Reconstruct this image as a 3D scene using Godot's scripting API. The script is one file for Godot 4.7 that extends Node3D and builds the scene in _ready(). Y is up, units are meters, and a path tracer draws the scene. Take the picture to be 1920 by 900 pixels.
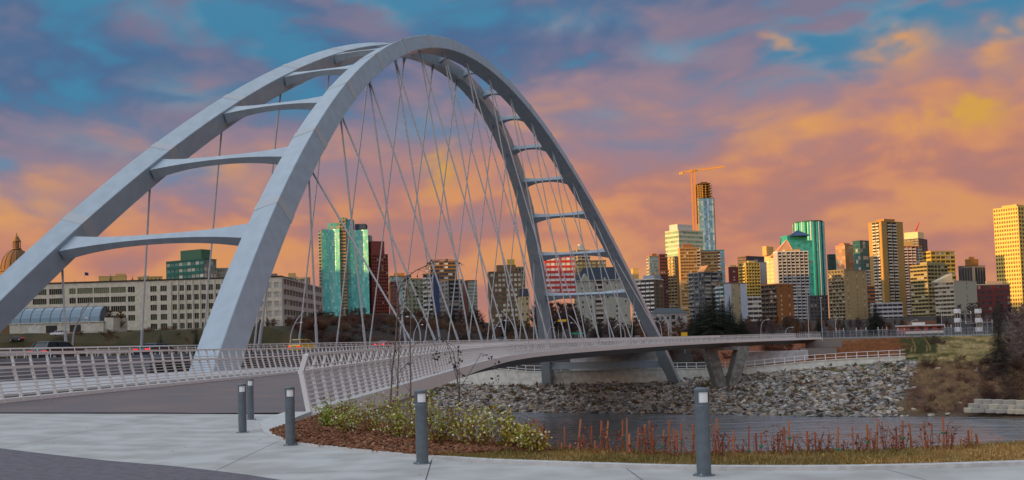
extends Node3D
# An arched road bridge and a curved footbridge over a river, with a city on the far bank at sunset.
# World: x to the right of the view, y up, -z ahead; the eye is 1.6 m up over the origin.

const FOCAL := 1937.35
const EYE := 1.6
const PITCH := 0.0456
const ROLL := 0.03074
const CENTRE := Vector2(960.0, 548.0)
const BRIDGE_TURN := -0.32047

var rng := RandomNumberGenerator.new()
var used := {}
var M := {}
var rough_noise := FastNoiseLite.new()

# ---------------------------------------------------------------- shapes
class Shape:
	var v := PackedVector3Array()
	var n := PackedVector3Array()
	var c := PackedColorArray()
	var tint := Color.WHITE
	func vert(p: Vector3, nn: Vector3) -> void:
		v.append(p); n.append(nn); c.append(tint)
	func tri(a: Vector3, b: Vector3, d: Vector3) -> void:
		var nn := (b - a).cross(d - a).normalized()
		vert(a, nn); vert(d, nn); vert(b, nn)
	func quad(a: Vector3, b: Vector3, d: Vector3, e: Vector3) -> void:
		tri(a, b, d); tri(a, d, e)
	func squad(a: Vector3, b: Vector3, d: Vector3, e: Vector3, na: Vector3, nb: Vector3, nd: Vector3, ne: Vector3) -> void:
		vert(a, na); vert(d, nd); vert(b, nb); vert(a, na); vert(e, ne); vert(d, nd)
	func hexa(p: Array) -> void:  # p[0..3] bottom, p[4..7] top, both anticlockwise from above
		quad(p[3], p[2], p[1], p[0]); quad(p[4], p[5], p[6], p[7])
		for i in 4:
			var j := (i + 1) % 4
			quad(p[i], p[j], p[4 + j], p[4 + i])
	func box(t: Transform3D, lo: Vector3, hi: Vector3) -> void:
		hexa([t * Vector3(lo.x, lo.y, hi.z), t * Vector3(hi.x, lo.y, hi.z), t * Vector3(hi.x, lo.y, lo.z), t * Vector3(lo.x, lo.y, lo.z),
			t * Vector3(lo.x, hi.y, hi.z), t * Vector3(hi.x, hi.y, hi.z), t * Vector3(hi.x, hi.y, lo.z), t * Vector3(lo.x, hi.y, lo.z)])
	func slab(at: Vector3, size: Vector3) -> void:
		box(Transform3D(Basis(), at), Vector3(-size.x / 2, 0, -size.z / 2), Vector3(size.x / 2, size.y, size.z / 2))
	func bar(a: Vector3, b: Vector3, w: float, h: float, up := Vector3.UP) -> void:
		var t := (b - a).normalized()
		var s := t.cross(up).normalized()
		var u := s.cross(t)
		var p := []
		for e in [a, b]:
			p.append([e - s * w / 2 - u * h / 2, e + s * w / 2 - u * h / 2, e + s * w / 2 + u * h / 2, e - s * w / 2 + u * h / 2])
		for i in 4:
			var j := (i + 1) % 4
			quad(p[0][j], p[0][i], p[1][i], p[1][j])
		quad(p[0][0], p[0][1], p[0][2], p[0][3]); quad(p[1][3], p[1][2], p[1][1], p[1][0])
	func tube(pts: Array, r0: float, r1: float, sides := 6, capped := true) -> void:
		var rings := []
		var norms := []
		var last := Vector3.ZERO
		for i in pts.size():
			var t: Vector3 = (pts[mini(i + 1, pts.size() - 1)] - pts[maxi(i - 1, 0)]).normalized()
			if last == Vector3.ZERO:
				last = t.cross(Vector3(0.31, 0.2, 0.93)).normalized()
			var s := (last - t * last.dot(t)).normalized()
			last = s
			var u := t.cross(s)
			var r: float = lerpf(r0, r1, float(i) / maxf(1.0, pts.size() - 1))
			var ring := []
			var nr := []
			for k in sides:
				var a := TAU * k / sides
				var d := s * cos(a) + u * sin(a)
				ring.append(pts[i] + d * r)
				nr.append(d)
			rings.append(ring); norms.append(nr)
		for i in pts.size() - 1:
			for k in sides:
				var j := (k + 1) % sides
				squad(rings[i][k], rings[i][j], rings[i + 1][j], rings[i + 1][k], norms[i][k], norms[i][j], norms[i + 1][j], norms[i + 1][k])
		if capped:
			for k in range(1, sides - 1):
				tri(rings[0][0], rings[0][k + 1], rings[0][k])
				var e: Array = rings[pts.size() - 1]
				tri(e[0], e[k], e[k + 1])
	func loft(sections: Array, closed := true, ends := true) -> void:  # sections: arrays of points, flat-shaded
		for i in sections.size() - 1:
			var a: Array = sections[i]
			var b: Array = sections[i + 1]
			var m := a.size() if closed else a.size() - 1
			for k in m:
				var j := (k + 1) % a.size()
				quad(a[k], a[j], b[j], b[k])
		if ends and closed:
			var f: Array = sections[0]
			var l: Array = sections[sections.size() - 1]
			for k in range(1, f.size() - 1):
				tri(f[0], f[k + 1], f[k])
				tri(l[0], l[k], l[k + 1])
	func lathe(at: Vector3, prof: Array, sides := 20, smooth := true) -> void:  # prof: Vector2(radius, height)
		for i in prof.size() - 1:
			var a: Vector2 = prof[i]
			var b: Vector2 = prof[i + 1]
			var d := b - a
			var slope := Vector2(d.y, -d.x).normalized()
			for k in sides:
				var t0 := TAU * k / sides
				var t1 := TAU * (k + 1) / sides
				var e0 := Vector3(cos(t0), 0, -sin(t0))
				var e1 := Vector3(cos(t1), 0, -sin(t1))
				var n0 := e0 * slope.x + Vector3.UP * slope.y
				var n1 := e1 * slope.x + Vector3.UP * slope.y
				if not smooth:
					n0 = (n0 + n1).normalized(); n1 = n0
				squad(at + e0 * a.x + Vector3.UP * a.y, at + e1 * a.x + Vector3.UP * a.y, at + e1 * b.x + Vector3.UP * b.y, at + e0 * b.x + Vector3.UP * b.y, n0, n1, n1, n0)
	func done(off := Vector3.ZERO) -> ArrayMesh:
		var m := ArrayMesh.new()
		if v.is_empty():
			return m
		var vv := v
		if off != Vector3.ZERO:
			vv = Transform3D(Basis(), -off) * v
		var a := []
		a.resize(Mesh.ARRAY_MAX)
		a[Mesh.ARRAY_VERTEX] = vv
		a[Mesh.ARRAY_NORMAL] = n
		a[Mesh.ARRAY_COLOR] = c
		m.add_surface_from_arrays(Mesh.PRIMITIVE_TRIANGLES, a)
		return m

# ---------------------------------------------------------------- places
func sight(px: float, py: float, d: float) -> Vector3:  # the point d metres ahead that a surveyor at the eye finds on that bearing
	var a := (px - CENTRE.x) / FOCAL
	var b := (CENTRE.y - py) / FOCAL
	var x := a * cos(ROLL) + b * sin(ROLL)
	var y := -a * sin(ROLL) + b * cos(ROLL)
	var f := cos(PITCH) - y * sin(PITCH)
	var u := sin(PITCH) + y * cos(PITCH)
	return Vector3(x * d / f, EYE + u * d / f, -d)

func span(u: float, v: float, h: float) -> Vector3:  # bridge axes: u along it, v east of its centre line, h above the eye
	var du := u + 63.435
	var dv := v - 67.85
	var c := cos(BRIDGE_TURN)
	var s := sin(BRIDGE_TURN)
	return Vector3(-du * s + dv * c, EYE + h, -(du * c + dv * s))

func lane(px: float, v: float) -> float:  # where along the bridge a line v east of its centre is seen on that bearing
	var r := (px - 962.0) / FOCAL
	var c := cos(BRIDGE_TURN)
	var s := sin(BRIDGE_TURN)
	return (v - 67.85) * (r * s - c) / (-s - r * c) - 63.435

func table(t: Array, x: float) -> float:  # straight lines through Vector2 points
	if x <= t[0].x:
		return t[0].y
	for i in t.size() - 1:
		if x <= t[i + 1].x:
			return lerpf(t[i].y, t[i + 1].y, (x - t[i].x) / (t[i + 1].x - t[i].x))
	return t[t.size() - 1].y

func plaza(x: float, d: float, up := 0.0) -> Vector3:
	return Vector3(x, EYE - 1.47 - 0.0125 * d + 0.045 * clampf(-x - 6.0, 0.0, 10.0) + up, -d)  # falls gently away, rises to the left

func rand(a: float, b: float) -> float:
	return rng.randf_range(a, b)

# ---------------------------------------------------------------- objects
func numbered(called: String) -> String:
	var k: int = used.get(called, 0)
	used[called] = k + 1
	return called if k == 0 else "%s_%03d" % [called, k]

func tag(o: Node, label := "", category := "", group := "", kind := "") -> Node:
	if label: o.set_meta("label", label)
	if category: o.set_meta("category", category)
	if group: o.set_meta("group", group)
	if kind: o.set_meta("kind", kind)
	return o

func thing(called: String, label: String, category: String, at := Vector3.ZERO, group := "") -> Node3D:
	var o := Node3D.new()
	o.name = numbered(called)
	add_child(o)
	o.position = at
	tag(o, label, category, group)
	return o

func origin(p: Node) -> Vector3:
	var o := Vector3.ZERO
	while p != self and p is Node3D:
		o += (p as Node3D).position
		p = p.get_parent()
	return o

func part(called: String, s: Shape, m: Material, parent: Node = self, kind := "") -> MeshInstance3D:
	var o := MeshInstance3D.new()
	o.mesh = s.done(origin(parent))
	o.material_override = m
	o.name = numbered(called) if parent == self else called
	parent.add_child(o, true)
	if kind: o.set_meta("kind", kind)
	return o

func piece(called: String, mesh: Mesh, m: Material, parent: Node, t: Transform3D) -> MeshInstance3D:  # shares its mesh; t is in the parent's axes
	var o := MeshInstance3D.new()
	o.mesh = mesh
	o.material_override = m
	o.name = called
	o.transform = t
	parent.add_child(o, true)
	return o

func copy_of(o: Node3D, at: Vector3, turn := 0.0, size := Vector3.ONE, label := "", group := "") -> Node3D:
	var c: Node3D = o.duplicate()
	c.name = numbered(str(o.name).rstrip("0123456789").trim_suffix("_"))
	add_child(c)
	c.transform = Transform3D(Basis(Vector3.UP, turn).scaled_local(size), at)
	if label: c.set_meta("label", label)
	if group: c.set_meta("group", group)
	return c

func scatter(called: String, mesh: Mesh, m: Material, places: Array, colors: Array, parent: Node = self) -> MultiMeshInstance3D:
	var mm := MultiMesh.new()
	mm.transform_format = MultiMesh.TRANSFORM_3D
	mm.use_colors = true
	mm.mesh = mesh
	mm.instance_count = places.size()
	var off := origin(parent)
	for i in places.size():
		var t: Transform3D = places[i]
		t.origin -= off
		mm.set_instance_transform(i, t)
		mm.set_instance_color(i, colors[i])
	var o := MultiMeshInstance3D.new()
	o.multimesh = mm
	o.material_override = m
	o.name = numbered(called) if parent == self else called
	parent.add_child(o, true)
	o.set_meta("kind", "stuff")
	return o

# ---------------------------------------------------------------- materials
func tex(freq: float, a: Color, b: Color, seed_: int, octaves := 5, kind := FastNoiseLite.TYPE_SIMPLEX_SMOOTH, side := 512) -> NoiseTexture2D:
	var f := FastNoiseLite.new()
	f.noise_type = kind
	f.seed = seed_
	f.frequency = freq
	f.fractal_octaves = octaves
	var g := Gradient.new()
	g.set_color(0, a.linear_to_srgb()); g.set_color(1, b.linear_to_srgb())
	g.set_offset(0, 0.2); g.set_offset(1, 0.8)
	var t := NoiseTexture2D.new()
	t.width = side; t.height = side; t.seamless = true; t.noise = f; t.color_ramp = g
	return t

func bumps(freq: float, seed_: int, octaves := 4) -> NoiseTexture2D:
	return tex(freq, Color.BLACK, Color.WHITE, seed_, octaves)

func mat(key: String, col: Color, rough: float, metal := 0.0, vertex := false) -> StandardMaterial3D:
	var m := StandardMaterial3D.new()
	m.resource_name = key
	m.albedo_color = col.linear_to_srgb()
	m.roughness = rough
	m.metallic = metal
	m.vertex_color_use_as_albedo = vertex
	M[key] = m
	return m

func grain(key: String, t: Texture2D, metres: float, relief: Texture2D = null, height := 0.0) -> void:
	var m: StandardMaterial3D = M[key]
	m.uv1_triplanar = true
	m.uv1_world_triplanar = true
	m.uv1_scale = Vector3.ONE / metres
	m.albedo_texture = t
	if relief:
		m.heightmap_enabled = true
		m.heightmap_texture = relief
		m.heightmap_scale = height

func make_materials() -> void:
	var white := Color.WHITE
	var mottle := tex(0.012, Color(0.78, 0.78, 0.78), white, 3)
	var blotch := tex(0.008, Color(0.74, 0.73, 0.71), white, 4, 6)
	var fine := tex(0.05, Color(0.55, 0.55, 0.55), white, 5, 4)
	mat("steel_paint", Color(0.345, 0.425, 0.49), 0.34); grain("steel_paint", tex(0.012, Color(0.83, 0.83, 0.82), white, 8, 6), 11.0)
	mat("splice", Color(0.38, 0.41, 0.43), 0.5)
	mat("cable", Color(0.46, 0.465, 0.47), 0.45, 0.1)
	mat("sleeve", Color(0.36, 0.39, 0.41), 0.5, 0.1)
	mat("rail_steel", Color(0.74, 0.73, 0.72), 0.42, 0.1)
	mat("post_steel", Color(0.68, 0.675, 0.66), 0.5, 0.05)
	mat("plaza", Color(0.49, 0.48, 0.455), 0.85); grain("plaza", blotch, 5.0, fine, 0.25)
	mat("kerb", Color(0.57, 0.56, 0.54), 0.85); grain("kerb", mottle, 1.3, fine, 0.3)
	mat("asphalt", Color(0.155, 0.14, 0.155), 0.9); grain("asphalt", tex(0.02, Color(0.7, 0.7, 0.72), white, 11, 6), 2.2, tex(0.12, Color.BLACK, white, 12, 3), 0.6)
	mat("deck_asphalt", Color(0.185, 0.145, 0.14), 0.85); grain("deck_asphalt", tex(0.005, Color(0.75, 0.78, 0.85), Color(1.0, 0.93, 0.85), 13, 6), 9.0, fine, 0.3)
	mat("concrete", Color(0.50, 0.49, 0.49), 0.85); grain("concrete", blotch, 7.0, mottle, 0.6)
	mat("wall_concrete", Color(0.76, 0.74, 0.66), 0.85); grain("wall_concrete", tex(0.01, Color(0.72, 0.72, 0.7), white, 17, 6), 12.0)
	mat("weathered", Color(0.27, 0.255, 0.235), 0.9); grain("weathered", tex(0.01, Color(0.55, 0.52, 0.5), white, 51, 6), 8.0)
	mat("dark_concrete", Color(0.21, 0.22, 0.25), 0.85); grain("dark_concrete", blotch, 5.0)
	mat("girder", Color(0.15, 0.145, 0.14), 0.6)
	mat("grey_steel", Color(0.27, 0.30, 0.34), 0.5)
	mat("bollard_paint", Color(0.13, 0.165, 0.19), 0.38, 0.15); grain("bollard_paint", mottle, 0.8)
	mat("lens", Color(0.80, 0.82, 0.82), 0.3)
	mat("soil", white, 1.0, 0.0, true); grain("soil", tex(0.03, Color(0.45, 0.43, 0.4), white, 21, 6), 9.0, tex(0.05, Color.BLACK, white, 22, 5), 12.0)
	mat("near_soil", white, 1.0, 0.0, true); grain("near_soil", fine, 1.2, tex(0.05, Color.BLACK, white, 23, 5), 2.0)
	mat("chip", white, 0.9, 0.0, true)
	mat("blade", white, 0.8, 0.0, true)
	var lf := mat("leaf", white, 0.55, 0.0, true)
	lf.backlight_enabled = true
	lf.backlight = Color(0.35, 0.35, 0.35)
	lf.cull_mode = BaseMaterial3D.CULL_DISABLED
	mat("bark", white, 0.9, 0.0, true)
	mat("needle", white, 0.8, 0.0, true)
	mat("stake_wood", white, 0.75, 0.0, true); grain("stake_wood", tex(0.03, Color(0.6, 0.55, 0.5), white, 31, 4), 0.3)
	mat("tie", Color(0.01, 0.22, 0.13), 0.5)
	mat("stone", white, 0.85, 0.0, true); grain("stone", tex(0.03, Color(0.6, 0.6, 0.6), white, 33, 4), 3.0)
	mat("facade", white, 0.8, 0.0, true); grain("facade", tex(0.02, Color(0.82, 0.8, 0.78), white, 35, 5), 20.0)
	mat("pane", white, 0.28, 0.0, true).metallic_specular = 0.3
	mat("mirror_pane", white, 0.2, 0.15, true)
	mat("paint", white, 0.35, 0.0, true)
	var cp := mat("car_paint", white, 0.25, 0.1, true)
	cp.clearcoat_enabled = true
	cp.clearcoat = 0.6
	mat("car_glass", Color(0.015, 0.018, 0.02), 0.06)
	mat("rubber", Color(0.02, 0.02, 0.02), 0.8)
	var tl := mat("tail_lamp", Color(0.5, 0.02, 0.02), 0.3)
	tl.emission_enabled = true
	tl.emission = Color(1.0, 0.06, 0.05)
	tl.emission_energy_multiplier = 0.9
	var sl := mat("lamp_glow", Color(0.8, 0.75, 0.6), 0.3)
	sl.emission_enabled = true
	sl.emission = Color(1.0, 0.86, 0.62)
	sl.emission_energy_multiplier = 0.9
	var w := mat("river_water", Color(0.15, 0.15, 0.155), 0.2)
	w.uv1_triplanar = true
	w.uv1_world_triplanar = true
	w.uv1_scale = Vector3(1.0 / 260.0, 1.0 / 120.0, 1.0 / 70.0)
	w.normal_enabled = true
	var wn := FastNoiseLite.new()
	wn.seed = 41; wn.frequency = 0.02; wn.fractal_octaves = 5
	var wt := NoiseTexture2D.new()
	wt.width = 512; wt.height = 512; wt.seamless = true; wt.noise = wn; wt.as_normal_map = true; wt.bump_strength = 3.0
	w.normal_texture = wt
	w.normal_scale = 1.5
	mat("green_glass", Color(0.13, 0.18, 0.22), 0.15, 0.3)

# ---------------------------------------------------------------- sky
func fbm(f: FastNoiseLite, d: Vector3, stretch: float, shift: float) -> float:
	return f.get_noise_3d(d.x, d.y * stretch, d.z + shift)

func sky_colour(d: Vector3, f: FastNoiseLite, g: FastNoiseLite) -> Color:
	var az := atan2(d.x, -d.z)
	var el := rad_to_deg(asin(clampf(d.y, -1.0, 1.0)))
	var ad := rad_to_deg(az)
	var warp := Vector3(g.get_noise_3d(d.x * 3.0, d.y * 7.0, d.z * 3.0), g.get_noise_3d(d.x * 3.0 + 9.0, d.y * 7.0, d.z * 3.0) * 0.5, 0) * 0.05
	var q := d + warp
	var n1 := f.get_noise_3d(q.x * 2.6, q.y * 7.5, q.z * 2.6)             # broad banks
	var n2 := f.get_noise_3d(q.x * 7.0 + 5.0, q.y * 17.0, q.z * 7.0)      # billows
	var n3 := f.get_noise_3d(q.x * 26.0, q.y * 52.0 + 3.0, q.z * 26.0)   # wisps
	var e := minf(el, 40.0)
	var b := 11.3 + 6.0 * sin(az) * pow(cos(az * 0.5), 2.0)
	var sun_off := absf(wrapf(ad + 115.0, -180.0, 180.0))
	var s := (b - e) / 5.2 + n1 * 0.95 + n2 * 0.6 + n3 * 0.16 + 2.5 * exp(-pow(sun_off / 40.0, 2.0) - pow(el / 20.0, 2.0))
	var warm := smoothstep(-1.15, 1.05, s)
	# the cool upper air: open blue, slate cloud, mauve cloud undersides
	var open := Color(0.062, 0.225, 0.375).lerp(Color(0.145, 0.345, 0.46), smoothstep(-0.25, 0.4, n2 + n3 * 0.3))
	var slate := Color(0.078, 0.135, 0.27)
	var mauve := Color(0.205, 0.165, 0.255)
	var cover := smoothstep(-0.22, 0.20, n1 * 0.7 + n2 * 0.7 + n3 * 0.16 + 0.15)
	var cloud := slate.lerp(mauve, smoothstep(-0.28, 0.3, n2 * 0.6 - n1 * 0.7 + n3 * 0.15 + sin(az) * 0.6 - 0.10))
	var hole := 0.0
	for spot in [[-4.7, 11.9, 2.0, 1.3, 0.8], [9.7, 15.4, 2.2, 0.8, 0.8], [6.2, 12.6, 2.0, 0.6, 0.6], [-21.0, 10.8, 4.0, 1.2, 0.6], [-17.0, 13.6, 3.0, 1.0, 0.5], [2.5, 17.2, 4.0, 0.8, 0.6]]:
		var dx: float = (ad - spot[0] + n2 * 3.0) / spot[2]
		var dy: float = (el - spot[1] + n2 * 1.5 + n3 * 0.5) / spot[3]
		hole = maxf(hole, exp(-dx * dx - dy * dy) * spot[4])
	var cool := open.lerp(cloud, cover * 0.88 * (1.0 - hole))
	# the warm lower air: peach, rose, dusty mauve, lit orange tops
	var peach := Color(0.66, 0.295, 0.145)
	var rose := Color(0.55, 0.225, 0.155)
	var dusty := Color(0.39, 0.195, 0.18)
	var hot := Color(0.70, 0.31, 0.095)
	var glow := rose.lerp(peach, smoothstep(-0.3, 0.35, n2 * 0.8 + n1 * 0.5 + n3 * 0.1))
	glow = glow.lerp(dusty, 0.75 * smoothstep(0.0, 0.42, -n1 * 0.8 - n2 * 0.6 - n3 * 0.12 + 0.03))
	glow = glow.lerp(hot, smoothstep(0.0, 0.6, n2 * 0.8 + n3 * 0.25 + n1 * 0.2) * 0.6 * smoothstep(0.0, 5.0, e))
	var mid := Color(0.31, 0.22, 0.275)
	var out := cool.lerp(mid, smoothstep(0.0, 0.5, warm) * (1.0 - hole * 0.8)).lerp(glow, smoothstep(0.38, 1.0, warm) * (1.0 - hole * 0.7))
	# clouds that still catch the sun
	for spot in [[-4.1, 9.2, 1.1, 0.8, 0.81], [24.7, 10.7, 1.5, 0.7, 0.95], [22.3, 10.2, 1.3, 0.5, 0.5], [20.6, 13.7, 1.9, 1.1, 0.7], [25.6, 13.3, 1.2, 0.9, 0.6], [14.9, 15.1, 0.5, 0.8, 0.6], [17.8, 11.2, 0.8, 0.6, 0.6], [14.2, 11.0, 1.3, 0.8, 0.4], [-15.0, 9.7, 1.8, 0.8, 0.55], [-24.0, 8.6, 2.0, 0.9, 0.4], [-25.6, 7.0, 2.4, 0.8, 0.6], [1.7, 12.6, 0.9, 0.9, 0.5], [-62.0, 11.0, 4.0, 1.6, 0.7], [75.0, 11.0, 4.0, 1.6, 0.7], [140.0, 12.0, 4.0, 1.6, 0.7]]:
		var dx: float = (ad - spot[0] + n2 * 2.6 + n3 * 0.9) / spot[2]
		var dy: float = (el - spot[1] + n2 * 1.4 - n3 * 0.6) / spot[3]
		var k: float = exp(-dx * dx - dy * dy) * spot[4]
		var lit: Color = Color(0.66, 0.36, 0.07) if spot[4] > 0.8 else Color(0.72, 0.34, 0.12)
		out = out.lerp(lit, clampf(k * (1.0 + n3 * 0.9), 0.0, 0.9))
	# overhead and low behind the view, brightness is added as fill light; towards the sun the air glows
	var round_back := smoothstep(28.0, 100.0, absf(ad))
	var high := smoothstep(lerpf(17.0, 3.0, round_back), lerpf(40.0, 25.0, round_back), el)
	out = out.lerp(Color(0.75, 0.84, 0.97) * (1.0 + n1 * 0.3) * (1.0 + 0.6 * cos(deg_to_rad(sun_off))), high)
	out += Color(2.6, 1.5, 0.6) * exp(-pow(sun_off / 22.0, 2.0) - pow((el - 3.0) / 11.0, 2.0))
	if el < 0.0:
		out = out.lerp(Color(0.10, 0.08, 0.07), smoothstep(0.0, -6.0, el))
	out.a = 1.0
	return out

func make_sky() -> ImageTexture:
	var f := FastNoiseLite.new()
	f.seed = 7; f.frequency = 1.0; f.fractal_octaves = 5; f.fractal_gain = 0.5
	var g := FastNoiseLite.new()
	g.seed = 19; g.frequency = 1.0; g.fractal_octaves = 3
	var w := 4096
	var h := 2048
	var coarse := Image.create(512, 256, false, Image.FORMAT_RGBF)
	for y in 256:
		for x in 512:
			coarse.set_pixel(x, y, sky_colour(sky_dir((x + 0.5) / 512.0, (y + 0.5) / 256.0), f, g))
	coarse.resize(w, h, Image.INTERPOLATE_CUBIC)
	for y in range(780, 1060):  # the strip ahead in full detail, by the same rule
		for i in range(-400, 400):
			var x := posmod(i, w)
			coarse.set_pixel(x, y, sky_colour(sky_dir((x + 0.5) / w, (y + 0.5) / h), f, g))
	return ImageTexture.create_from_image(coarse)

func sky_dir(u: float, v: float) -> Vector3:
	var a := u * TAU
	var e := (0.5 - v) * PI
	return Vector3(sin(a) * cos(e), sin(e), -cos(a) * cos(e))

func make_view() -> void:
	var cam := Camera3D.new()
	cam.name = "camera"
	cam.projection = Camera3D.PROJECTION_FRUSTUM
	cam.near = 0.2
	cam.far = 9000.0
	cam.size = 0.2 * 900.0 / FOCAL
	cam.frustum_offset = Vector2(0.0, 0.2 * (CENTRE.y - 450.0) / FOCAL)
	add_child(cam)
	cam.transform = Transform3D(Basis(Vector3(1, 0, 0), PITCH) * Basis(Vector3(0, 0, 1), -ROLL), Vector3(0, EYE, 0))
	cam.current = true
	var env := Environment.new()
	env.background_mode = Environment.BG_SKY
	var sky := Sky.new()
	var pm := PanoramaSkyMaterial.new()
	pm.panorama = make_sky()
	sky.sky_material = pm
	env.sky = sky
	env.tonemap_mode = Environment.TONE_MAPPER_LINEAR
	env.background_energy_multiplier = 0.8
	env.tonemap_exposure = 1.25
	env.sdfgi_enabled = true
	env.ssao_enabled = true
	env.ssil_enabled = true
	var we := WorldEnvironment.new()
	we.name = "world"
	we.environment = env
	add_child(we)
	var sun := DirectionalLight3D.new()
	sun.name = "sun"
	sun.light_energy = 1.6
	sun.light_color = Color(1.0, 0.75, 0.38)
	sun.light_angular_distance = 0.5
	sun.shadow_enabled = true
	sun.sky_mode = DirectionalLight3D.SKY_MODE_LIGHT_ONLY
	add_child(sun)
	var el := deg_to_rad(3.2)
	var to_sun := Vector3(-0.906 * cos(el), sin(el), 0.423 * cos(el))
	sun.look_at_from_position(to_sun * 100.0, Vector3.ZERO)

# ---------------------------------------------------------------- land and water
const SHORE := [Vector2(-400, 330), Vector2(-80, 312), Vector2(-40, 300), Vector2(-19, 288), Vector2(0, 274), Vector2(19, 261), Vector2(43, 247), Vector2(64, 231), Vector2(80, 223), Vector2(95, 216), Vector2(104, 206), Vector2(125, 196), Vector2(300, 180)]
const WALL := [Vector2(-400, 345), Vector2(-200, 335), Vector2(-60, 322), Vector2(-26, 312), Vector2(-5, 305), Vector2(39, 300), Vector2(64, 290), Vector2(79, 285), Vector2(105, 275), Vector2(130, 282), Vector2(300, 290)]
const FOOT := [Vector2(-200, -6), Vector2(-60, -10.5), Vector2(-26, -12.2), Vector2(-5, -13.4), Vector2(39, -13.8), Vector2(64, -11.7), Vector2(79, -10.7), Vector2(105, -8.5), Vector2(130, -7.9), Vector2(300, -6)]
const TOP := [Vector2(-200, -3), Vector2(-60, -8.0), Vector2(-26, -8.2), Vector2(-5, -8.9), Vector2(5, -10.1), Vector2(45, -10.3), Vector2(64, -10.4), Vector2(79, -9.1), Vector2(90, -8.5), Vector2(105, -8.1), Vector2(130, -7.7), Vector2(300, -5.9)]
const EDGE := [Vector2(-60, 75), Vector2(-14, 70), Vector2(-8, 45), Vector2(-5.2, 33), Vector2(-4.4, 27), Vector2(-3.3, 23.5), Vector2(-2, 20), Vector2(-1, 17.5), Vector2(0.3, 15), Vector2(2.4, 13.4), Vector2(5.1, 13.3), Vector2(6.7, 13.6), Vector2(9, 14.5), Vector2(60, 22)]
const WATER := -19.0

func upland(x: float, d: float) -> float:
	var left := table([Vector2(330, 1.5), Vector2(346, 6.7), Vector2(376, 7.4), Vector2(420, 7.6), Vector2(650, 13), Vector2(1100, 22), Vector2(2500, 30)], d)
	var right := table([Vector2(270, -7.5), Vector2(350, -4.0), Vector2(450, -2.0), Vector2(650, 4), Vector2(1100, 12), Vector2(2500, 20)], d)
	var k := smoothstep(40.0, -60.0, x)
	var knoll := 5.0 * exp(-pow((x + 66.0) / 36.0, 2.0) - pow((d - 470.0) / 50.0, 2.0))
	return lerpf(right, left, k) + knoll

func land(x: float, d: float) -> float:  # above the eye
	var s := table(SHORE, x)
	var w := table(WALL, x)
	var foot := table(FOOT, x)
	var top := table(TOP, x)
	var rough := rough_noise.get_noise_2d(x * 0.35, d * 0.35) * 0.5
	if d < s:
		return WATER - 2.0 * clampf((s - d) / 6.0, 0.0, 1.0)
	if d < w:
		return lerpf(WATER, foot, pow((d - s) / (w - s), 0.9)) + rough * 0.5
	if d < w + 7.0:
		return top
	var k := smoothstep(w + 7.0, w + lerpf(52.0, 14.0, smoothstep(-40.0, -110.0, x)), d)
	return lerpf(top, upland(x, d), k) + rough * k * 1.6

func soil_tone(x: float, d: float) -> Color:
	var n := rough_noise.get_noise_2d(x * 1.3, d * 1.3)
	var w := table(WALL, x)
	var dry := Color(0.22, 0.165, 0.075)
	var c := dry.lerp(Color(0.10, 0.085, 0.04), clampf(0.5 + n, 0.0, 1.0))
	if x > 60.0 and d > w + 6.0 and d < 360.0:
		var rust := Color(0.30, 0.09, 0.03)
		var grass := Color(0.11, 0.14, 0.03)
		var straw := Color(0.52, 0.40, 0.21)
		var px := x / d * FOCAL + 960.0
		c = rust if px < 1688.0 + n * 30.0 else (Color(0.055, 0.045, 0.02) if px < 1755.0 else straw.lerp(grass, clampf(0.3 + n * 1.6, 0.0, 1.0)))
	elif x > 78.0 and d <= w + 6.0:
		var up := clampf((d - table(SHORE, x)) / (w - table(SHORE, x)), 0.0, 1.0)
		c = Color(0.125, 0.072, 0.048).lerp(Color(0.21, 0.14, 0.07), clampf(0.45 + n * 1.4, 0.0, 1.0))
		if up > 0.72 + n * 0.25 and x < 128.0:
			c = Color(0.10, 0.14, 0.025).lerp(Color(0.19, 0.16, 0.05), clampf(n + 0.4, 0.0, 1.0))
	elif d > 395.0 or (x < -20.0 and x / d > -0.215) or (x >= -20.0 and x <= 60.0 and d > w + 6.0):
		c = Color(0.05, 0.033, 0.027).lerp(Color(0.032, 0.024, 0.018), clampf(0.5 + n * 1.5, 0.0, 1.0))
	elif x < -20.0:
		c = Color(0.105, 0.075, 0.028).lerp(Color(0.055, 0.05, 0.018), clampf(0.5 + n * 1.5, 0.0, 1.0))
	return c

func grid_land(called: String, xs: Array, row: Callable, m: Material, tone: Callable) -> void:
	var s := Shape.new()
	var rows := []
	for x in xs:
		rows.append(row.call(x))
	var count: int = rows[0].size()
	for i in xs.size() - 1:
		for j in count - 1:
			var p := [rows[i][j], rows[i + 1][j], rows[i + 1][j + 1], rows[i][j + 1]]
			var nn: Vector3 = (p[1] - p[0]).cross(p[3] - p[0]).normalized()
			var cols := []
			for q in p:
				cols.append(tone.call(q.x, -q.z))
			for k in [0, 2, 1, 0, 3, 2]:
				s.tint = cols[k]
				s.vert(p[k], nn)
	part(called, s, m, self, "structure")

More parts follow.
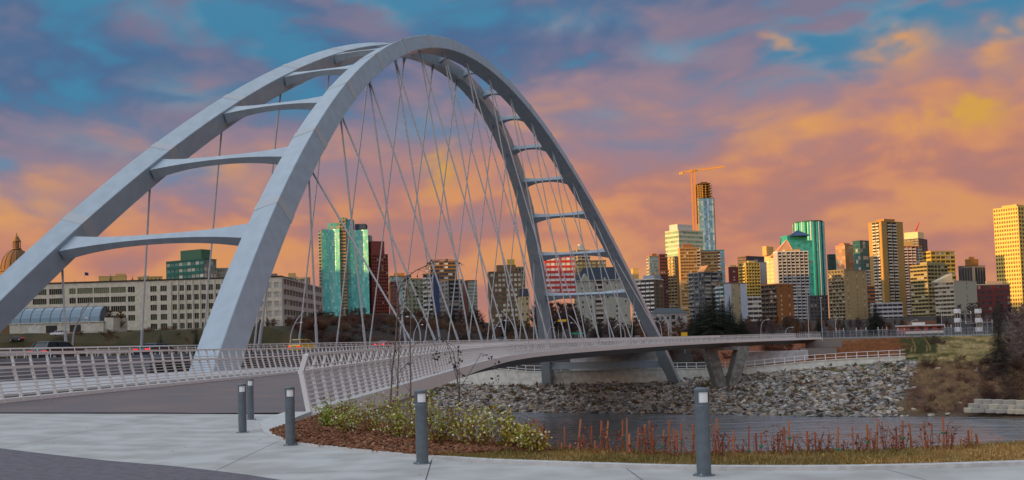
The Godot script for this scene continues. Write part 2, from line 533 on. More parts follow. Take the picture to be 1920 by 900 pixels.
func make_land() -> void:
	var xs := []
	for i in 60:
		xs.append(-1400.0 + i * 20.0)
	for i in 125:
		xs.append(-200.0 + i * 2.6)
	for i in 50:
		xs.append(125.0 + i * 26.0)
	var row := func(x: float) -> Array:
		var out := []
		var s := table(SHORE, x)
		var w := table(WALL, x)
		out.append(Vector3(x, EYE + WATER - 2.0, -(s - 8.0)))
		for k in 14:
			var d := lerpf(s, w - 0.01, k / 13.0)
			out.append(Vector3(x, EYE + land(x, d), -d))
		for dd in [0.02, 3.0, 6.9, 12.0, 18.0, 25.0, 32.0, 40.0, 48.0, 56.0, 70.0, 90.0, 120.0, 160.0, 220.0, 300.0, 420.0, 600.0, 850.0, 1300.0, 2200.0, 4200.0]:
			out.append(Vector3(x, EYE + land(x, w + dd), -(w + dd)))
		return out
	grid_land("north_bank_terrain", xs, row, M.soil, soil_tone)
	# the south bank: level to its edge, then steep to the water
	var xn := []
	for i in 30:
		xn.append(-60.0 + i * 1.5)
	for i in 60:
		xn.append(-15.0 + i * 0.45)
	for i in 12:
		xn.append(12.5 + i * 4.0)
	var rown := func(x: float) -> Array:
		var out := []
		var e := table(EDGE, x)
		for d in [-40.0, 2.0, e * 0.5, e - 0.6, e]:
			out.append(plaza(x, d, -0.16))
		for k in [0.5, 1.0, 2.0, 4.0, 7.0, 11.0, 16.0, 24.0, 34.0, 46.0]:
			var p := plaza(x, e, -0.16 - 0.47 * k + rough_noise.get_noise_2d(x * 6.0, k * 6.0) * 0.12)
			out.append(Vector3(x, p.y, -(e + k)))
		return out
	var tn := func(x: float, d: float) -> Color:
		var n := rough_noise.get_noise_2d(x * 9.0, d * 9.0)
		return Color(0.12, 0.085, 0.035).lerp(Color(0.06, 0.045, 0.02), clampf(0.5 + n, 0, 1))
	grid_land("south_bank_terrain", xn, rown, M.near_soil, tn)
	var wsh := Shape.new()
	wsh.quad(Vector3(-900, EYE + WATER, -20), Vector3(900, EYE + WATER, -20), Vector3(900, EYE + WATER, -345), Vector3(-900, EYE + WATER, -345))
	part("river_water", wsh, M.river_water, self, "structure")
	# unseen valley side, added overly tall to keep the low sun off the river
	var hill := Shape.new()
	var secs := []
	for i in 61:
		var z := 1500.0 - i * 45.0
		var hgt := 104.0 + rough_noise.get_noise_1d(i * 9.0) * 9.0
		var fade := smoothstep(0.0, 5.0, float(i)) * smoothstep(60.0, 54.0, float(i))
		var b := -22.0
		secs.append([Vector3(-1050, b, z), Vector3(-560, b, z), Vector3(-640, b + 70.0 * fade, z), Vector3(-720, EYE + hgt * fade, z), Vector3(-820, EYE + (hgt - 8.0) * fade, z), Vector3(-950, b + 60.0 * fade, z)])
	hill.tint = Color(0.05, 0.045, 0.025)
	hill.loft(secs)
	part("added_shade_hillside", hill, M.soil, self, "structure")

# ---------------------------------------------------------------- plaza and planting beds
const KERB := [Vector2(-6.24, 28), Vector2(-6.05, 24.8), Vector2(-5.6, 22.8), Vector2(-5.05, 20.8), Vector2(-4.29, 18.9), Vector2(-3.83, 17.9), Vector2(-3.18, 17.05), Vector2(-2.1, 15.7), Vector2(-1.3, 14.8), Vector2(-0.4, 13.95), Vector2(0.95, 13.08), Vector2(2.19, 12.42), Vector2(3.93, 11.95), Vector2(5.9, 11.9), Vector2(7.6, 12.2), Vector2(10, 13.2), Vector2(14, 15.5)]

func smooth_line(t: Array, per := 6) -> Array:  # Catmull-Rom through Vector2 points
	var out := []
	for i in t.size() - 1:
		var a: Vector2 = t[maxi(i - 1, 0)]
		var b: Vector2 = t[i]
		var c: Vector2 = t[i + 1]
		var d: Vector2 = t[mini(i + 2, t.size() - 1)]
		for k in per:
			out.append(b.cubic_interpolate(c, a, d, float(k) / per))
	out.append(t[t.size() - 1])
	return out

func planes(outline: PackedVector2Array) -> Array:  # cut where the ground changes slope
	var out := []
	for b in [[-80.0, -16.0], [-16.0, -6.0], [-6.0, 60.0]]:
		for q in Geometry2D.intersect_polygons(outline, PackedVector2Array([Vector2(b[0], -20), Vector2(b[1], -20), Vector2(b[1], 80), Vector2(b[0], 80)])):
			if q.size() >= 3:
				out.append(q)
	return out

func paved(s: Shape, outline: PackedVector2Array, up: float) -> void:
	for q in planes(outline):
		var ids := Geometry2D.triangulate_polygon(q)
		for i in range(0, ids.size(), 3):
			var a: Vector2 = q[ids[i]]
			var b: Vector2 = q[ids[i + 1]]
			var c: Vector2 = q[ids[i + 2]]
			if (b - a).cross(c - a) < 0.0:
				var k := b
				b = c
				c = k
			s.tri(plaza(a.x, a.y, up), plaza(b.x, b.y, up), plaza(c.x, c.y, up))

func sheet(called: String, outline: PackedVector2Array, up: float, m: Material) -> MeshInstance3D:
	var s := Shape.new()
	paved(s, outline, up)
	for i in outline.size():
		var a := outline[i]
		var b := outline[(i + 1) % outline.size()]
		s.quad(plaza(a.x, a.y, up - 0.25), plaza(b.x, b.y, up - 0.25), plaza(b.x, b.y, up), plaza(a.x, a.y, up))
	return part(called, s, m, self, "structure")

func make_plaza() -> void:
	var kerb := smooth_line(KERB)
	# paving slabs: the concrete is cast in bays with open joints
	var outline := PackedVector2Array()
	for p in kerb:
		outline.append(p)
	for q in [Vector2(14, -6), Vector2(-40, -6), Vector2(-40, 19.6), Vector2(-16.0, 25.6)]:
		outline.append(q)
	var root := Node3D.new()
	root.name = numbered("plaza_pavement")
	add_child(root)
	tag(root, "", "", "", "structure")
	var base := Shape.new()
	var cuts_a := Vector2(0.30, 0.954)  # bay lines run out from the kerb
	var i0 := 0
	var bays := [[-60.0, -7.4], [-7.4, -3.0], [-3.0, -0.1], [-0.1, 2.35], [2.35, 5.2], [5.2, 30.0]]
	for b in bays:
		var strip := PackedVector2Array([Vector2(b[0] + 0.006, -8), Vector2(b[1] - 0.006, -8), Vector2(b[1] - 0.006 + (6.0 if b[1] < 20 else 0.0) * -0.55, 60), Vector2(b[0] + 0.006 - (3.3 if b[0] > -20 else 0.0), 60)])
		for band in [[-8.0, 12.55], [12.565, 17.6], [17.615, 24.0], [24.015, 60.0]]:
			var cell := PackedVector2Array([Vector2(-70, band[0]), Vector2(40, band[0] + 1.5), Vector2(40, band[1] + 1.5), Vector2(-70, band[1])])
			for a in Geometry2D.intersect_polygons(outline, strip):
				for c in Geometry2D.intersect_polygons(a, cell):
					if c.size() < 3:
						continue
					var s := Shape.new()
					paved(s, c, 0.0)
					part("paving_slab", s, M.plaza, root)
	sheet("plaza_bedding", outline, -0.03, M.dark_concrete)
	# dark asphalt trail crossing in front, edged by the concrete
	var lane_edge := [Vector2(-40, 37), Vector2(-24, 29.5), Vector2(-14, 21.4), Vector2(-8.6, 17.4), Vector2(-5.64, 15.4), Vector2(-4.03, 13.95), Vector2(-2.88, 12.67), Vector2(-1.5, 10.8), Vector2(0, 8), Vector2(1, 5), Vector2(1, -5)]
	var trail := PackedVector2Array()
	for p in smooth_line(lane_edge, 4):
		trail.append(p)
	trail.append(Vector2(-40, -5))
	sheet("asphalt_trail", trail, 0.006, M.asphalt)
	# kerb: a low cast strip, broad at the nose by the footbridge
	var ks := Shape.new()
	for i in kerb.size() - 1:
		var a: Vector2 = kerb[i]
		var b: Vector2 = kerb[i + 1]
		var t := (b - a).normalized()
		var o := Vector2(-t.y, t.x)
		if o.dot(Vector2(0.5, 1)) < 0.0:
			o = -o
		var wa := 0.17 + 0.55 * smoothstep(-4.2, -5.6, a.x)
		var wb := 0.17 + 0.55 * smoothstep(-4.2, -5.6, b.x)
		var up := 0.045
		var p := [plaza(a.x, a.y, up), plaza(b.x, b.y, up), plaza(b.x + o.x * wb, b.y + o.y * wb, up), plaza(a.x + o.x * wa, a.y + o.y * wa, up)]
		ks.quad(p[0], p[1], p[2], p[3])
		ks.quad(plaza(a.x, a.y, -0.2), plaza(b.x, b.y, -0.2), p[1], p[0])
		ks.quad(p[3], p[2], plaza(b.x + o.x * wb, b.y + o.y * wb, -0.2), plaza(a.x + o.x * wa, a.y + o.y * wa, -0.2))
	part("kerb", ks, M.kerb, self, "structure")
	var js := Shape.new()
	js.bar(plaza(-6.3, 28.05, 0.0), plaza(-16.0, 25.65, 0.0), 0.14, 0.05)
	part("expansion_joint", js, M.rubber, self, "structure")
	# planting bed (bark chips) and the strip of dry turf
	var bed := Shape.new()
	var turf := Shape.new()
	var x := -5.0
	var kx := []
	while x < 12.0:
		kx.append(x)
		x += 0.2
	for i in kx.size() - 1:
		var ring := []
		for xx in [kx[i], kx[i + 1]]:
			var k := table(KERB, xx) + 0.10
			var e := table(EDGE, xx)
			ring.append([k, lerpf(k, e, smoothstep(-1.3, 0.7, xx)), e])
		for pair in [[0, 1, turf], [1, 2, bed]]:
			var s: Shape = pair[2]
			var up := 0.035
			var a0: float = ring[0][pair[0]]
			var a1: float = ring[1][pair[0]]
			var b0: float = ring[0][pair[1]]
			var b1: float = ring[1][pair[1]]
			if b0 - a0 < 0.01 and b1 - a1 < 0.01:
				continue
			s.tint = Color(0.13, 0.055, 0.025) if pair[0] == 1 else Color(0.28, 0.19, 0.07)
			s.quad(plaza(kx[i], a0, up), plaza(kx[i + 1], a1, up), plaza(kx[i + 1], b1, up), plaza(kx[i], b0, up))
	part("planting_bed", bed, M.near_soil, self, "structure")
	part("turf_strip", turf, M.near_soil, self, "structure")
	var chip := Shape.new()
	chip.slab(Vector3(0, -0.006, 0), Vector3(0.085, 0.012, 0.026))
	var cm := chip.done()
	var where := []
	var tones := []
	for i in 9000:
		var xx := rand(-5.0, 0.9)
		var k := table(KERB, xx) + 0.1 + 0.6 * smoothstep(-4.2, -5.6, xx)
		var e := table(EDGE, xx)
		var lo := lerpf(k, e, smoothstep(-1.3, 0.7, xx))
		if e - lo < 0.05:
			continue
		var d := lerpf(lo - 0.06, e, pow(rng.randf(), 1.2))
		var b := Basis.from_euler(Vector3(rand(-0.5, 0.5), rand(0, TAU), rand(-0.5, 0.5))).scaled_local(Vector3(rand(0.5, 1.6), rand(0.6, 1.5), rand(0.6, 1.7)))
		where.append(Transform3D(b, plaza(xx, d, rand(0.04, 0.075))))
		tones.append(Color(0.16, 0.055, 0.02).lerp(Color(0.33, 0.15, 0.07), rng.randf() * rng.randf() * 1.2) * rand(0.5, 1.3))
	tag(scatter("bark_chips", cm, M.chip, where, tones), "brown bark chips spread over the planting bed behind the kerb", "mulch")
	var bl := Shape.new()
	bl.tri(Vector3(-0.004, 0, 0), Vector3(0.004, 0, 0), Vector3(0.0, 0.085, 0.018))
	bl.tri(Vector3(0.004, 0, 0), Vector3(-0.004, 0, 0), Vector3(0.0, 0.085, 0.018))
	where = []
	tones = []
	for i in 42000:
		var xx := rand(-1.2, 9.0)
		var k := table(KERB, xx) + 0.12
		var e := table(EDGE, xx) + 0.5
		var d := lerpf(k, lerpf(k, e, smoothstep(-1.3, 0.7, xx)), rng.randf())
		if d - k < 0.02:
			continue
		var hh := rand(0.4, 1.1) * (0.8 + 0.5 * rough_noise.get_noise_2d(xx * 20.0, d * 20.0))
		where.append(Transform3D(Basis.from_euler(Vector3(rand(-0.9, 0.9), rand(0, TAU), rand(-0.7, 0.7))).scaled_local(Vector3(rand(0.8, 1.8), hh, 1.0)), plaza(xx, d, 0.03)))
		var dryness := clampf(0.68 + rough_noise.get_noise_2d(xx * 5.0, d * 5.0) + rand(-0.35, 0.35), 0, 1)
		tones.append(Color(0.26, 0.22, 0.06).lerp(Color(0.66, 0.44, 0.17), dryness))
	tag(scatter("turf_grass", bl.done(), M.blade, where, tones), "strip of dry brown and green grass along the kerb", "grass")

# ---------------------------------------------------------------- arch bridge
const ARCH_L := 230.0
const ARCH_FOOT := -15.31
const ARCH_RISE := 66.72

func arch(side: float, s: float) -> Vector3:
	var h := 4.0 * s * (1.0 - s)
	return span(ARCH_L * s, side * (19.1 - 16.1 * h), ARCH_FOOT + ARCH_RISE * h)

func arch_frame(side: float, s: float) -> Basis:  # columns: along, outward from the arch, eastward
	var t := (arch(side, s + 0.002) - arch(side, s - 0.002)).normalized()
	var up := (span(0, side * -16.1, ARCH_RISE) - span(0, 0, 0)).normalized()
	var n := (up - t * up.dot(t)).normalized()
	var b := n.cross(t)
	var east := span(0, 1, 0) - span(0, 0, 0)
	if b.dot(east) < 0.0:
		b = -b
	return Basis(t, n, b)

func rib_depth(s: float) -> float:
	return lerpf(2.05, 3.15, pow(absf(2.0 * s - 1.0), 1.7))

func deck_level(u: float) -> float:
	return -0.6 - (u + 10.0) * 0.0043

func path_west(u: float) -> float:
	return table(W_LINE, u)

func path_level(u: float) -> float:
	return table([Vector2(-40, -1.80), Vector2(-30, -1.74), Vector2(-10, -1.64), Vector2(60, -1.75), Vector2(150, -1.95), Vector2(300, -2.5)], u)

func west_level(u: float) -> float:  # the deck is banked: its west edge is higher at the south end
	return table([Vector2(-60, -1.33), Vector2(-38.8, -1.43), Vector2(-10, -1.62), Vector2(20, -1.66), Vector2(60, -1.72), Vector2(150, -1.95), Vector2(300, -2.5)], u)

var W_LINE := []
var E_LINE := []

func make_bridge() -> void:
	var root := thing("arch_bridge", "white steel arch bridge with two leaning ribs and crossed cables over the river", "bridge", span(115, 0, 0))
	for side in [1.0, -1.0]:
		var rs := Shape.new()
		var secs := []
		for i in 141:
			var s := i / 140.0
			var b := arch_frame(side, s)
			var p := arch(side, s)
			var d := rib_depth(s) * 0.5
			var w := 1.4
			var c := 0.06
			var ring := []
			for q in [Vector2(w - c, d), Vector2(w, d - c), Vector2(w, -d + c), Vector2(w - c, -d), Vector2(-w + c, -d), Vector2(-w, -d + c), Vector2(-w, d - c), Vector2(-w + c, d)]:
				ring.append(p + b.z * q.x + b.y * q.y)
			if b.x.cross(b.y).dot(b.z) > 0.0:
				ring.reverse()
			secs.append(ring)
		rs.loft(secs)
		var rib := part("arch_rib", rs, M.steel_paint, root)
		rib.set_meta("label", "nearer arch rib on the side of the footbridge" if side > 0 else "farther arch rib, its left leg leaving the picture")
		for k in 16:  # bolted splices beside each hanger, a few millimetres proud
			var s: float = 0.5 + 0.0259 * (2 * k - 15) + (0.012 if k < 8 else -0.012)
			var ps := Shape.new()
			var two := []
			for e in [-0.0022, 0.0022]:
				var b := arch_frame(side, s + e)
				var p := arch(side, s + e)
				var d := rib_depth(s + e) * 0.5 + 0.02
				two.append([p + b.z * 1.42 + b.y * d, p + b.z * 1.42 - b.y * d, p - b.z * 1.42 - b.y * d, p - b.z * 1.42 + b.y * d])
			for q in 4:
				var j := (q + 1) % 4
				ps.quad(two[0][q], two[0][j], two[1][j], two[1][q])
			part("splice_plate", ps, M.splice, rib)
		# foot with its bolted base plate
		for s in [1.0, 0.0]:
			var fs := Shape.new()
			var b := arch_frame(side, s)
			var p := arch(side, s)
			var t := b.x * (1.0 if s > 0.5 else -1.0)
			fs.bar(p - t * 0.5, p + t * 0.3, 3.9, 4.3, b.y)
			for a in [-1.5, -0.5, 0.5, 1.5]:
				for e in [-1.9, 1.9]:
					fs.bar(p + b.z * a + b.y * e - t * 1.4, p + b.z * a + b.y * e - t * 0.4, 0.25, 0.5, b.y)
			part("base_plate", fs, M.steel_paint, root)
		for s in [1.0, 0.0]:
			var b := arch_frame(side, s)
			var p := arch(side, s)
			var t := b.x * (1.0 if s > 0.5 else -1.0)
			var cs := Shape.new()
			cs.bar(p + t * 0.3, p + t * 4.5, 5.2, 5.4, b.y)
			part("thrust_block", cs, M.wall_concrete, root)
	# cross-beams, waisted in the middle
	for k in 16:
		var s: float = 0.5 + 0.0259 * (2 * k - 15)
		var cs := Shape.new()
		var bt := arch_frame(1.0, s).x
		var a := arch(-1.0, s)
		var z := arch(1.0, s)
		var across := (z - a).normalized()
		var nn := across.cross(bt).normalized()
		if nn.y < 0.0:
			nn = -nn
		var secs := []
		var half := (z - a).length() * 0.5 - 1.3
		for i in 25:
			var t := i / 12.0 - 1.0
			var q := pow(absf(t), 2.4)
			var hw := 0.42 + minf(0.95, half * 0.2) * q
			var hn := 0.36 + 0.30 * q
			var p := (a + z) * 0.5 + across * half * t + nn * 0.35 * (1.0 - t * t)
			secs.append([p + bt * hw + nn * hn, p - bt * hw + nn * hn, p - bt * hw * 0.94 - nn * hn, p + bt * hw * 0.94 - nn * hn])
		if (bt.cross(nn)).dot(across) > 0.0:
			for r in secs:
				r.reverse()
		cs.loft(secs)
		part("cross_beam", cs, M.steel_paint, root)
	# hangers: one plane to each deck edge, a second one from the east rib to the footbridge
	for k in 16:
		var s: float = 0.5 + 0.0259 * (2 * k - 15)
		var u := ARCH_L * s
		var ends := [[-1.0, span(u, -11.6, deck_level(u) - 0.2)], [1.0, span(u, 11.6, deck_level(u) - 0.2)]]
		if k > 0 and k < 15:
			ends.append([1.0, span(u + 1.0, path_west(u) + 0.1, west_level(u) - 0.1)])
		for e in ends:
			var side: float = e[0]
			var b := arch_frame(side, s)
			var top: Vector3 = arch(side, s) - b.y * rib_depth(s) * 0.5
			var foot: Vector3 = e[1]
			var d := (foot - top).normalized()
			var hs := Shape.new()
			hs.tube([top + d * 0.8, foot], 0.115, 0.115, 7)
			var h := part("hanger_cable", hs, M.cable, root)
			var sl := Shape.new()
			sl.tube([foot - d * 3.4, foot], 0.165, 0.165, 8)
			part("cable_sleeve", sl, M.sleeve, h)
			var su := Shape.new()
			su.tube([top + d * 1.2, top + d * 3.0], 0.13, 0.10, 8)
			part("cable_socket", su, M.sleeve, h)
			var so := Shape.new()
			var sx := b.x * 0.62
			so.hexa([top + d * 1.3 - sx * 0.2 - b.z * 0.05, top + d * 1.3 - sx * 0.2 + b.z * 0.05, top + d * 1.3 + sx * 0.2 + b.z * 0.05, top + d * 1.3 + sx * 0.2 - b.z * 0.05,
				top - sx - b.z * 0.05, top - sx + b.z * 0.05, top + sx + b.z * 0.05, top + sx - b.z * 0.05])
			part("hanger_bracket", so, M.steel_paint, h)
	# deck between the ribs
	var ds := Shape.new()
	var gs := Shape.new()
	var prev := []
	for i in 52:
		var u := -150.0 + i * 10.0
		var h := deck_level(u)
		var ring := [span(u, -12, h), span(u, 12, h), span(u, 12, h - 0.35), span(u, -12, h - 0.35)]
		var g := [span(u, -11.4, h - 0.35), span(u, 11.4, h - 0.35), span(u, 9.8, h - 2.3), span(u, -9.8, h - 2.3)]
		prev.append([ring, g])
	var ra := []
	var rg := []
	for q in prev:
		ra.append(q[0]); rg.append(q[1])
	ds.loft(ra); gs.loft(rg)
	part("road_deck", ds, M.asphalt, root)
	part("deck_girder", gs, M.girder, root)
	# cast upstand carrying the railing on each side of the road
	for v in [-11.75, 11.75]:
		var bs := Shape.new()
		for i in 51:
			var u := -150.0 + i * 10.0
			bs.bar(span(u, v, deck_level(u) + 0.1), span(u + 10.0, v, deck_level(u + 10.0) + 0.1), 0.4, 0.5)
		part("deck_upstand", bs, M.dark_concrete, root)
	# tie girder between the two north legs, under the deck
	var tg := Shape.new()
	tg.bar(arch(-1.0, 0.972), arch(1.0, 0.972), 2.2, 1.9)
	part("tie_girder", tg, M.steel_paint, root)
	for v in [-11.75, 11.75]:
		road_rail(root, v)
	# retaining walls that carry the road on the south bank
	var w := Shape.new()
	for v in [-12.3, 12.3]:
		w.bar(span(-150, v, -3.2), span(8, v, -3.2), 0.5, 5.0)
	part("approach_wall", w, M.dark_concrete, root)
	var pr := Shape.new()
	pr.bar(span(242, -15, -6.5), span(242, 13, -6.5), 3.0, 9.0)
	part("north_pier", pr, M.concrete, root)

func road_rail(root: Node3D, v: float) -> void:
	var rs := Shape.new()
	for hh in [0.62, 1.05]:
		for i in 44:
			var u := -80.0 + i * 8.0
			rs.bar(span(u, v, deck_level(u) + hh), span(u + 8.0, v, deck_level(u + 8.0) + hh), 0.07, 0.06 if hh < 1.0 else 0.10)
	var rail := part("road_railing", rs, M.rail_steel, root)
	var ps := Shape.new()
	ps.tube([Vector3(0, -0.15, 0), Vector3(0.05, 0.25, 0), Vector3(0.10, 0.6, 0), Vector3(0, 1.02, 0)], 0.035, 0.03, 5)
	var mesh := ps.done()
	var far := []
	var cols := []
	var sgn := signf(v)
	for i in 260:
		var u := -66.0 + i * 1.25
		var p := span(u, v, deck_level(u) + 0.3) - Vector3(0, 0.25, 0)
		var t := Transform3D(Basis(Vector3.UP, BRIDGE_TURN + (0.0 if sgn > 0 else PI)), p)
		if i < 110:
			piece("post", mesh, M.rail_steel, rail, Transform3D(t.basis, p - origin(rail)))
		else:
			far.append(t); cols.append(Color.WHITE)
	scatter("post", mesh, M.rail_steel, far, cols, rail)

# ---------------------------------------------------------------- footbridge
func make_footbridge() -> void:
	var root := thing("footbridge", "curved footbridge with leaning steel railings sweeping out to the far bank", "footbridge", span(60, 30, 0))
	var lines := {}
	for side in ["east", "west"]:
		var src: Array = E_LINE if side == "east" else W_LINE
		var pts := []
		var acc := 0.0
		var last := Vector2.INF
		for q in smooth_line(src, 14):
			if last != Vector2.INF:
				acc += q.distance_to(last)
			last = q
			pts.append([q, acc])
		lines[side] = pts
	# deck plate, edge beams and the box girder beneath
	var ds := Shape.new()
	var eb := Shape.new()
	var gd := Shape.new()
	var n: int = lines.east.size()
	for i in n - 1:
		var q := []
		for j in [i, i + 1]:
			var e: Vector2 = lines.east[j][0]
			var w: Vector2 = lines.west[j][0]
			q.append([e, w, path_level(e.x), west_level(w.x)])
		var a = q[0]
		var b = q[1]
		ds.quad(span(a[1].x, a[1].y, a[3]), span(a[0].x, a[0].y, a[2]), span(b[0].x, b[0].y, b[2]), span(b[1].x, b[1].y, b[3]))
		for k in 2:
			var o := 0.16 if k == 0 else -0.16
			var ba := span(a[k].x, a[k].y + o, a[2 + k] - 0.18)
			var bb := span(b[k].x, b[k].y + o, b[2 + k] - 0.18)
			eb.bar(ba + Vector3(0, 0.02, 0), bb + Vector3(0, 0.02, 0), 0.36, 0.56)
		if a[0].x > -23.0:
			var depth := 1.15
			gd.quad(span(a[0].x, a[0].y - 0.9, a[2] - 0.45), span(a[0].x, a[0].y - 3.2, a[2] - depth - 0.4), span(b[0].x, b[0].y - 3.2, b[2] - depth - 0.4), span(b[0].x, b[0].y - 0.9, b[2] - 0.45))
			gd.quad(span(a[0].x, a[0].y - 3.2, a[2] - depth - 0.4), span(a[1].x, a[1].y + 2.6, a[2] - depth - 0.4), span(b[1].x, b[1].y + 2.6, b[2] - depth - 0.4), span(b[0].x, b[0].y - 3.2, b[2] - depth - 0.4))
			gd.quad(span(a[1].x, a[1].y + 2.6, a[2] - depth - 0.4), span(a[1].x, a[1].y + 0.3, a[2] - 0.45), span(b[1].x, b[1].y + 0.3, b[2] - 0.45), span(b[1].x, b[1].y + 2.6, b[2] - depth - 0.4))
			gd.quad(span(a[1].x, a[1].y, a[2] - 0.44), span(a[0].x, a[0].y, a[2] - 0.44), span(b[0].x, b[0].y, b[2] - 0.44), span(b[1].x, b[1].y, b[2] - 0.44))
	part("path_deck", ds, M.deck_asphalt, root)
	part("edge_beam", eb, M.rail_steel, root)
	part("box_girder", gd, M.girder, root)
	# concrete wing walls at the south end
	var ab := Shape.new()
	for i in n - 1:
		var e: Vector2 = lines.east[i][0]
		var f: Vector2 = lines.east[i + 1][0]
		if e.x > -22.0:
			break
		ab.bar(span(e.x, e.y - 0.1, path_level(e.x) - 1.15), span(f.x, f.y - 0.1, path_level(f.x) - 1.15), 0.5, 2.0)
	part("wing_wall", ab, M.concrete, root)
	var apron := Shape.new()
	apron.hexa([span(-75, 13, -6), span(-75, 44, -6), span(20, 22, -6), span(20, 13, -6), span(-75, 13, -1.5), span(-75, 43, -1.55), span(20, 22, -1.9), span(20, 13, -1.9)])
	part("south_apron", apron, M.concrete, self, "structure")
	path_rail(root, lines.east, true)
	path_rail(root, lines.west, false)
	# the forked concrete pier on the far bank
	var top := sight(1362, 655, 276)
	var vp := Shape.new()
	var depth := Vector3(-0.30, 0, -0.95) * 1.3
	for sgn in [-1.0, 1.0]:
		var a := sight(1360, 728, 276) + Vector3(sgn * 0.9, -1.5, 0)
		var b := sight(1360, 655, 276) + Vector3(sgn * 4.3, 0, 0)
		vp.hexa([a + Vector3(-1.3, 0, 0) - depth, a + Vector3(1.3, 0, 0) - depth, a + Vector3(1.3, 0, 0) + depth, a + Vector3(-1.3, 0, 0) + depth,
			b + Vector3(-1.5, 0, 0) - depth, b + Vector3(1.5, 0, 0) - depth, b + Vector3(1.5, 0, 0) + depth, b + Vector3(-1.5, 0, 0) + depth])
	vp.slab(Vector3(top.x, top.y - 0.2, top.z), Vector3(11.6, 0.9, 2.6))
	tag(part("forked_pier", vp, M.weathered), "weathered V-shaped concrete pier standing in the rocks under the footbridge", "pier")
	var at := sight(1452, 692, 302)
	var abt := Shape.new()
	abt.box(Transform3D(Basis(Vector3.UP, -0.18), at), Vector3(-8.2, -2.0, -7), Vector3(9.5, 5.2, 2.0))
	tag(part("end_abutment", abt, M.concrete), "grey concrete abutment block that ends the footbridge on the far bank", "abutment")

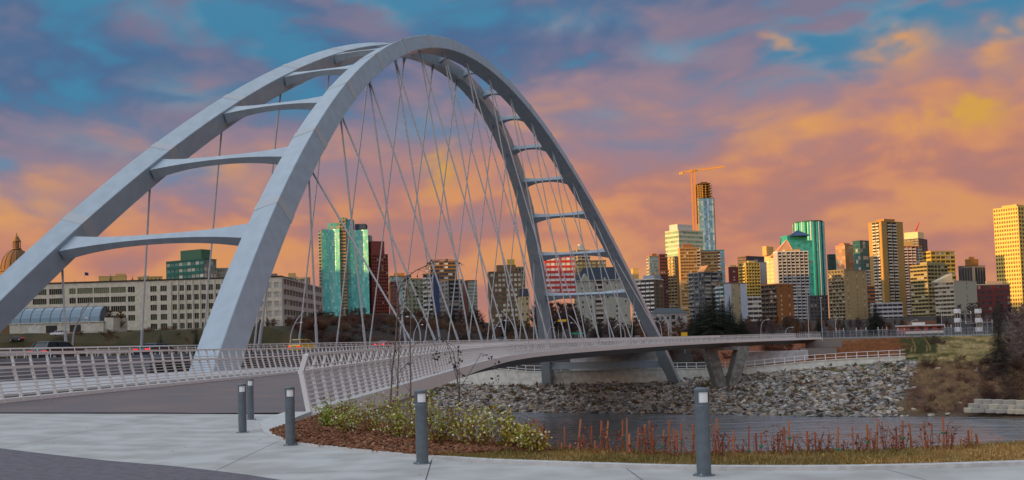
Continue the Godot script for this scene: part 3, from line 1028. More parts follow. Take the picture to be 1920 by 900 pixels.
func path_rail(root: Node3D, pts: Array, east: bool) -> void:
	# profile: offset across (towards the path for the east rail, outwards for the west one) and height
	var prof := [Vector2(0.0, 0.0), Vector2(0.19, 1.06), Vector2(0.05, 1.55)] if east else [Vector2(0.0, 0.0), Vector2(0.26, 1.02), Vector2(0.34, 1.50)]
	var level: Callable = path_level if east else west_level
	var place := func(k: int, q: Vector2) -> Vector3:
		var p: Vector2 = pts[k][0]
		var r: Vector2 = pts[mini(k + 1, pts.size() - 1)][0] - pts[maxi(k - 1, 0)][0]
		var side := Vector2(r.y, -r.x).normalized()
		if side.y > 0.0:
			side = -side  # westwards
		return span(p.x + side.x * q.x, p.y + side.y * q.x, level.call(p.x) + q.y)
	var holder := Shape.new()
	# handrail tube on the kink, larger than the others
	for k in pts.size() - 1:
		holder.bar(place.call(k, prof[1] + Vector2(0.05, 0.03)), place.call(k + 1, prof[1] + Vector2(0.05, 0.03)), 0.11, 0.085)
	var rail := part("railing", holder, M.rail_steel, root)
	rail.set_meta("label", "near railing with a bent end post" if east else "far railing between the path and the road")
	var bars := []
	for i in 8:
		bars.append([prof[0].lerp(prof[1], (i + 0.7) / 8.6), 0.027])
	bars.append([prof[1].lerp(prof[2], 0.36), 0.03])
	bars.append([prof[2], 0.07])
	for b in bars:
		var rs := Shape.new()
		for k in pts.size() - 1:
			rs.bar(place.call(k, b[0]), place.call(k + 1, b[0]), b[1] * 1.3, b[1])
		part("top_rail" if b[1] > 0.05 else "rail", rs, M.rail_steel, rail)
	if not east:  # solid wind panel on the upper part of the far railing along the river span
		var wp := Shape.new()
		for k in pts.size() - 1:
			if pts[k][0].x > 26.0 and pts[k][0].x < 232.0:
				wp.bar(place.call(k, prof[1].lerp(prof[2], 0.5) + Vector2(0.0, 0.03)), place.call(k + 1, prof[1].lerp(prof[2], 0.5) + Vector2(0.0, 0.03)), 0.05, 0.40)
		part("wind_panel", wp, M.rail_steel, rail)
	# posts: flat plates bent at the handrail
	var ps := Shape.new()
	var two := []
	for z in [-0.028, 0.028]:
		var o := []
		for q in [[prof[0], 0.06], [prof[0].lerp(prof[1], 0.5), 0.045], [prof[1] - Vector2(0, 0.06), 0.05], [prof[1] + Vector2(0, 0.05), 0.042], [prof[2], 0.03]]:
			o.append([Vector3(-q[0].x - q[1], q[0].y, z), Vector3(-q[0].x + q[1], q[0].y, z)])
		two.append(o)
	for i in 4:
		var f: Array = two[1]
		var k: Array = two[0]
		ps.quad(f[i][0], f[i][1], f[i + 1][1], f[i + 1][0])
		ps.quad(k[i][1], k[i][0], k[i + 1][0], k[i + 1][1])
		ps.quad(f[i][1], k[i][1], k[i + 1][1], f[i + 1][1])
		ps.quad(k[i][0], f[i][0], f[i + 1][0], k[i + 1][0])
	ps.quad(two[1][4][0], two[1][4][1], two[0][4][1], two[0][4][0])
	var mesh := ps.done()
	var big := Shape.new()
	for i in 4:
		var b0: Vector2 = [prof[0], prof[0].lerp(prof[1], 0.5), prof[1], prof[1] + Vector2(0, 0.05), prof[2]][i]
		var b1: Vector2 = [prof[0], prof[0].lerp(prof[1], 0.5), prof[1], prof[1] + Vector2(0, 0.05), prof[2]][i + 1]
		big.bar(Vector3(-b0.x, b0.y, 0), Vector3(-b1.x, b1.y, 0), 0.13, 0.17, Vector3(0, 0, 1))
	var total: float = pts[pts.size() - 1][1]
	var step := 1.06
	var count := int(total / step)
	var k := 0
	var far := []
	var cols := []
	for i in count + 1:
		var s := i * step
		while k < pts.size() - 2 and pts[k + 1][1] < s:
			k += 1
		var f: float = clampf((s - pts[k][1]) / maxf(1e-4, pts[k + 1][1] - pts[k][1]), 0.0, 1.0)
		var p: Vector2 = pts[k][0].lerp(pts[k + 1][0], f)
		var r: Vector2 = (pts[k + 1][0] - pts[k][0]).normalized()
		var at := span(p.x, p.y, level.call(p.x))
		var along := (span(p.x + r.x, p.y + r.y, 0) - span(p.x, p.y, 0)).normalized()
		var t := Transform3D(Basis(Vector3.UP.cross(-along).normalized(), Vector3.UP, -along), at)
		if i == 0 and east:
			var es := piece("end_post", big.done(), M.post_steel, rail, Transform3D(t.basis, at - origin(rail)))
			es.set_meta("label", "broad bent end post of the railing")
		elif i < 150:
			piece("post", mesh, M.post_steel, rail, Transform3D(t.basis, at - origin(rail)))
		else:
			far.append(t); cols.append(Color.WHITE)
	scatter("post", mesh, M.post_steel, far, cols, rail)

# ---------------------------------------------------------------- bollards, lamps, vehicles
func make_bollards() -> void:
	var proto: Node3D = null
	var rows := [[1320, 887, 163.0, "large light bollard at the right on the kerb before the stakes"], [792, 864, 137.0, "light bollard at the kerb beside the leafy shrubs, in the middle of the picture"], [545, 833, 109.0, "light bollard at the kerb nose in front of the bent railing end post"], [455, 811, 91.0, "light bollard on open concrete, the nearer of the close pair"], [470, 786, 76.0, "light bollard farthest from the kerb, half hidden behind another bollard"]]
	for r in rows:
		var d: float = FOCAL / r[2]
		var x := sight(r[0], r[1], d).x
		var p := plaza(x, d)
		if proto == null:
			proto = thing("light_bollard", r[3], "bollard", Vector3.ZERO, "light bollards along the kerb")
			var body := Shape.new()
			body.lathe(Vector3.ZERO, [Vector2(0.083, 0.0), Vector2(0.083, 0.02), Vector2(0.083, 0.80), Vector2(0.079, 0.806), Vector2(0.079, 0.812), Vector2(0.083, 0.818), Vector2(0.083, 0.832), Vector2(0.074, 0.834), Vector2(0.0, 0.834)], 32)
			part("body", body, M.bollard_paint, proto)
			var plate := Shape.new()
			plate.lathe(Vector3.ZERO, [Vector2(0.125, 0.0), Vector2(0.125, 0.012), Vector2(0.12, 0.016), Vector2(0.08, 0.016)], 28)
			var pl := part("base_plate", plate, M.bollard_paint, proto)
			for i in 4:
				var bs := Shape.new()
				var a := PI / 4 + i * PI / 2
				bs.lathe(Vector3(cos(a) * 0.104, 0.014, sin(a) * 0.104), [Vector2(0.011, 0), Vector2(0.011, 0.014), Vector2(0.0, 0.016)], 6, false)
				part("bolt", bs, M.cable, pl)
			var le := Shape.new()
			le.lathe(Vector3.ZERO, [Vector2(0.072, 0.832), Vector2(0.072, 0.955)], 28)
			part("lens", le, M.lens, proto)
			var guard := Shape.new()  # the lens is shuttered at the sides and the back
			for i in 16:
				var a0 := deg_to_rad(-35.0 + i * 15.6)
				var a1 := deg_to_rad(-35.0 + (i + 1) * 15.6)
				var q := [Vector3(cos(a0), 0, -sin(a0)), Vector3(cos(a1), 0, -sin(a1))]
				guard.squad(q[0] * 0.083 + Vector3(0, 0.832, 0), q[1] * 0.083 + Vector3(0, 0.832, 0), q[1] * 0.083 + Vector3(0, 0.955, 0), q[0] * 0.083 + Vector3(0, 0.955, 0), q[0], q[1], q[1], q[0])
				guard.squad(q[1] * 0.074 + Vector3(0, 0.832, 0), q[0] * 0.074 + Vector3(0, 0.832, 0), q[0] * 0.074 + Vector3(0, 0.955, 0), q[1] * 0.074 + Vector3(0, 0.955, 0), -q[1], -q[0], -q[0], -q[1])
			part("lens_guard", guard, M.bollard_paint, proto)
			var cap := Shape.new()
			cap.lathe(Vector3.ZERO, [Vector2(0.0, 0.952), Vector2(0.086, 0.952), Vector2(0.088, 0.956), Vector2(0.088, 0.984), Vector2(0.082, 0.994), Vector2(0.05, 1.0), Vector2(0.0, 1.002)], 32)
			part("cap", cap, M.bollard_paint, proto)
			proto.position = p
			proto.rotation = Vector3(0, 0.30, -0.008)
		else:
			copy_of(proto, p, 0.35, Vector3.ONE, r[3])

func make_street_lamps() -> void:
	var places := []
	var west := ["dark street lamp nearest on the left, its arm bent over the embankment", "street lamp on the far road edge just right of the near arch leg", "street lamp on the far road edge before the dark spruces", "street lamp on the far road edge before the brown apartment slab", "street lamp on the far road edge inside the far arch opening"]
	var east := ["street lamp on the near road edge bending left, past the yellow taxi", "street lamp on the near road edge left of the far arch leg", "street lamp on the near road edge just left of the middle cables", "street lamp on the near road edge close to the far arch foot"]
	for i in 5:
		places.append([[27.0, 72.0, 117.0, 162.0, 207.0][i], -11.9, west[i]])
	for i in 4:
		places.append([[65.0, 106.0, 150.0, 195.0][i], 11.9, east[i]])
	var proto: Node3D = null
	for p in places:
		var at := span(p[0], p[1], deck_level(p[0]) + 0.2)
		var turn: float = BRIDGE_TURN + (0.0 if p[1] < 0 else PI)
		if proto == null:
			proto = thing("street_lamp", p[2], "street lamp", Vector3.ZERO, "curved street lamps on the bridge")
			var s := Shape.new()
			var pts := []
			for k in 13:
				var t := k / 12.0
				pts.append(Vector3(-0.35 * sin(t * PI) * (1.0 - t) + 2.3 * pow(t, 2.6), 6.4 * t - 0.5 * t * t * t, 0))
			s.tube(pts, 0.11, 0.06, 7)
			part("curved_pole", s, M.cable, proto)
			var arm := Shape.new()
			arm.tube([pts[8], pts[8] + Vector3(0.9, 0.12, 0)], 0.035, 0.03, 5)
			part("arm", arm, M.cable, proto)
			var h := Shape.new()
			h.lathe(pts[8] + Vector3(1.05, 0.06, 0), [Vector2(0.0, 0.0), Vector2(0.2, 0.0), Vector2(0.22, 0.05), Vector2(0.12, 0.13), Vector2(0, 0.15)], 12)
			part("lamp_head", h, M.lens, proto)
			proto.transform = Transform3D(Basis(Vector3.UP, turn), at)
		else:
			copy_of(proto, at, turn, Vector3.ONE, p[2])

func make_car(called: String, label: String, category: String, at: Vector3, turn: float, paint: Color, kind: String, group := "") -> Node3D:
	# profile of the body and of the glass house along the length, x forward
	var o := thing(called, label, category, Vector3.ZERO, group)
	var prof: Array
	var house: Array
	var wdt := 0.92
	match kind:
		"van":
			prof = [Vector2(-2.45, 0.35), Vector2(-2.5, 0.95), Vector2(-2.3, 1.12), Vector2(1.35, 1.10), Vector2(2.25, 0.86), Vector2(2.5, 0.62), Vector2(2.48, 0.32)]
			house = [Vector2(-2.3, 1.10), Vector2(-2.05, 1.78), Vector2(-1.7, 1.86), Vector2(0.2, 1.82), Vector2(0.55, 1.74), Vector2(1.4, 1.08)]
		"pickup":
			prof = [Vector2(-2.75, 0.42), Vector2(-2.75, 1.08), Vector2(-0.75, 1.10), Vector2(-0.7, 1.12), Vector2(1.3, 1.12), Vector2(2.5, 1.02), Vector2(2.7, 0.8), Vector2(2.7, 0.4)]
			house = [Vector2(-0.75, 1.10), Vector2(-0.6, 1.75), Vector2(-0.4, 1.82), Vector2(0.6, 1.80), Vector2(0.8, 1.74), Vector2(1.45, 1.10)]
		"suv":
			prof = [Vector2(-2.3, 0.38), Vector2(-2.38, 0.8), Vector2(-2.25, 1.12), Vector2(1.0, 1.10), Vector2(2.1, 1.0), Vector2(2.35, 0.78), Vector2(2.32, 0.36)]
			house = [Vector2(-2.25, 1.10), Vector2(-1.85, 1.66), Vector2(-1.5, 1.74), Vector2(0.1, 1.72), Vector2(0.4, 1.66), Vector2(1.2, 1.09)]
		_:
			prof = [Vector2(-2.25, 0.34), Vector2(-2.32, 0.72), Vector2(-2.2, 0.98), Vector2(-1.5, 1.02), Vector2(1.1, 0.98), Vector2(2.1, 0.82), Vector2(2.3, 0.62), Vector2(2.28, 0.32)]
			house = [Vector2(-1.75, 1.0), Vector2(-1.0, 1.40), Vector2(-0.6, 1.46), Vector2(0.2, 1.45), Vector2(0.45, 1.40), Vector2(1.25, 0.98)]
	var body := Shape.new()
	body.tint = paint
	_extrude_car(body, prof, wdt, 0.10, 0.0)
	part("body", body, M.car_paint, o)
	var roof := Shape.new()
	roof.tint = paint
	var gl := Shape.new()
	# roof panel and pillars in paint, glass between them
	var top: Array = [house[1], house[2], house[3], house[4]]
	for i in 3:
		for s in [0.0]:
			roof.hexa([Vector3(top[i].x, top[i].y - 0.07, 0.70), Vector3(top[i + 1].x, top[i + 1].y - 0.07, 0.70), Vector3(top[i + 1].x, top[i + 1].y - 0.07, -0.70), Vector3(top[i].x, top[i].y - 0.07, -0.70),
				Vector3(top[i].x, top[i].y, 0.64), Vector3(top[i + 1].x, top[i + 1].y, 0.64), Vector3(top[i + 1].x, top[i + 1].y, -0.64), Vector3(top[i].x, top[i].y, -0.64)])
	for z in [-1.0, 1.0]:
		var pillars := [[house[0], house[1]], [house[5], house[4]], [Vector2(lerpf(house[0].x, house[5].x, 0.47), house[0].y), Vector2(lerpf(house[1].x, house[4].x, 0.47), house[2].y - 0.03)]]
		for q in pillars:
			roof.bar(Vector3(q[0].x, q[0].y, z * 0.86), Vector3(q[1].x, q[1].y - 0.03, z * 0.69), 0.09, 0.07, Vector3(1, 0, 0))
	part("roof", roof, M.car_paint, o)
	var hs := []
	for q in house:
		hs.append(Vector2(q.x * 0.985, q.y - 0.035))
	_extrude_car(gl, hs, 0.835, 0.165, 1.0)
	part("windows", gl, M.car_glass, o)
	for x in [-1.42, 1.45]:
		for z in [-0.82, 0.82]:
			var wh := Shape.new()
			wh.tube([Vector3(x, 0.34, z - 0.11), Vector3(x, 0.34, z + 0.11)], 0.34, 0.34, 16)
			var tyre := part("wheel", wh, M.rubber, o)
			var rim := Shape.new()
			var zz: float = z + signf(z) * 0.115
			rim.tube([Vector3(x, 0.34, zz - 0.02), Vector3(x, 0.34, zz + 0.02)], 0.21, 0.19, 12)
			part("rim", rim, M.cable, tyre)
	for z in [-0.68, 0.68]:
		var t := Shape.new()
		t.box(Transform3D(Basis(), Vector3(prof[1].x - 0.02, 0.86, z)), Vector3(0, -0.09, -0.22), Vector3(0.14, 0.09, 0.22))
		part("tail_lamp", t, M.tail_lamp, o)
		var hl := Shape.new()
		hl.box(Transform3D(Basis(), Vector3(2.24, 0.68, z)), Vector3(-0.12, -0.07, -0.2), Vector3(0.06, 0.07, 0.2))
		part("headlamp", hl, M.lens, o)
	o.transform = Transform3D(Basis(Vector3.UP, turn), at)
	return o

func _extrude_car(s: Shape, prof: Array, half: float, tuck: float, lean: float) -> void:
	# a closed side profile, its upper edge drawn in by tuck
	var n := prof.size()
	var top := -1e9
	var low := 1e9
	for q in prof:
		top = maxf(top, q.y)
		low = minf(low, q.y)
	var w := []
	for q in prof:
		var f: float = (q.y - low) / maxf(0.01, top - low)
		w.append(half - tuck * (f if lean > 0.5 else maxf(0.0, f - 0.6) * 1.6 + maxf(0.0, absf(q.x) - 1.9) * 0.25))
	for i in n - 1:
		s.quad(Vector3(prof[i].x, prof[i].y, w[i]), Vector3(prof[i + 1].x, prof[i + 1].y, w[i + 1]), Vector3(prof[i + 1].x, prof[i + 1].y, -w[i + 1]), Vector3(prof[i].x, prof[i].y, -w[i]))
	s.quad(Vector3(prof[n - 1].x, prof[n - 1].y, w[n - 1]), Vector3(prof[0].x, prof[0].y, w[0]), Vector3(prof[0].x, prof[0].y, -w[0]), Vector3(prof[n - 1].x, prof[n - 1].y, -w[n - 1]))
	var mid := Vector3((prof[0].x + prof[n - 1].x) / 2, low, half - 0.02)
	for i in n - 1:
		for z in [1.0, -1.0]:
			var a := Vector3(prof[i].x, prof[i].y, w[i] * z)
			var b := Vector3(prof[i + 1].x, prof[i + 1].y, w[i + 1] * z)
			var m := Vector3(mid.x, mid.y, mid.z * z)
			if z > 0:
				s.tri(m, b, a)
			else:
				s.tri(m, a, b)

func make_traffic() -> void:
	var north := PI / 2.0 + BRIDGE_TURN
	var rows := [["suv", 108.0, 2.0, Color(0.008, 0.009, 0.012), "black sport utility vehicle heading away on the bridge at the left, tail lamps lit", "car", "parked_car"],
		["sedan", 293.0, 2.2, Color(0.012, 0.016, 0.03), "dark blue car on the bridge beside the near arch leg, tail lamps lit", "car", ""],
		["van", 568.0, -5.0, Color(0.62, 0.42, 0.01), "yellow taxi van crossing the bridge right of the near arch leg", "taxi", ""],
		["sedan", 722.0, -2.0, Color(0.22, 0.012, 0.02), "dark red car on the bridge behind the saplings", "car", ""],
		["sedan", 930.0, -5.0, Color(0.35, 0.36, 0.37), "silver car on the bridge left of the far arch leg", "car", ""],
		["suv", 1196.0, 5.0, Color(0.10, 0.01, 0.01), "small red car with lit tail lamps near the far arch foot", "car", ""]]
	for r in rows:
		var u := lane(r[1], r[2])
		make_car({"suv": "sport_utility_car", "van": "taxi_van"}.get(r[0], "saloon_car"), r[4], r[5], span(u, r[2], deck_level(u) + 0.004), north, r[3], r[0])
	for r in [["sedan", 30.0, 344.0, Color(0.02, 0.022, 0.025), "black car parked below the glass-roofed greenhouse"], ["pickup", 111.0, 344.0, Color(0.62, 0.63, 0.64), "white pickup truck parked beside the greenhouse doors"]]:
		var p := sight(r[1], 627.0, r[2])
		p.y = EYE + land(p.x, r[2]) + 0.03
		make_car("pickup_truck" if r[0] == "pickup" else "saloon_car", r[4], "truck" if r[0] == "pickup" else "car", p, PI, r[3], r[0])

# ---------------------------------------------------------------- buildings
class Fabric:  # the shapes that one building is put together from
	var wall := Shape.new()
	var glass := Shape.new()
	var trim := Shape.new()
	var core := Shape.new()
	var glass_col := Color(0.05, 0.07, 0.08)
	var blind := Color(0.42, 0.40, 0.34)
	var blinds := 0.14
	var trim_col := Color(0.5, 0.5, 0.48)
	var fh := 3.1

func face(fb: Fabric, f: Transform3D, w: float, h: float, bays: String, wall_col: Color) -> void:
	# f: x along the face, y up, z outward; bays: kind[count]:weight[:tone]
	var list := []
	var sum := 0.0
	for b in bays.split(" ", false):
		var q := b.split(":")
		var k := q[0].substr(0, 1)
		var cnt := q[0].substr(1).to_int() if q[0].length() > 1 else 0
		var wt := q[1].to_float() if q.size() > 1 else 1.0
		list.append([k, cnt, wt])
		sum += wt
	var floors := maxi(1, int(round(h / fb.fh)))
	var fh := h / floors
	var x := 0.0
	for b in list:
		var x1: float = x + w * b[2] / sum
		var bw := x1 - x
		fb.wall.tint = wall_col
		match b[0]:
			"w":  # plain wall
				fb.wall.box(f, Vector3(x, 0, -0.5), Vector3(x1, h, 0.35))
			"p":  # plain panel in the trim colour
				fb.wall.tint = fb.trim_col
				fb.wall.box(f, Vector3(x, 0, -0.5), Vector3(x1, h, 0.35))
			"s":  # plain wall with a few small windows
				fb.wall.box(f, Vector3(x, 0, -0.5), Vector3(x1, h, 0.20))
				for i in floors:
					for j in b[1]:
						var cx: float = x + bw * (j + 0.5) / b[1]
						fb.glass.tint = fb.glass_col if rng.randf() > 0.3 else fb.blind
						var y0 := (i + 0.35) * fh
						fb.glass.quad(f * Vector3(cx - 0.55, y0, 0.23), f * Vector3(cx + 0.55, y0, 0.23), f * Vector3(cx + 0.55, y0 + fh * 0.42, 0.23), f * Vector3(cx - 0.55, y0 + fh * 0.42, 0.23))
			"g", "r", "c":  # g: punched windows; r: ribbons between spandrels; c: curtain wall
				var n: int = maxi(1, b[1])
				var low: float = {"g": 0.42, "r": 0.46, "c": 0.10}[b[0]]
				var pier: float = {"g": 0.32, "r": 0.05, "c": 0.05}[b[0]]
				var proud: float = {"g": 0.30, "r": 0.35, "c": 0.07}[b[0]]
				fb.wall.tint = wall_col if b[0] != "c" else fb.trim_col
				for i in floors + 1:
					var y0 := i * fh - (fh * low * 0.3 if i > 0 else 0.0)
					fb.wall.box(f, Vector3(x, y0, -0.2), Vector3(x1, minf(h, y0 + fh * low), proud))
				for j in n + 1:
					var cx := x + bw * j / n
					var hw := bw / n * pier * 0.5
					fb.wall.box(f, Vector3(maxf(x, cx - hw), 0, -0.2), Vector3(minf(x1, cx + hw), h - 0.02, proud - 0.03))
				for i in floors:
					for j in n:
						var a := x + bw * j / n
						var c := x + bw * (j + 1) / n
						fb.glass.tint = (fb.glass_col * rand(0.75, 1.3)) if rng.randf() > fb.blinds else fb.blind * rand(0.6, 1.1)
						fb.glass.quad(f * Vector3(a, i * fh, 0.02), f * Vector3(c, i * fh, 0.02), f * Vector3(c, (i + 1) * fh, 0.02), f * Vector3(a, (i + 1) * fh, 0.02))
			"b":  # stacked balconies before recessed glazing
				var n: int = maxi(1, b[1])
				for i in floors:
					for j in n:
						var a := x + bw * j / n
						var c := x + bw * (j + 1) / n
						fb.glass.tint = (fb.glass_col * rand(0.6, 1.2)) if rng.randf() > fb.blinds * 1.6 else fb.blind * rand(0.6, 1.1)
						fb.glass.quad(f * Vector3(a, i * fh, -0.4), f * Vector3(c, i * fh, -0.4), f * Vector3(c, (i + 1) * fh, -0.4), f * Vector3(a, (i + 1) * fh, -0.4))
						fb.trim.tint = fb.trim_col
						var g := 0.10 * (c - a)
						fb.trim.box(f, Vector3(a + g, i * fh - 0.12, -0.4), Vector3(c - g, i * fh + 0.12, 1.15))
						fb.trim.box(f, Vector3(a + g, i * fh + 0.12, 1.03), Vector3(c - g, i * fh + 1.1, 1.15))
				fb.wall.tint = wall_col
				for j in n + 1:
					var cx := x + bw * j / n
					fb.wall.box(f, Vector3(maxf(x, cx - 0.35), 0, -0.6), Vector3(minf(x1, cx + 0.35), h, 0.3))
		x = x1

func tower(called: String, label: String, xl: float, xc: float, xr: float, top: float, d: float, left: String, right: String, wall_col: Color, opt := {}) -> Node3D:
	# a block whose nearest vertical edge stands on bearing xc, its two faces ending on bearings xl and xr
	var corner := sight(xc, top, d)
	var turn: float = deg_to_rad(opt.get("turn", 24.0))
	var tl := sight(xl, top, 1.0).x
	var tr := sight(xr, top, 1.0).x
	var a: float = (tr * d - corner.x) / (cos(turn) - tr * sin(turn))
	var b: float = (corner.x - tl * d) / (sin(turn) + tl * cos(turn)) if xl < xc - 0.5 else opt.get("deep", 16.0)
	if xr < xc + 0.5:
		a = opt.get("deep", 16.0)
	a = clampf(a, 3.0, 90.0)
	b = clampf(b, 3.0, 110.0)
	var base: float = EYE + land(corner.x, d) - 1.5
	if opt.has("base"):
		base = sight(xc, opt.base, d).y
	var h := corner.y - base
	var o := thing(called, label, opt.get("category", "building"), Vector3(corner.x, base, -d), opt.get("group", ""))
	var fb := Fabric.new()
	fb.glass_col = opt.get("glass", fb.glass_col)
	fb.blind = opt.get("blind", fb.blind)
	fb.blinds = opt.get("blinds", fb.blinds)
	fb.trim_col = opt.get("trim", fb.trim_col)
	fb.fh = opt.get("floor", 3.1)
	var er := Vector3(cos(turn), 0, -sin(turn))
	var eb := Vector3(-sin(turn), 0, -cos(turn))
	var p := Vector3(corner.x, base, -d)
	var lw := b
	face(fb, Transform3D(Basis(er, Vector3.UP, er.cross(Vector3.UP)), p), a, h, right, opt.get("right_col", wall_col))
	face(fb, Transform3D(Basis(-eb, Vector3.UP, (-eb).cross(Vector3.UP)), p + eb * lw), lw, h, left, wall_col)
	fb.core.tint = wall_col
	var t := Transform3D(Basis(er, Vector3.UP, -eb), p)
	fb.core.box(t, Vector3(0.42, 0, -b + 0.1), Vector3(a - 0.1, h - 0.05, -0.42))
	fb.wall.tint = opt.get("roof", wall_col * 0.85)
	fb.wall.box(t, Vector3(-0.4, h, -b - 0.1), Vector3(a + 0.1, h + 0.9, 0.4))
	part("walls", fb.wall, M.facade, o)
	part("core", fb.core, M.facade, o)
	if fb.glass.v.size():
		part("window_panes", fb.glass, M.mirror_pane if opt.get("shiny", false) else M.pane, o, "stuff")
	if fb.trim.v.size():
		part("balconies", fb.trim, M.facade, o, "stuff")
	for r in opt.get("boxes", []):  # roof-top blocks: share along a, along b, sizes, height, colour
		var s := Shape.new()
		s.tint = r[5]
		s.box(t, Vector3(a * r[0], h + 0.88, -b * (r[1] + r[3])), Vector3(a * (r[0] + r[2]), h + r[4], -b * r[1]))
		part("roof_house", s, M.facade, o)
	return o

func roof_prism(o: Node3D, t: Transform3D, lo: Vector3, hi: Vector3, ridge: float, along_x: bool, col: Color, called := "roof") -> void:
	var s := Shape.new()
	s.tint = col
	var e := 0.6
	lo -= Vector3(e, 0, e)
	hi += Vector3(e, 0, e)
	var m := (lo + hi) / 2
	var inset := 0.18
	var r0 := t * (Vector3(lerpf(lo.x, hi.x, inset), ridge, m.z) if along_x else Vector3(m.x, ridge, lerpf(lo.z, hi.z, inset)))
	var r1 := t * (Vector3(lerpf(lo.x, hi.x, 1.0 - inset), ridge, m.z) if along_x else Vector3(m.x, ridge, lerpf(lo.z, hi.z, 1.0 - inset)))
	var c := [t * Vector3(lo.x, lo.y, hi.z), t * Vector3(hi.x, lo.y, hi.z), t * Vector3(hi.x, lo.y, lo.z), t * Vector3(lo.x, lo.y, lo.z)]
	if along_x:
		s.quad(c[0], c[1], r1, r0); s.tri(c[1], c[2], r1); s.quad(c[2], c[3], r0, r1); s.tri(c[3], c[0], r0)
	else:
		s.tri(c[0], c[1], r1); s.quad(c[1], c[2], r0, r1); s.tri(c[2], c[3], r0); s.quad(c[3], c[0], r1, r0)
	part(called, s, M.facade, o)

func make_city() -> void:
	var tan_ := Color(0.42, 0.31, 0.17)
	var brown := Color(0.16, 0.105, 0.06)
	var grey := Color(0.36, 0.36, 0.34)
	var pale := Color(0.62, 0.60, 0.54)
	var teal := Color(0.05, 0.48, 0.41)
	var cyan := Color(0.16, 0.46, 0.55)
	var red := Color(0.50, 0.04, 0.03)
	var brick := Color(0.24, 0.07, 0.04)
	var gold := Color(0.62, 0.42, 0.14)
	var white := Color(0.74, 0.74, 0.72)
	var dark := Color(0.05, 0.055, 0.06)
	# --- left of the near leg
	tower("office_block", "green glass office block with a smaller storey on its roof, above the long white building", 312, 382, 405, 487, 700, "r9:9", "g4:1", Color(0.03, 0.15, 0.115), {"floor": 4.4, "glass": Color(0.10, 0.24, 0.20), "blind": Color(0.62, 0.62, 0.5), "blinds": 0.35, "trim": Color(0.03, 0.13, 0.10), "turn": 62, "right_col": Color(0.30, 0.28, 0.27), "boxes": [[0.1, 0.1, 0.75, 0.55, 7.6, Color(0.07, 0.17, 0.10)]]})
	tower("concrete_block", "small grey-green concrete block touching the near arch leg's left edge", 405, 407, 432, 505, 720, "w:1", "g5:1", Color(0.40, 0.40, 0.33), {"turn": 8, "glass": Color(0.3, 0.3, 0.2)})
	tower("sandstone_block", "low orange block behind the white building, left of the roof trees", 184, 186, 236, 520, 760, "w:1", "w:1", gold, {"turn": 8, "boxes": [[0.62, 0.1, 0.35, 0.6, 2.4, gold]]})
	tower("sandstone_block", "low orange block behind the white building, between roof trees and office", 257, 259, 303, 521, 770, "w:1", "s6:1", gold, {"turn": 8, "boxes": [[0.2, 0.1, 0.25, 0.6, 1.8, pale]]})
	tower("grey_block", "dark grey block just right of the near arch leg above the white building", 495, 498, 519, 516, 640, "w:1", "w:1", Color(0.28, 0.24, 0.22), {"turn": 8})
	tower("concrete_office", "beige concrete office with a raised middle, right of the near arch leg", 520, 523, 558, 522, 700, "w:1", "g6:1", Color(0.42, 0.38, 0.28), {"turn": 10, "boxes": [[0.5, 0.1, 0.4, 0.7, 3.5, gold]]})
	tower("concrete_office", "beige concrete office block with a gold roof edge left of the green glass tower", 556, 574, 581, 522, 690, "g5:1", "w:1", Color(0.38, 0.34, 0.24), {"turn": 60, "roof": gold})
	tower("low_office", "low dark office with an orange parapet beside the green glass tower", 578, 580, 604, 540, 690, "w:1", "r4:1", Color(0.20, 0.13, 0.09), {"turn": 8, "roof": Color(0.5, 0.2, 0.06)})
	glass_tower()
	tower("brick_tower", "dark red brick tower with stepped top right of the green glass tower", 690, 697, 727, 478, 960, "r3:1", "g7:1", Color(0.21, 0.05, 0.035), {"turn": 30, "glass": Color(0.03, 0.012, 0.012), "blinds": 0.06, "boxes": [[0.0, 0.0, 0.8, 0.8, 13.0, Color(0.21, 0.05, 0.035)]]})
	tower("glass_annex", "pale glass office with an orange cornice behind the saplings", 729, 731, 771, 519, 1010, "c1:1", "c7:1", Color(0.25, 0.5, 0.52), {"turn": 8, "glass": Color(0.3, 0.55, 0.55), "shiny": true, "roof": Color(0.55, 0.25, 0.05), "boxes": [[0.2, 0.1, 0.5, 0.6, 4.0, Color(0.55, 0.28, 0.08)]]})
	tower("brick_block", "narrow red brick block right of the dark red tower, behind a cable", 730, 732, 748, 530, 900, "w:1", "g3:1", Color(0.24, 0.08, 0.05), {"turn": 8})
	tower("apartment_block", "beige and green apartment block with balconies behind the saplings", 755, 764, 803, 524, 760, "b1:1", "g4:3 b1:1", Color(0.36, 0.34, 0.25), {"turn": 24, "trim": Color(0.4, 0.4, 0.36), "glass": Color(0.10, 0.20, 0.12), "roof": Color(0.4, 0.28, 0.12)})
	tower("brown_apartments", "brown banded apartment tower rising behind the blue-sided one", 803, 807, 856, 492, 900, "b1:1", "r6:1", Color(0.30, 0.16, 0.06), {"turn": 10, "blind": Color(0.75, 0.75, 0.7), "blinds": 0.3, "roof": Color(0.15, 0.08, 0.04)})
	tower("blue_apartments", "apartment tower with a dark blue end wall and orange cornice", 793, 812, 822, 514, 740, "b2:1", "w:1", Color(0.35, 0.36, 0.28), {"turn": 55, "right_col": Color(0.05, 0.09, 0.22), "roof": Color(0.5, 0.22, 0.05), "blinds": 0.3})
	tower("grey_apartments", "grey apartment tower with stacked dark balconies left of the brown slab", 822, 840, 867, 526, 760, "g3:1", "b1:3 g1:1", Color(0.33, 0.33, 0.31), {"turn": 22, "trim": Color(0.22, 0.22, 0.22), "roof": Color(0.35, 0.24, 0.12)})
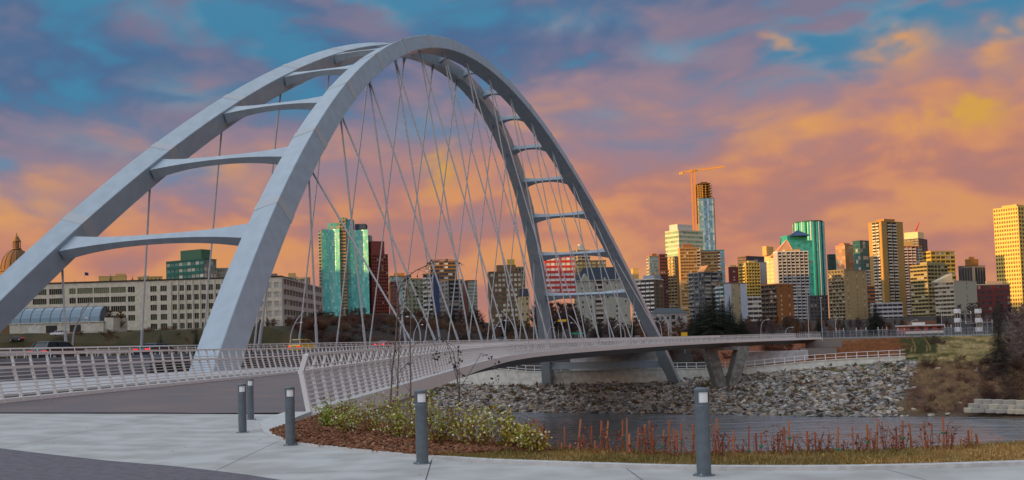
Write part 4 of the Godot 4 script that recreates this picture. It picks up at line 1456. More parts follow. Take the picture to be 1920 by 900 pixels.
	tower("pale_office", "pale green-grey office with a dark red wing, half hidden by bare trees", 866, 877, 894, 527, 960, "w:1", "r3:1", Color(0.12, 0.035, 0.025), {"turn": 20, "right_col": Color(0.40, 0.44, 0.38), "glass": Color(0.2, 0.3, 0.22)})
	tower("brown_slab", "brown apartment slab with rows of pale windows, before the far arch leg", 915, 918, 977, 512, 640, "w:1", "g8:1", brown, {"turn": 6, "glass": Color(0.13, 0.13, 0.09), "blind": Color(0.60, 0.60, 0.48), "blinds": 0.6, "boxes": [[0.25, 0.2, 0.6, 0.5, 5.0, Color(0.2, 0.12, 0.06)], [0.6, 0.25, 0.22, 0.3, 8.5, Color(0.62, 0.42, 0.05)]]})
	tower("gridded_tower", "dark gridded tower standing behind the brown apartment slab", 935, 938, 984, 503, 760, "g2:1", "g7:1", Color(0.30, 0.26, 0.18), {"turn": 8, "floor": 3.0, "glass": Color(0.03, 0.03, 0.03)})
	tower("yellow_house", "small yellow gabled house front right of the brown slab", 972, 975, 992, 556, 600, "w:1", "s2:1", Color(0.45, 0.36, 0.18), {"turn": 6, "category": "house", "roof": Color(0.05, 0.06, 0.08), "boxes": [[0.0, 0.0, 1.0, 0.8, 4.5, Color(0.06, 0.07, 0.09)]]})
	# --- seen through the far arch opening
	tower("red_block", "red block with white window bands seen through the far arch", 1018, 1022, 1077, 482, 820, "w:1", "r3:9 w:1 r3:9", red, {"turn": 6, "floor": 3.9, "glass": Color(0.62, 0.60, 0.58), "blind": Color(0.72, 0.7, 0.68), "blinds": 0.5, "trim": red, "base": 560.0})
	tower("gold_tower", "gold lit apartment tower behind the red striped block", 1074, 1082, 1106, 470, 1050, "g2:1", "b3:1", Color(0.55, 0.42, 0.20), {"turn": 20, "boxes": [[0.3, 0.2, 0.35, 0.5, 7.0, pale]]})
	tower("dark_office", "dark green office with pale vertical fins behind the steep roof", 1078, 1080, 1136, 491, 880, "w:1", "r3:2 w:0.2 r2:2 w:0.2 g3:2", Color(0.10, 0.10, 0.08), {"turn": 6, "glass": Color(0.22, 0.24, 0.14), "roof": dark})
	var chat := tower("gabled_apartments", "pale stone apartment block with steep dark blue roof and gables", 1080, 1084, 1180, 528, 660, "s1:1", "s2:3 b1:1.6 s3:5", Color(0.36, 0.37, 0.31), {"turn": 7, "trim": Color(0.45, 0.43, 0.38), "glass": Color(0.05, 0.05, 0.04), "blinds": 0.3})
	var ct := Transform3D(Basis(Vector3.UP, deg_to_rad(7)), chat.position)
	var chh := sight(1084, 528, 660).y - chat.position.y
	roof_prism(chat, ct, Vector3(0, chh, -18), Vector3(32, chh, 0), chh + 9.5, true, Color(0.018, 0.028, 0.05))
	for gx in [4.5, 17.5, 27.0]:
		var gs := Shape.new()
		gs.tint = Color(0.36, 0.37, 0.31)
		var wv := 3.4 if gx < 10 else 1.6
		gs.loft([[ct * Vector3(gx - wv, chh, 0.8), ct * Vector3(gx + wv, chh, 0.8), ct * Vector3(gx, chh + wv * 1.5, 0.8)], [ct * Vector3(gx - wv, chh, -5), ct * Vector3(gx + wv, chh, -5), ct * Vector3(gx, chh + wv * 1.5, -5)]])
		part("gable", gs, M.facade, chat)
	tower("gold_block", "tiny gold topped block right beside the far arch rib", 1184, 1187, 1197, 505, 1000, "w:1", "w:1", gold, {"turn": 8})
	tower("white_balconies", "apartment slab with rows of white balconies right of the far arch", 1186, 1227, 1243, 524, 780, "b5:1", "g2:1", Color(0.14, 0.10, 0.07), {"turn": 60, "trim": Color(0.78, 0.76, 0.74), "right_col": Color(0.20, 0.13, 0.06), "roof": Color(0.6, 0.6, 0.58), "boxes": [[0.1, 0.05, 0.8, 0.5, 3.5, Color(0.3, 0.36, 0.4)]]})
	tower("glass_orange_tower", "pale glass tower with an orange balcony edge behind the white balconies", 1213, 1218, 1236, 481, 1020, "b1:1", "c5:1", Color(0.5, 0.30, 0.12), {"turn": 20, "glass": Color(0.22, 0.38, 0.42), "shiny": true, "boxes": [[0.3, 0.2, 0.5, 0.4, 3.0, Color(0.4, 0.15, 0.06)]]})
	tower("banded_red_tower", "dark red banded tower left of the gold brick apartments", 1235, 1237, 1251, 478, 1000, "w:1", "r3:1", Color(0.14, 0.045, 0.035), {"turn": 8, "glass": Color(0.03, 0.03, 0.04)})
	# --- the cluster under the crane
	tower("construction_tower", "tall blue glass tower still under construction behind the crane mast", 1306, 1310, 1339, 372, 1450, "r2:1", "c7:9 w:0.6", Color(0.30, 0.2, 0.12), {"turn": 10, "floor": 3.5, "glass": Color(0.22, 0.45, 0.58), "blind": Color(0.5, 0.72, 0.8), "blinds": 0.3, "trim": Color(0.30, 0.52, 0.62), "shiny": true, "base": 520.0})
	construction_top()
	tower("banded_office", "broad cream office with pale green window bands, left of the crane tower", 1247, 1272, 1317, 432, 1250, "r5:1", "r6:1", Color(0.72, 0.66, 0.48), {"turn": 38, "floor": 5.4, "glass": Color(0.24, 0.40, 0.26), "boxes": [[0.02, 0.1, 0.62, 0.6, 8.0, pale]]})
	tower("blue_podium", "light blue glass block at the foot of the crane tower", 1318, 1320, 1358, 470, 1300, "w:1", "c6:1", cyan, {"turn": 8, "glass": Color(0.2, 0.48, 0.58), "shiny": true, "base": 540.0})
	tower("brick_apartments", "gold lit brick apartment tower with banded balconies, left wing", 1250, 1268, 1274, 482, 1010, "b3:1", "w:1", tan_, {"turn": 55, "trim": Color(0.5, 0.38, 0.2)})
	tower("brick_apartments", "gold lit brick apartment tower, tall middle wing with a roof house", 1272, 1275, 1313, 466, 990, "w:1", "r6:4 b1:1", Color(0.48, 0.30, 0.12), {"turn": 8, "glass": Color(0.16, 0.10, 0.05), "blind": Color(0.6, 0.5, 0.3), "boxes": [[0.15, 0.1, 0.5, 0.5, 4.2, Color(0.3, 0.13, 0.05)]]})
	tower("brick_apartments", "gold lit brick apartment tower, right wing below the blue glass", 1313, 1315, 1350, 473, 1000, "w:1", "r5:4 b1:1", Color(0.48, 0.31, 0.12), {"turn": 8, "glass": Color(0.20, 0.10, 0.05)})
	var ga := tower("gable_apartments", "grey apartment block with an orange gable, left of the dark spruces", 1291, 1310, 1354, 512, 800, "b2:1 g1:1", "g2:1 b2:3 g2:1", Color(0.16, 0.165, 0.17), {"turn": 26, "trim": Color(0.34, 0.34, 0.32), "blinds": 0.3, "roof": Color(0.2, 0.2, 0.2)})
	var gt := Transform3D(Basis(Vector3.UP, deg_to_rad(26)), ga.position)
	var gh := sight(1310, 512, 800).y - ga.position.y
	var gsh := Shape.new()
	gsh.tint = Color(0.45, 0.24, 0.10)
	gsh.loft([[gt * Vector3(4, gh + 0.9, 0.9), gt * Vector3(13, gh + 0.9, 0.9), gt * Vector3(8.5, gh + 6.0, 0.9)], [gt * Vector3(4, gh + 0.9, -8), gt * Vector3(13, gh + 0.9, -8), gt * Vector3(8.5, gh + 6.0, -8)]])
	part("gable", gsh, M.facade, ga)
	tower("maroon_tower", "slim maroon tower with a cream cap between gold and grey blocks", 1366, 1368, 1384, 502, 1150, "w:1", "w:1 g1:1 w:1", Color(0.13, 0.025, 0.025), {"turn": 8, "boxes": [[0.1, 0.1, 0.7, 0.5, 3.0, gold]]})
	tower("panel_apartments", "apartment block with pale blue end panels and a tan centre behind the spruces", 1342, 1358, 1399, 532, 760, "b2:1", "p:2 w:0.5 s1:0.8 w:1 s1:0.8 p:2", Color(0.42, 0.34, 0.20), {"turn": 30, "trim": Color(0.50, 0.58, 0.68), "glass": Color(0.08, 0.22, 0.2), "roof": Color(0.2, 0.14, 0.1)})
	tower("dark_office", "dark blue-grey office slab behind the bright yellow apartments", 1383, 1399, 1436, 481, 1250, "r2:1", "c5:1", Color(0.22, 0.13, 0.07), {"turn": 40, "glass": Color(0.06, 0.07, 0.11), "trim": Color(0.05, 0.05, 0.08)})
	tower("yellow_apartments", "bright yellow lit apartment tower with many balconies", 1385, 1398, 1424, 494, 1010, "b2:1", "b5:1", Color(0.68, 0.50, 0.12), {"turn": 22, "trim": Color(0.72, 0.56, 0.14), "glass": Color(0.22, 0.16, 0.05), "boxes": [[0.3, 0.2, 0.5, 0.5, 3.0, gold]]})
	tower("grey_core", "plain grey lift core at the right side of the yellow apartments", 1424, 1426, 1437, 493, 1030, "w:1", "w:1", Color(0.42, 0.38, 0.36), {"turn": 8})
	tower("white_bands", "low white banded block in front of the yellow apartments", 1399, 1401, 1431, 558, 800, "w:1", "r3:1", Color(0.62, 0.58, 0.50), {"turn": 6, "floor": 3.4, "glass": Color(0.05, 0.05, 0.06)})
	tower("cream_tower", "cream banded tower with a slim turret beside the orange glass pyramid", 1433, 1452, 1478, 480, 1120, "r2:1", "r3:1", Color(0.70, 0.52, 0.32), {"turn": 50, "floor": 4.2, "glass": Color(0.25, 0.12, 0.07), "boxes": [[-0.15, 0.55, 0.5, 0.4, 11.0, gold]]})
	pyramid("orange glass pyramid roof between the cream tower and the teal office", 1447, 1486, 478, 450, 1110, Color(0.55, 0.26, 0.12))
	tower("white_grid_apartments", "large grey-white apartment slab with a dense grid of balconies", 1450, 1458, 1515, 473, 980, "w:1", "b7:1", Color(0.42, 0.43, 0.43), {"turn": 10, "trim": Color(0.56, 0.56, 0.55), "glass": Color(0.06, 0.07, 0.07), "roof": white, "boxes": [[0.25, 0.1, 0.5, 0.5, 2.5, gold]]})
	tower("teal_office", "teal glass office with stepped shoulders and a dark blue pyramid cap", 1462, 1478, 1523, 452, 1300, "c2:1", "c8:1", teal, {"turn": 16, "floor": 4.0, "glass": Color(0.05, 0.44, 0.38), "trim": Color(0.08, 0.52, 0.45), "shiny": true, "roof": teal, "boxes": [[0.0, 0.1, 0.8, 0.8, 7.5, Color(0.03, 0.36, 0.33)]]})
	pyramid("dark blue pyramid cap of the teal office", 1478, 1514, 441, 432, 1310, Color(0.02, 0.06, 0.16))
	fluted_tower()
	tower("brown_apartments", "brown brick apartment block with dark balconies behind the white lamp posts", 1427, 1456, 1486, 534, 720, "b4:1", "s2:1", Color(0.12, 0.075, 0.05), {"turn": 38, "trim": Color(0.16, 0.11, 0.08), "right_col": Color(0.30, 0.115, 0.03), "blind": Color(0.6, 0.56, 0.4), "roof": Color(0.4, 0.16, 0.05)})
	tower("dark_glass_block", "dark banded block between the fluted teal tower and the orange glass one", 1551, 1554, 1571, 478, 1350, "w:1", "r3:1", Color(0.05, 0.07, 0.06), {"turn": 8, "glass": Color(0.02, 0.10, 0.09)})
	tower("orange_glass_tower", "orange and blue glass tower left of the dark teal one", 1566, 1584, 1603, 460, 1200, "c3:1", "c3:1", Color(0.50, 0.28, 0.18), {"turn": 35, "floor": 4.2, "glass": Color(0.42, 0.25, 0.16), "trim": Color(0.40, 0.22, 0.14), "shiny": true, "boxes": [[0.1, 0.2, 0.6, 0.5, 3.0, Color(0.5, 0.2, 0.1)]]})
	tower("dark_teal_tower", "dark teal glass tower with a pale corner strip", 1599, 1612, 1632, 452, 1180, "c3:1", "c4:1", Color(0.03, 0.12, 0.14), {"turn": 35, "floor": 4.2, "glass": Color(0.02, 0.10, 0.12), "trim": Color(0.04, 0.2, 0.2), "shiny": true})
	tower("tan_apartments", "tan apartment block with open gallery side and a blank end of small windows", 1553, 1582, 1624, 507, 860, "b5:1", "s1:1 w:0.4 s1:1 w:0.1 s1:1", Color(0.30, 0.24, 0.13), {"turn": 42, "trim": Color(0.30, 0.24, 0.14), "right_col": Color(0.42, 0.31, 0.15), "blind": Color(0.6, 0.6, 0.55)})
	tower("white_podium", "white banded podium block left of the tall tan tower", 1620, 1622, 1645, 508, 1080, "w:1", "r3:1", Color(0.62, 0.56, 0.48), {"turn": 6, "roof": white})
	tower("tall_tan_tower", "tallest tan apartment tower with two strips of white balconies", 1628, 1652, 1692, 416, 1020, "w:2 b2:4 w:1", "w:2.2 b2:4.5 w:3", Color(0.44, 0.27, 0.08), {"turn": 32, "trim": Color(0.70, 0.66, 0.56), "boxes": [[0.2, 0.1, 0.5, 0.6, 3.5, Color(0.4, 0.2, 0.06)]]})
	tower("gold_capped_tower", "dark tower with a bright gold cap and a red crane behind", 1692, 1722, 1738, 448, 1250, "r4:1", "r2:1", Color(0.10, 0.09, 0.11), {"turn": 50, "glass": Color(0.05, 0.05, 0.07), "boxes": [[0.05, 0.05, 0.7, 0.85, 9.0, Color(0.78, 0.62, 0.35)]]})
	tower("red_white_tower", "red and white apartment tower in front of the gold capped one", 1690, 1694, 1728, 463, 1120, "w:1", "b3:2 c2:1", Color(0.40, 0.13, 0.07), {"turn": 10, "trim": Color(0.74, 0.70, 0.66), "boxes": [[0.0, 0.1, 0.5, 0.6, 6.0, gold]]})
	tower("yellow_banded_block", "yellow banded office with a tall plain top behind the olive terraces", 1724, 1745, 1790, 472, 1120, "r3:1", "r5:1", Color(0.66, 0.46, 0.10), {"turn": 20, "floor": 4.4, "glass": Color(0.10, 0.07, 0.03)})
	tower("olive_terraces", "olive terraced apartments with dark window bands, stepped on top", 1706, 1738, 1776, 497, 980, "r5:1", "r2:1 g2:1 r2:1", Color(0.34, 0.29, 0.13), {"turn": 30, "floor": 3.6, "glass": Color(0.035, 0.03, 0.02), "boxes": [[0.0, 0.0, 0.9, 0.4, 3.0, Color(0.36, 0.30, 0.13)]]})
	tower("slab_hotel", "pale slab with banded left side and a blank end wall split by a slit", 1752, 1788, 1830, 528, 820, "r5:1", "w:4 s1:0.5 w:3.2", Color(0.46, 0.42, 0.32), {"turn": 40, "floor": 3.4, "glass": Color(0.06, 0.05, 0.04), "right_col": Color(0.42, 0.42, 0.34)})
	wedge_roof()
	tower("striped_block", "squat block with white vertical stripes and a brown roof house", 1797, 1803, 1847, 500, 1250, "g2:1", "c9:1", Color(0.10, 0.10, 0.11), {"turn": 14, "floor": 30.0, "glass": Color(0.05, 0.06, 0.08), "trim": Color(0.72, 0.66, 0.6), "boxes": [[0.25, 0.2, 0.5, 0.5, 9.0, Color(0.34, 0.17, 0.05)], [0.4, 0.3, 0.2, 0.3, 12.0, Color(0.5, 0.24, 0.05)]]})
	tower("maroon_hall", "long low maroon brick hall with a pale green cornice", 1830, 1832, 1893, 535, 900, "w:1", "g4:3 w:1 g4:3", Color(0.16, 0.03, 0.025), {"turn": 4, "floor": 4.5, "roof": Color(0.30, 0.36, 0.28), "blind": Color(0.4, 0.36, 0.3), "boxes": [[0.3, 0.2, 0.5, 0.5, 3.4, Color(0.5, 0.36, 0.26)]]})
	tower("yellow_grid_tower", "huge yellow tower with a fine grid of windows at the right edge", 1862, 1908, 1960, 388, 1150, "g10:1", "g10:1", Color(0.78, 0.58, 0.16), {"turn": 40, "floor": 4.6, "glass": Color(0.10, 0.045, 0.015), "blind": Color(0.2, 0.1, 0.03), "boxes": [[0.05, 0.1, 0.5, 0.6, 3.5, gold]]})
	tower("parkade", "white open parkade with stepped decks at the foot of the tall tan tower", 1632, 1636, 1692, 570, 860, "r2:1", "r6:1", Color(0.52, 0.52, 0.52), {"turn": 6, "floor": 3.2, "glass": Color(0.04, 0.04, 0.05)})
	tower("brick_store", "low orange brick building behind the bare trees and the substation", 1705, 1708, 1755, 606, 520, "w:1", "g8:1", Color(0.30, 0.13, 0.06), {"turn": 5, "floor": 3.2, "glass": Color(0.3, 0.24, 0.22), "blinds": 0.4})
	tower("low_rise", "dark low-rise with small square windows under the teal towers", 1515, 1518, 1552, 556, 900, "w:1", "g5:1", Color(0.13, 0.11, 0.11), {"turn": 6})
	tower("red_podium", "orange and dark red podium beside the tan apartments", 1620, 1622, 1640, 538, 900, "w:1", "r2:1", Color(0.42, 0.14, 0.04), {"turn": 6})
	var rh := tower("row_houses", "grey roofed row of town houses right of the far arch foot", 1222, 1226, 1288, 592, 480, "s1:1", "s3:3 b1:1 s2:2", Color(0.36, 0.34, 0.33), {"turn": 6, "category": "house", "floor": 2.7, "trim": Color(0.3, 0.28, 0.27)})
	var rt := Transform3D(Basis(Vector3.UP, deg_to_rad(6)), rh.position)
	var rhh := sight(1226, 592, 480).y - rh.position.y + 0.9
	roof_prism(rh, rt, Vector3(0, rhh, -9), Vector3(15.6, rhh, 0), rhh + 2.6, true, Color(0.06, 0.075, 0.09))
	dome()

func glass_tower() -> void:
	# twin curved glass fronts round a balcony core
	var d := 960.0
	var mid := sight(645, 430, d)
	var base := EYE + land(mid.x, d) - 2.0
	var o := thing("glass_tower", "turquoise glass tower with curved fronts and an orange balcony core", "tower", Vector3(mid.x, base, -d))
	var scale_ := d / FOCAL
	var rows := [["curved_front", 604.0, 637.0, 430.0, 9.0, 0.0], ["curved_front", 657.0, 690.0, 431.0, 9.0, 1.0]]
	for r in rows:
		var gl := Shape.new()
		var mu := Shape.new()
		var a := sight(r[1], r[3], d)
		var b := sight(r[2], r[3], d)
		var w := b.x - a.x
		var h := a.y - base
		var floors := int(h / 3.1)
		var pts := []
		for i in 11:
			var t := i / 10.0
			pts.append(Vector3(lerpf(a.x, b.x, t), 0, -d - r[5] + 5.5 - sin(t * PI * 0.8 + 0.3) * r[4]))
		for f in floors:
			for i in 10:
				gl.tint = Color(0.12, 0.50, 0.48).lerp(Color(0.42, 0.76, 0.70), rng.randf() * rng.randf())
				var y0 := base + f * h / floors
				var y1 := base + (f + 1) * h / floors
				gl.quad(pts[i] + Vector3(0, y0, 0), pts[i + 1] + Vector3(0, y0, 0), pts[i + 1] + Vector3(0, y1, 0), pts[i] + Vector3(0, y1, 0))
			mu.tint = Color(0.16, 0.45, 0.44)
			for i in 10:
				mu.bar(pts[i] + Vector3(0, base + f * h / floors, 0.05), pts[i + 1] + Vector3(0, base + f * h / floors, 0.05), 0.14, 0.28)
		part(r[0], gl, M.mirror_pane, o)
		part("mullions", mu, M.facade, o, "stuff")
	var specs := [["gold_side", 596.0, 606.0, 432.0, 4.0, Color(0.46, 0.32, 0.16), "b2:1"], ["orange_core", 636.0, 648.0, 408.0, 2.0, Color(0.46, 0.30, 0.14), "b2:1"], ["middle_bay", 648.0, 660.0, 411.0, 4.0, Color(0.12, 0.50, 0.48), "c3:1"], ["lift_house", 612.0, 634.0, 417.0, 8.0, Color(0.10, 0.42, 0.42), "c4:1"], ["top_drum", 664.0, 684.0, 419.0, 7.0, Color(0.03, 0.06, 0.11), "w:1"], ["grey_side", 686.0, 693.0, 440.0, 8.0, Color(0.36, 0.36, 0.34), "g2:1"]]
	for sp in specs:
		var fb := Fabric.new()
		fb.glass_col = Color(0.08, 0.36, 0.35)
		fb.trim_col = Color(0.36, 0.46, 0.44)
		if sp[0] == "orange_core": fb.trim_col = Color(0.44, 0.30, 0.14)
		var a := sight(sp[1], sp[3], d)
		var b := sight(sp[2], sp[3], d)
		var h := a.y - base
		var f := Transform3D(Basis(), Vector3(a.x, base, -d - sp[4] + 2.0))
		face(fb, f, b.x - a.x, h, sp[6], sp[5])
		fb.wall.tint = sp[5]
		fb.wall.box(f, Vector3(0, 0, -12), Vector3(b.x - a.x, h, -0.45))
		var w := part(sp[0], fb.wall, M.facade, o)
		if fb.glass.v.size(): part("window_panes", fb.glass, M.pane, w, "stuff")
		if fb.trim.v.size(): part("balconies", fb.trim, M.facade, w, "stuff")

func construction_top() -> void:
	var d := 1452.0
	var p := sight(1323, 372, d)
	var o := thing("unfinished_floors", "bare orange upper floors of the unfinished tower with dark formwork", "building", p)
	var k := d / FOCAL
	for i in 7:
		var s := Shape.new()
		s.tint = Color(0.36, 0.20, 0.06)
		s.slab(p + Vector3(-1.0 * k, i * 3.6, -12), Vector3(30 * k * (1.0 - 0.03 * i), 0.6, 20))
		part("floor_slab", s, M.facade, o)
	var c := Shape.new()
	c.tint = Color(0.5, 0.30, 0.07)
	for x in [-13.0, -9.0, -5.0, 1.5, 8.0, 13.0]:
		c.slab(p + Vector3(x * k, 0, -3.4), Vector3(2.6 * k if x < -4 else 0.8 * k, 20.0, 1.2))
	part("columns", c, M.facade, o)
	var c2 := Shape.new()
	c2.tint = Color(0.05, 0.035, 0.02)
	c2.slab(p + Vector3(-1.0 * k, 0, -14), Vector3(24 * k, 20.5, 14))
	c2.slab(p + Vector3(0, 21.0, -10), Vector3(12 * k, 3.2, 8))
	c2.slab(p + Vector3(-16.0 * k, -36.0, -4), Vector3(1.5 * k, 56, 1.5))
	part("formwork", c2, M.facade, o)
	# tower crane
	var cp := sight(1303, 425, 1440)
	var cr := thing("tower_crane", "orange tower crane with its jib to the right, beside the unfinished tower", "crane", cp)
	var top := sight(1299, 318, 1440)
	var m := Shape.new()
	m.tint = Color(0.66, 0.28, 0.03)
	var low := cp + Vector3(0, -30, 0)
	var wd := 2.2
	for x in [-wd, wd]:
		for z in [-wd, wd]:
			m.bar(low + Vector3(x, 0, z), Vector3(top.x + x, top.y, top.z + z), 0.95, 0.95)
	var n := 34
	for i in n:
		var a := low.lerp(top, float(i) / n)
		var b := low.lerp(top, float(i + 1) / n)
		var s := 1.0 if i % 2 == 0 else -1.0
		m.bar(a + Vector3(-wd * s, 0, wd), b + Vector3(wd * s, 0, wd), 0.35, 0.35)
		m.bar(a + Vector3(-wd, 0, wd), a + Vector3(wd, 0, wd), 0.3, 0.3)
	part("mast", m, M.paint, cr)
	var jb := Shape.new()
	jb.tint = Color(0.72, 0.34, 0.03)
	var j0 := sight(1299, 321, 1440)
	var j1 := sight(1358, 313, 1440)
	var back := sight(1277, 324, 1440)
	for e in [[j0, j1], [j0, back]]:
		jb.bar(e[0], e[1], 1.3, 1.3)
		jb.bar(e[0] + Vector3(0, 2.0, 0), e[1] + Vector3(0, 1.0, 0), 0.5, 0.5)
		for i in 14:
			var f := i / 14.0
			jb.bar(e[0].lerp(e[1], f), (e[0] + Vector3(0, 2, 0)).lerp(e[1] + Vector3(0, 1, 0), f + 0.035), 0.3, 0.3)
	jb.bar(top, top + Vector3(0, 4.5, 0), 1.0, 1.0)
	part("jib", jb, M.paint, cr)
	var cw := Shape.new()
	cw.tint = Color(0.7, 0.42, 0.08)
	cw.slab(back + Vector3(0, -3.0, 0), Vector3(4.5, 4.0, 3.0))
	part("counterweight", cw, M.paint, cr)
	var cab := Shape.new()
	cab.tint = Color(0.5, 0.3, 0.12)
	cab.slab(top + Vector3(1.5, -3.6, 0), Vector3(3.4, 3.4, 3.0))
	part("cab", cab, M.paint, cr)
	var r0 := sight(1715, 436, 1300)
	var r1 := sight(1724, 416, 1300)
	var rc := thing("luffing_crane", "small red crane jib raised over the gold capped tower", "crane", r0)
	var rs := Shape.new()
	rs.tint = Color(0.6, 0.05, 0.04)
	rs.bar(r0, r1, 0.9, 0.9)
	rs.bar(r0 + Vector3(1.6, 0, 0), r1, 0.6, 0.6)
	rs.bar(r0 + Vector3(0, -6, 0), r0, 1.4, 1.4)
	part("jib", rs, M.paint, rc)

func pyramid(label: String, x0: float, x1: float, y0: float, y1: float, d: float, col: Color) -> void:
	var a := sight(x0, y0, d)
	var b := sight(x1, y0, d)
	var t := sight((x0 + x1) / 2.0, y1, d)
	var o := thing("pyramid_roof", label, "roof", Vector3((a.x + b.x) / 2, a.y, -d))
	var s := Shape.new()
	s.tint = col
	var w := (b.x - a.x) / 2
	var c := o.position
	var q := [c + Vector3(-w, -2, w), c + Vector3(w, -2, w), c + Vector3(w, -2, -w), c + Vector3(-w, -2, -w)]
	var apex := Vector3(c.x + (w * 0.5 if y0 - y1 > 20 else 0.0), t.y, c.z)
	for i in 4:
		s.tri(q[i], q[(i + 1) % 4], apex)
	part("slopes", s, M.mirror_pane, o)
	var e := Shape.new()
	e.tint = col * 1.4
	for i in 4:
		e.bar(q[i], apex, 0.7, 0.7)
	part("hip_ribs", e, M.facade, o)

func fluted_tower() -> void:
	var d := 1400.0
	var c := sight(1523.5, 416, d)
	var base := EYE + land(c.x, d) - 2.0
	var o := thing("fluted_tower", "round teal tower with tall white vertical flutes", "tower", Vector3(c.x, base, -d - 20.0))
	var r := 29.0 * d / FOCAL
	var h := c.y - base
	var n := 22
	var gl := Shape.new()
	for i in n:
		var a0 := TAU * i / n
		for k in 5:
			var t0 := a0 + TAU / n * k / 5.0
			var t1 := a0 + TAU / n * (k + 1) / 5.0
			var r0 := r * (0.955 + 0.045 * sin(PI * k / 5.0))
			var r1 := r * (0.955 + 0.045 * sin(PI * (k + 1) / 5.0))
			var f := 24
			for j in f:
				gl.tint = Color(0.05, 0.46, 0.39) * rand(0.85, 1.15)
				var y0 := h * j / f
				var y1 := h * (j + 1) / f
				gl.quad(o.position + Vector3(cos(t0) * r0, y0, -sin(t0) * r0), o.position + Vector3(cos(t1) * r1, y0, -sin(t1) * r1), o.position + Vector3(cos(t1) * r1, y1, -sin(t1) * r1), o.position + Vector3(cos(t0) * r0, y1, -sin(t0) * r0))
	part("glass_flutes", gl, M.mirror_pane, o)
	for i in n:
		var a0 := TAU * i / n
		if sin(a0) > 0.3:
			continue
		var s := Shape.new()
		s.tint = Color(0.66, 0.70, 0.68) if i % 2 == 0 else Color(0.02, 0.06, 0.06)
		var p := o.position + Vector3(cos(a0) * r * 0.965, 0, -sin(a0) * r * 0.965)
		s.tube([p, p + Vector3(0, h + 1.0, 0)], 0.95, 0.95, 6)
		part("white_flute" if i % 2 == 0 else "dark_joint", s, M.facade, o)
	var top := Shape.new()
	top.tint = Color(0.05, 0.12, 0.12)
	top.lathe(o.position + Vector3(0, h, 0), [Vector2(r * 0.99, 0), Vector2(r * 0.99, 1.2), Vector2(r * 0.9, 1.2), Vector2(r * 0.9, 2.6), Vector2(0, 2.6)], 40)
	part("roof_edge", top, M.facade, o)

func wedge_roof() -> void:
	var d := 830.0
	var a := sight(1756, 528, d)
	var b := sight(1786, 528, d)
	var t := sight(1788, 513, d)
	var o := thing("sloping_roof", "sloping wedge on the roof of the pale slab", "roof", a)
	var s := Shape.new()
	s.tint = Color(0.42, 0.40, 0.30)
	s.loft([[a, b, Vector3(b.x, t.y, b.z)], [a + Vector3(0, 0, -12), b + Vector3(0, 0, -12), Vector3(b.x, t.y, b.z - 12)]])
	part("wedge", s, M.facade, o)

func dome() -> void:
	var d := 1120.0
	var k := d / FOCAL
	var top := sight(31, 437, d)
	var spring := sight(31, 507, d)
	var base := EYE + land(top.x, d)
	var o := thing("domed_hall", "sandstone dome with lantern rising at the left edge", "dome", Vector3(top.x, base, -d))
	var sand := Color(0.21, 0.115, 0.045)
	var y := spring.y - base
	var dr := Shape.new()
	dr.tint = sand
	dr.lathe(o.position, [Vector2(44 * k, 0), Vector2(44 * k, y - 34 * k), Vector2(33 * k, y - 34 * k), Vector2(33 * k, y - 4 * k), Vector2(35 * k, y - 3 * k), Vector2(35 * k, y), Vector2(30 * k, y)], 32)
	part("drum", dr, M.facade, o)
	var ds := Shape.new()
	ds.tint = Color(0.19, 0.10, 0.04)
	var prof := []
	for i in 11:
		var a := i / 10.0 * deg_to_rad(80.0)
		prof.append(Vector2(28 * k * cos(a), y + 40 * k * sin(a)))
	ds.lathe(o.position, prof, 32)
	part("shell", ds, M.facade, o)
	for i in 16:
		var a := TAU * i / 16.0
		var r := Shape.new()
		r.tint = Color(0.14, 0.075, 0.03)
		var pts := []
		for q in prof:
			pts.append(o.position + Vector3(cos(a) * q.x, q.y, sin(a) * q.x))
		r.tube(pts, 0.55, 0.35, 4)
		part("dome_rib", r, M.facade, o)
		if i % 2 == 0:
			var c := Shape.new()
			c.tint = sand
			var p := o.position + Vector3(cos(a) * 30.5 * k, y - 30 * k, sin(a) * 30.5 * k)
			c.tube([p, p + Vector3(0, 26 * k, 0)], 1.0, 0.9, 7)
			part("drum_column", c, M.facade, o)
	var ly := y + 39.5 * k
	var la := Shape.new()
	la.tint = Color(0.26, 0.15, 0.05)
	la.lathe(o.position, [Vector2(8.5 * k, ly), Vector2(8.5 * k, ly + 2 * k), Vector2(4.4 * k, ly + 2 * k), Vector2(4.4 * k, ly + 14 * k), Vector2(7.5 * k, ly + 14.5 * k), Vector2(7.5 * k, ly + 16 * k), Vector2(5.5 * k, ly + 19 * k), Vector2(4.0 * k, ly + 23 * k), Vector2(1.2 * k, ly + 26 * k), Vector2(0.6 * k, ly + 31 * k), Vector2(0, ly + 32 * k)], 12)
	part("lantern", la, M.facade, o)
	for i in 8:
		var a := TAU * i / 8.0
		var c := Shape.new()
		c.tint = sand
		var p := o.position + Vector3(cos(a) * 6.6 * k, ly + 2 * k, sin(a) * 6.6 * k)
		c.tube([p, p + Vector3(0, 12.5 * k, 0)], 0.45, 0.4, 5)
		part("lantern_column", c, M.facade, o)

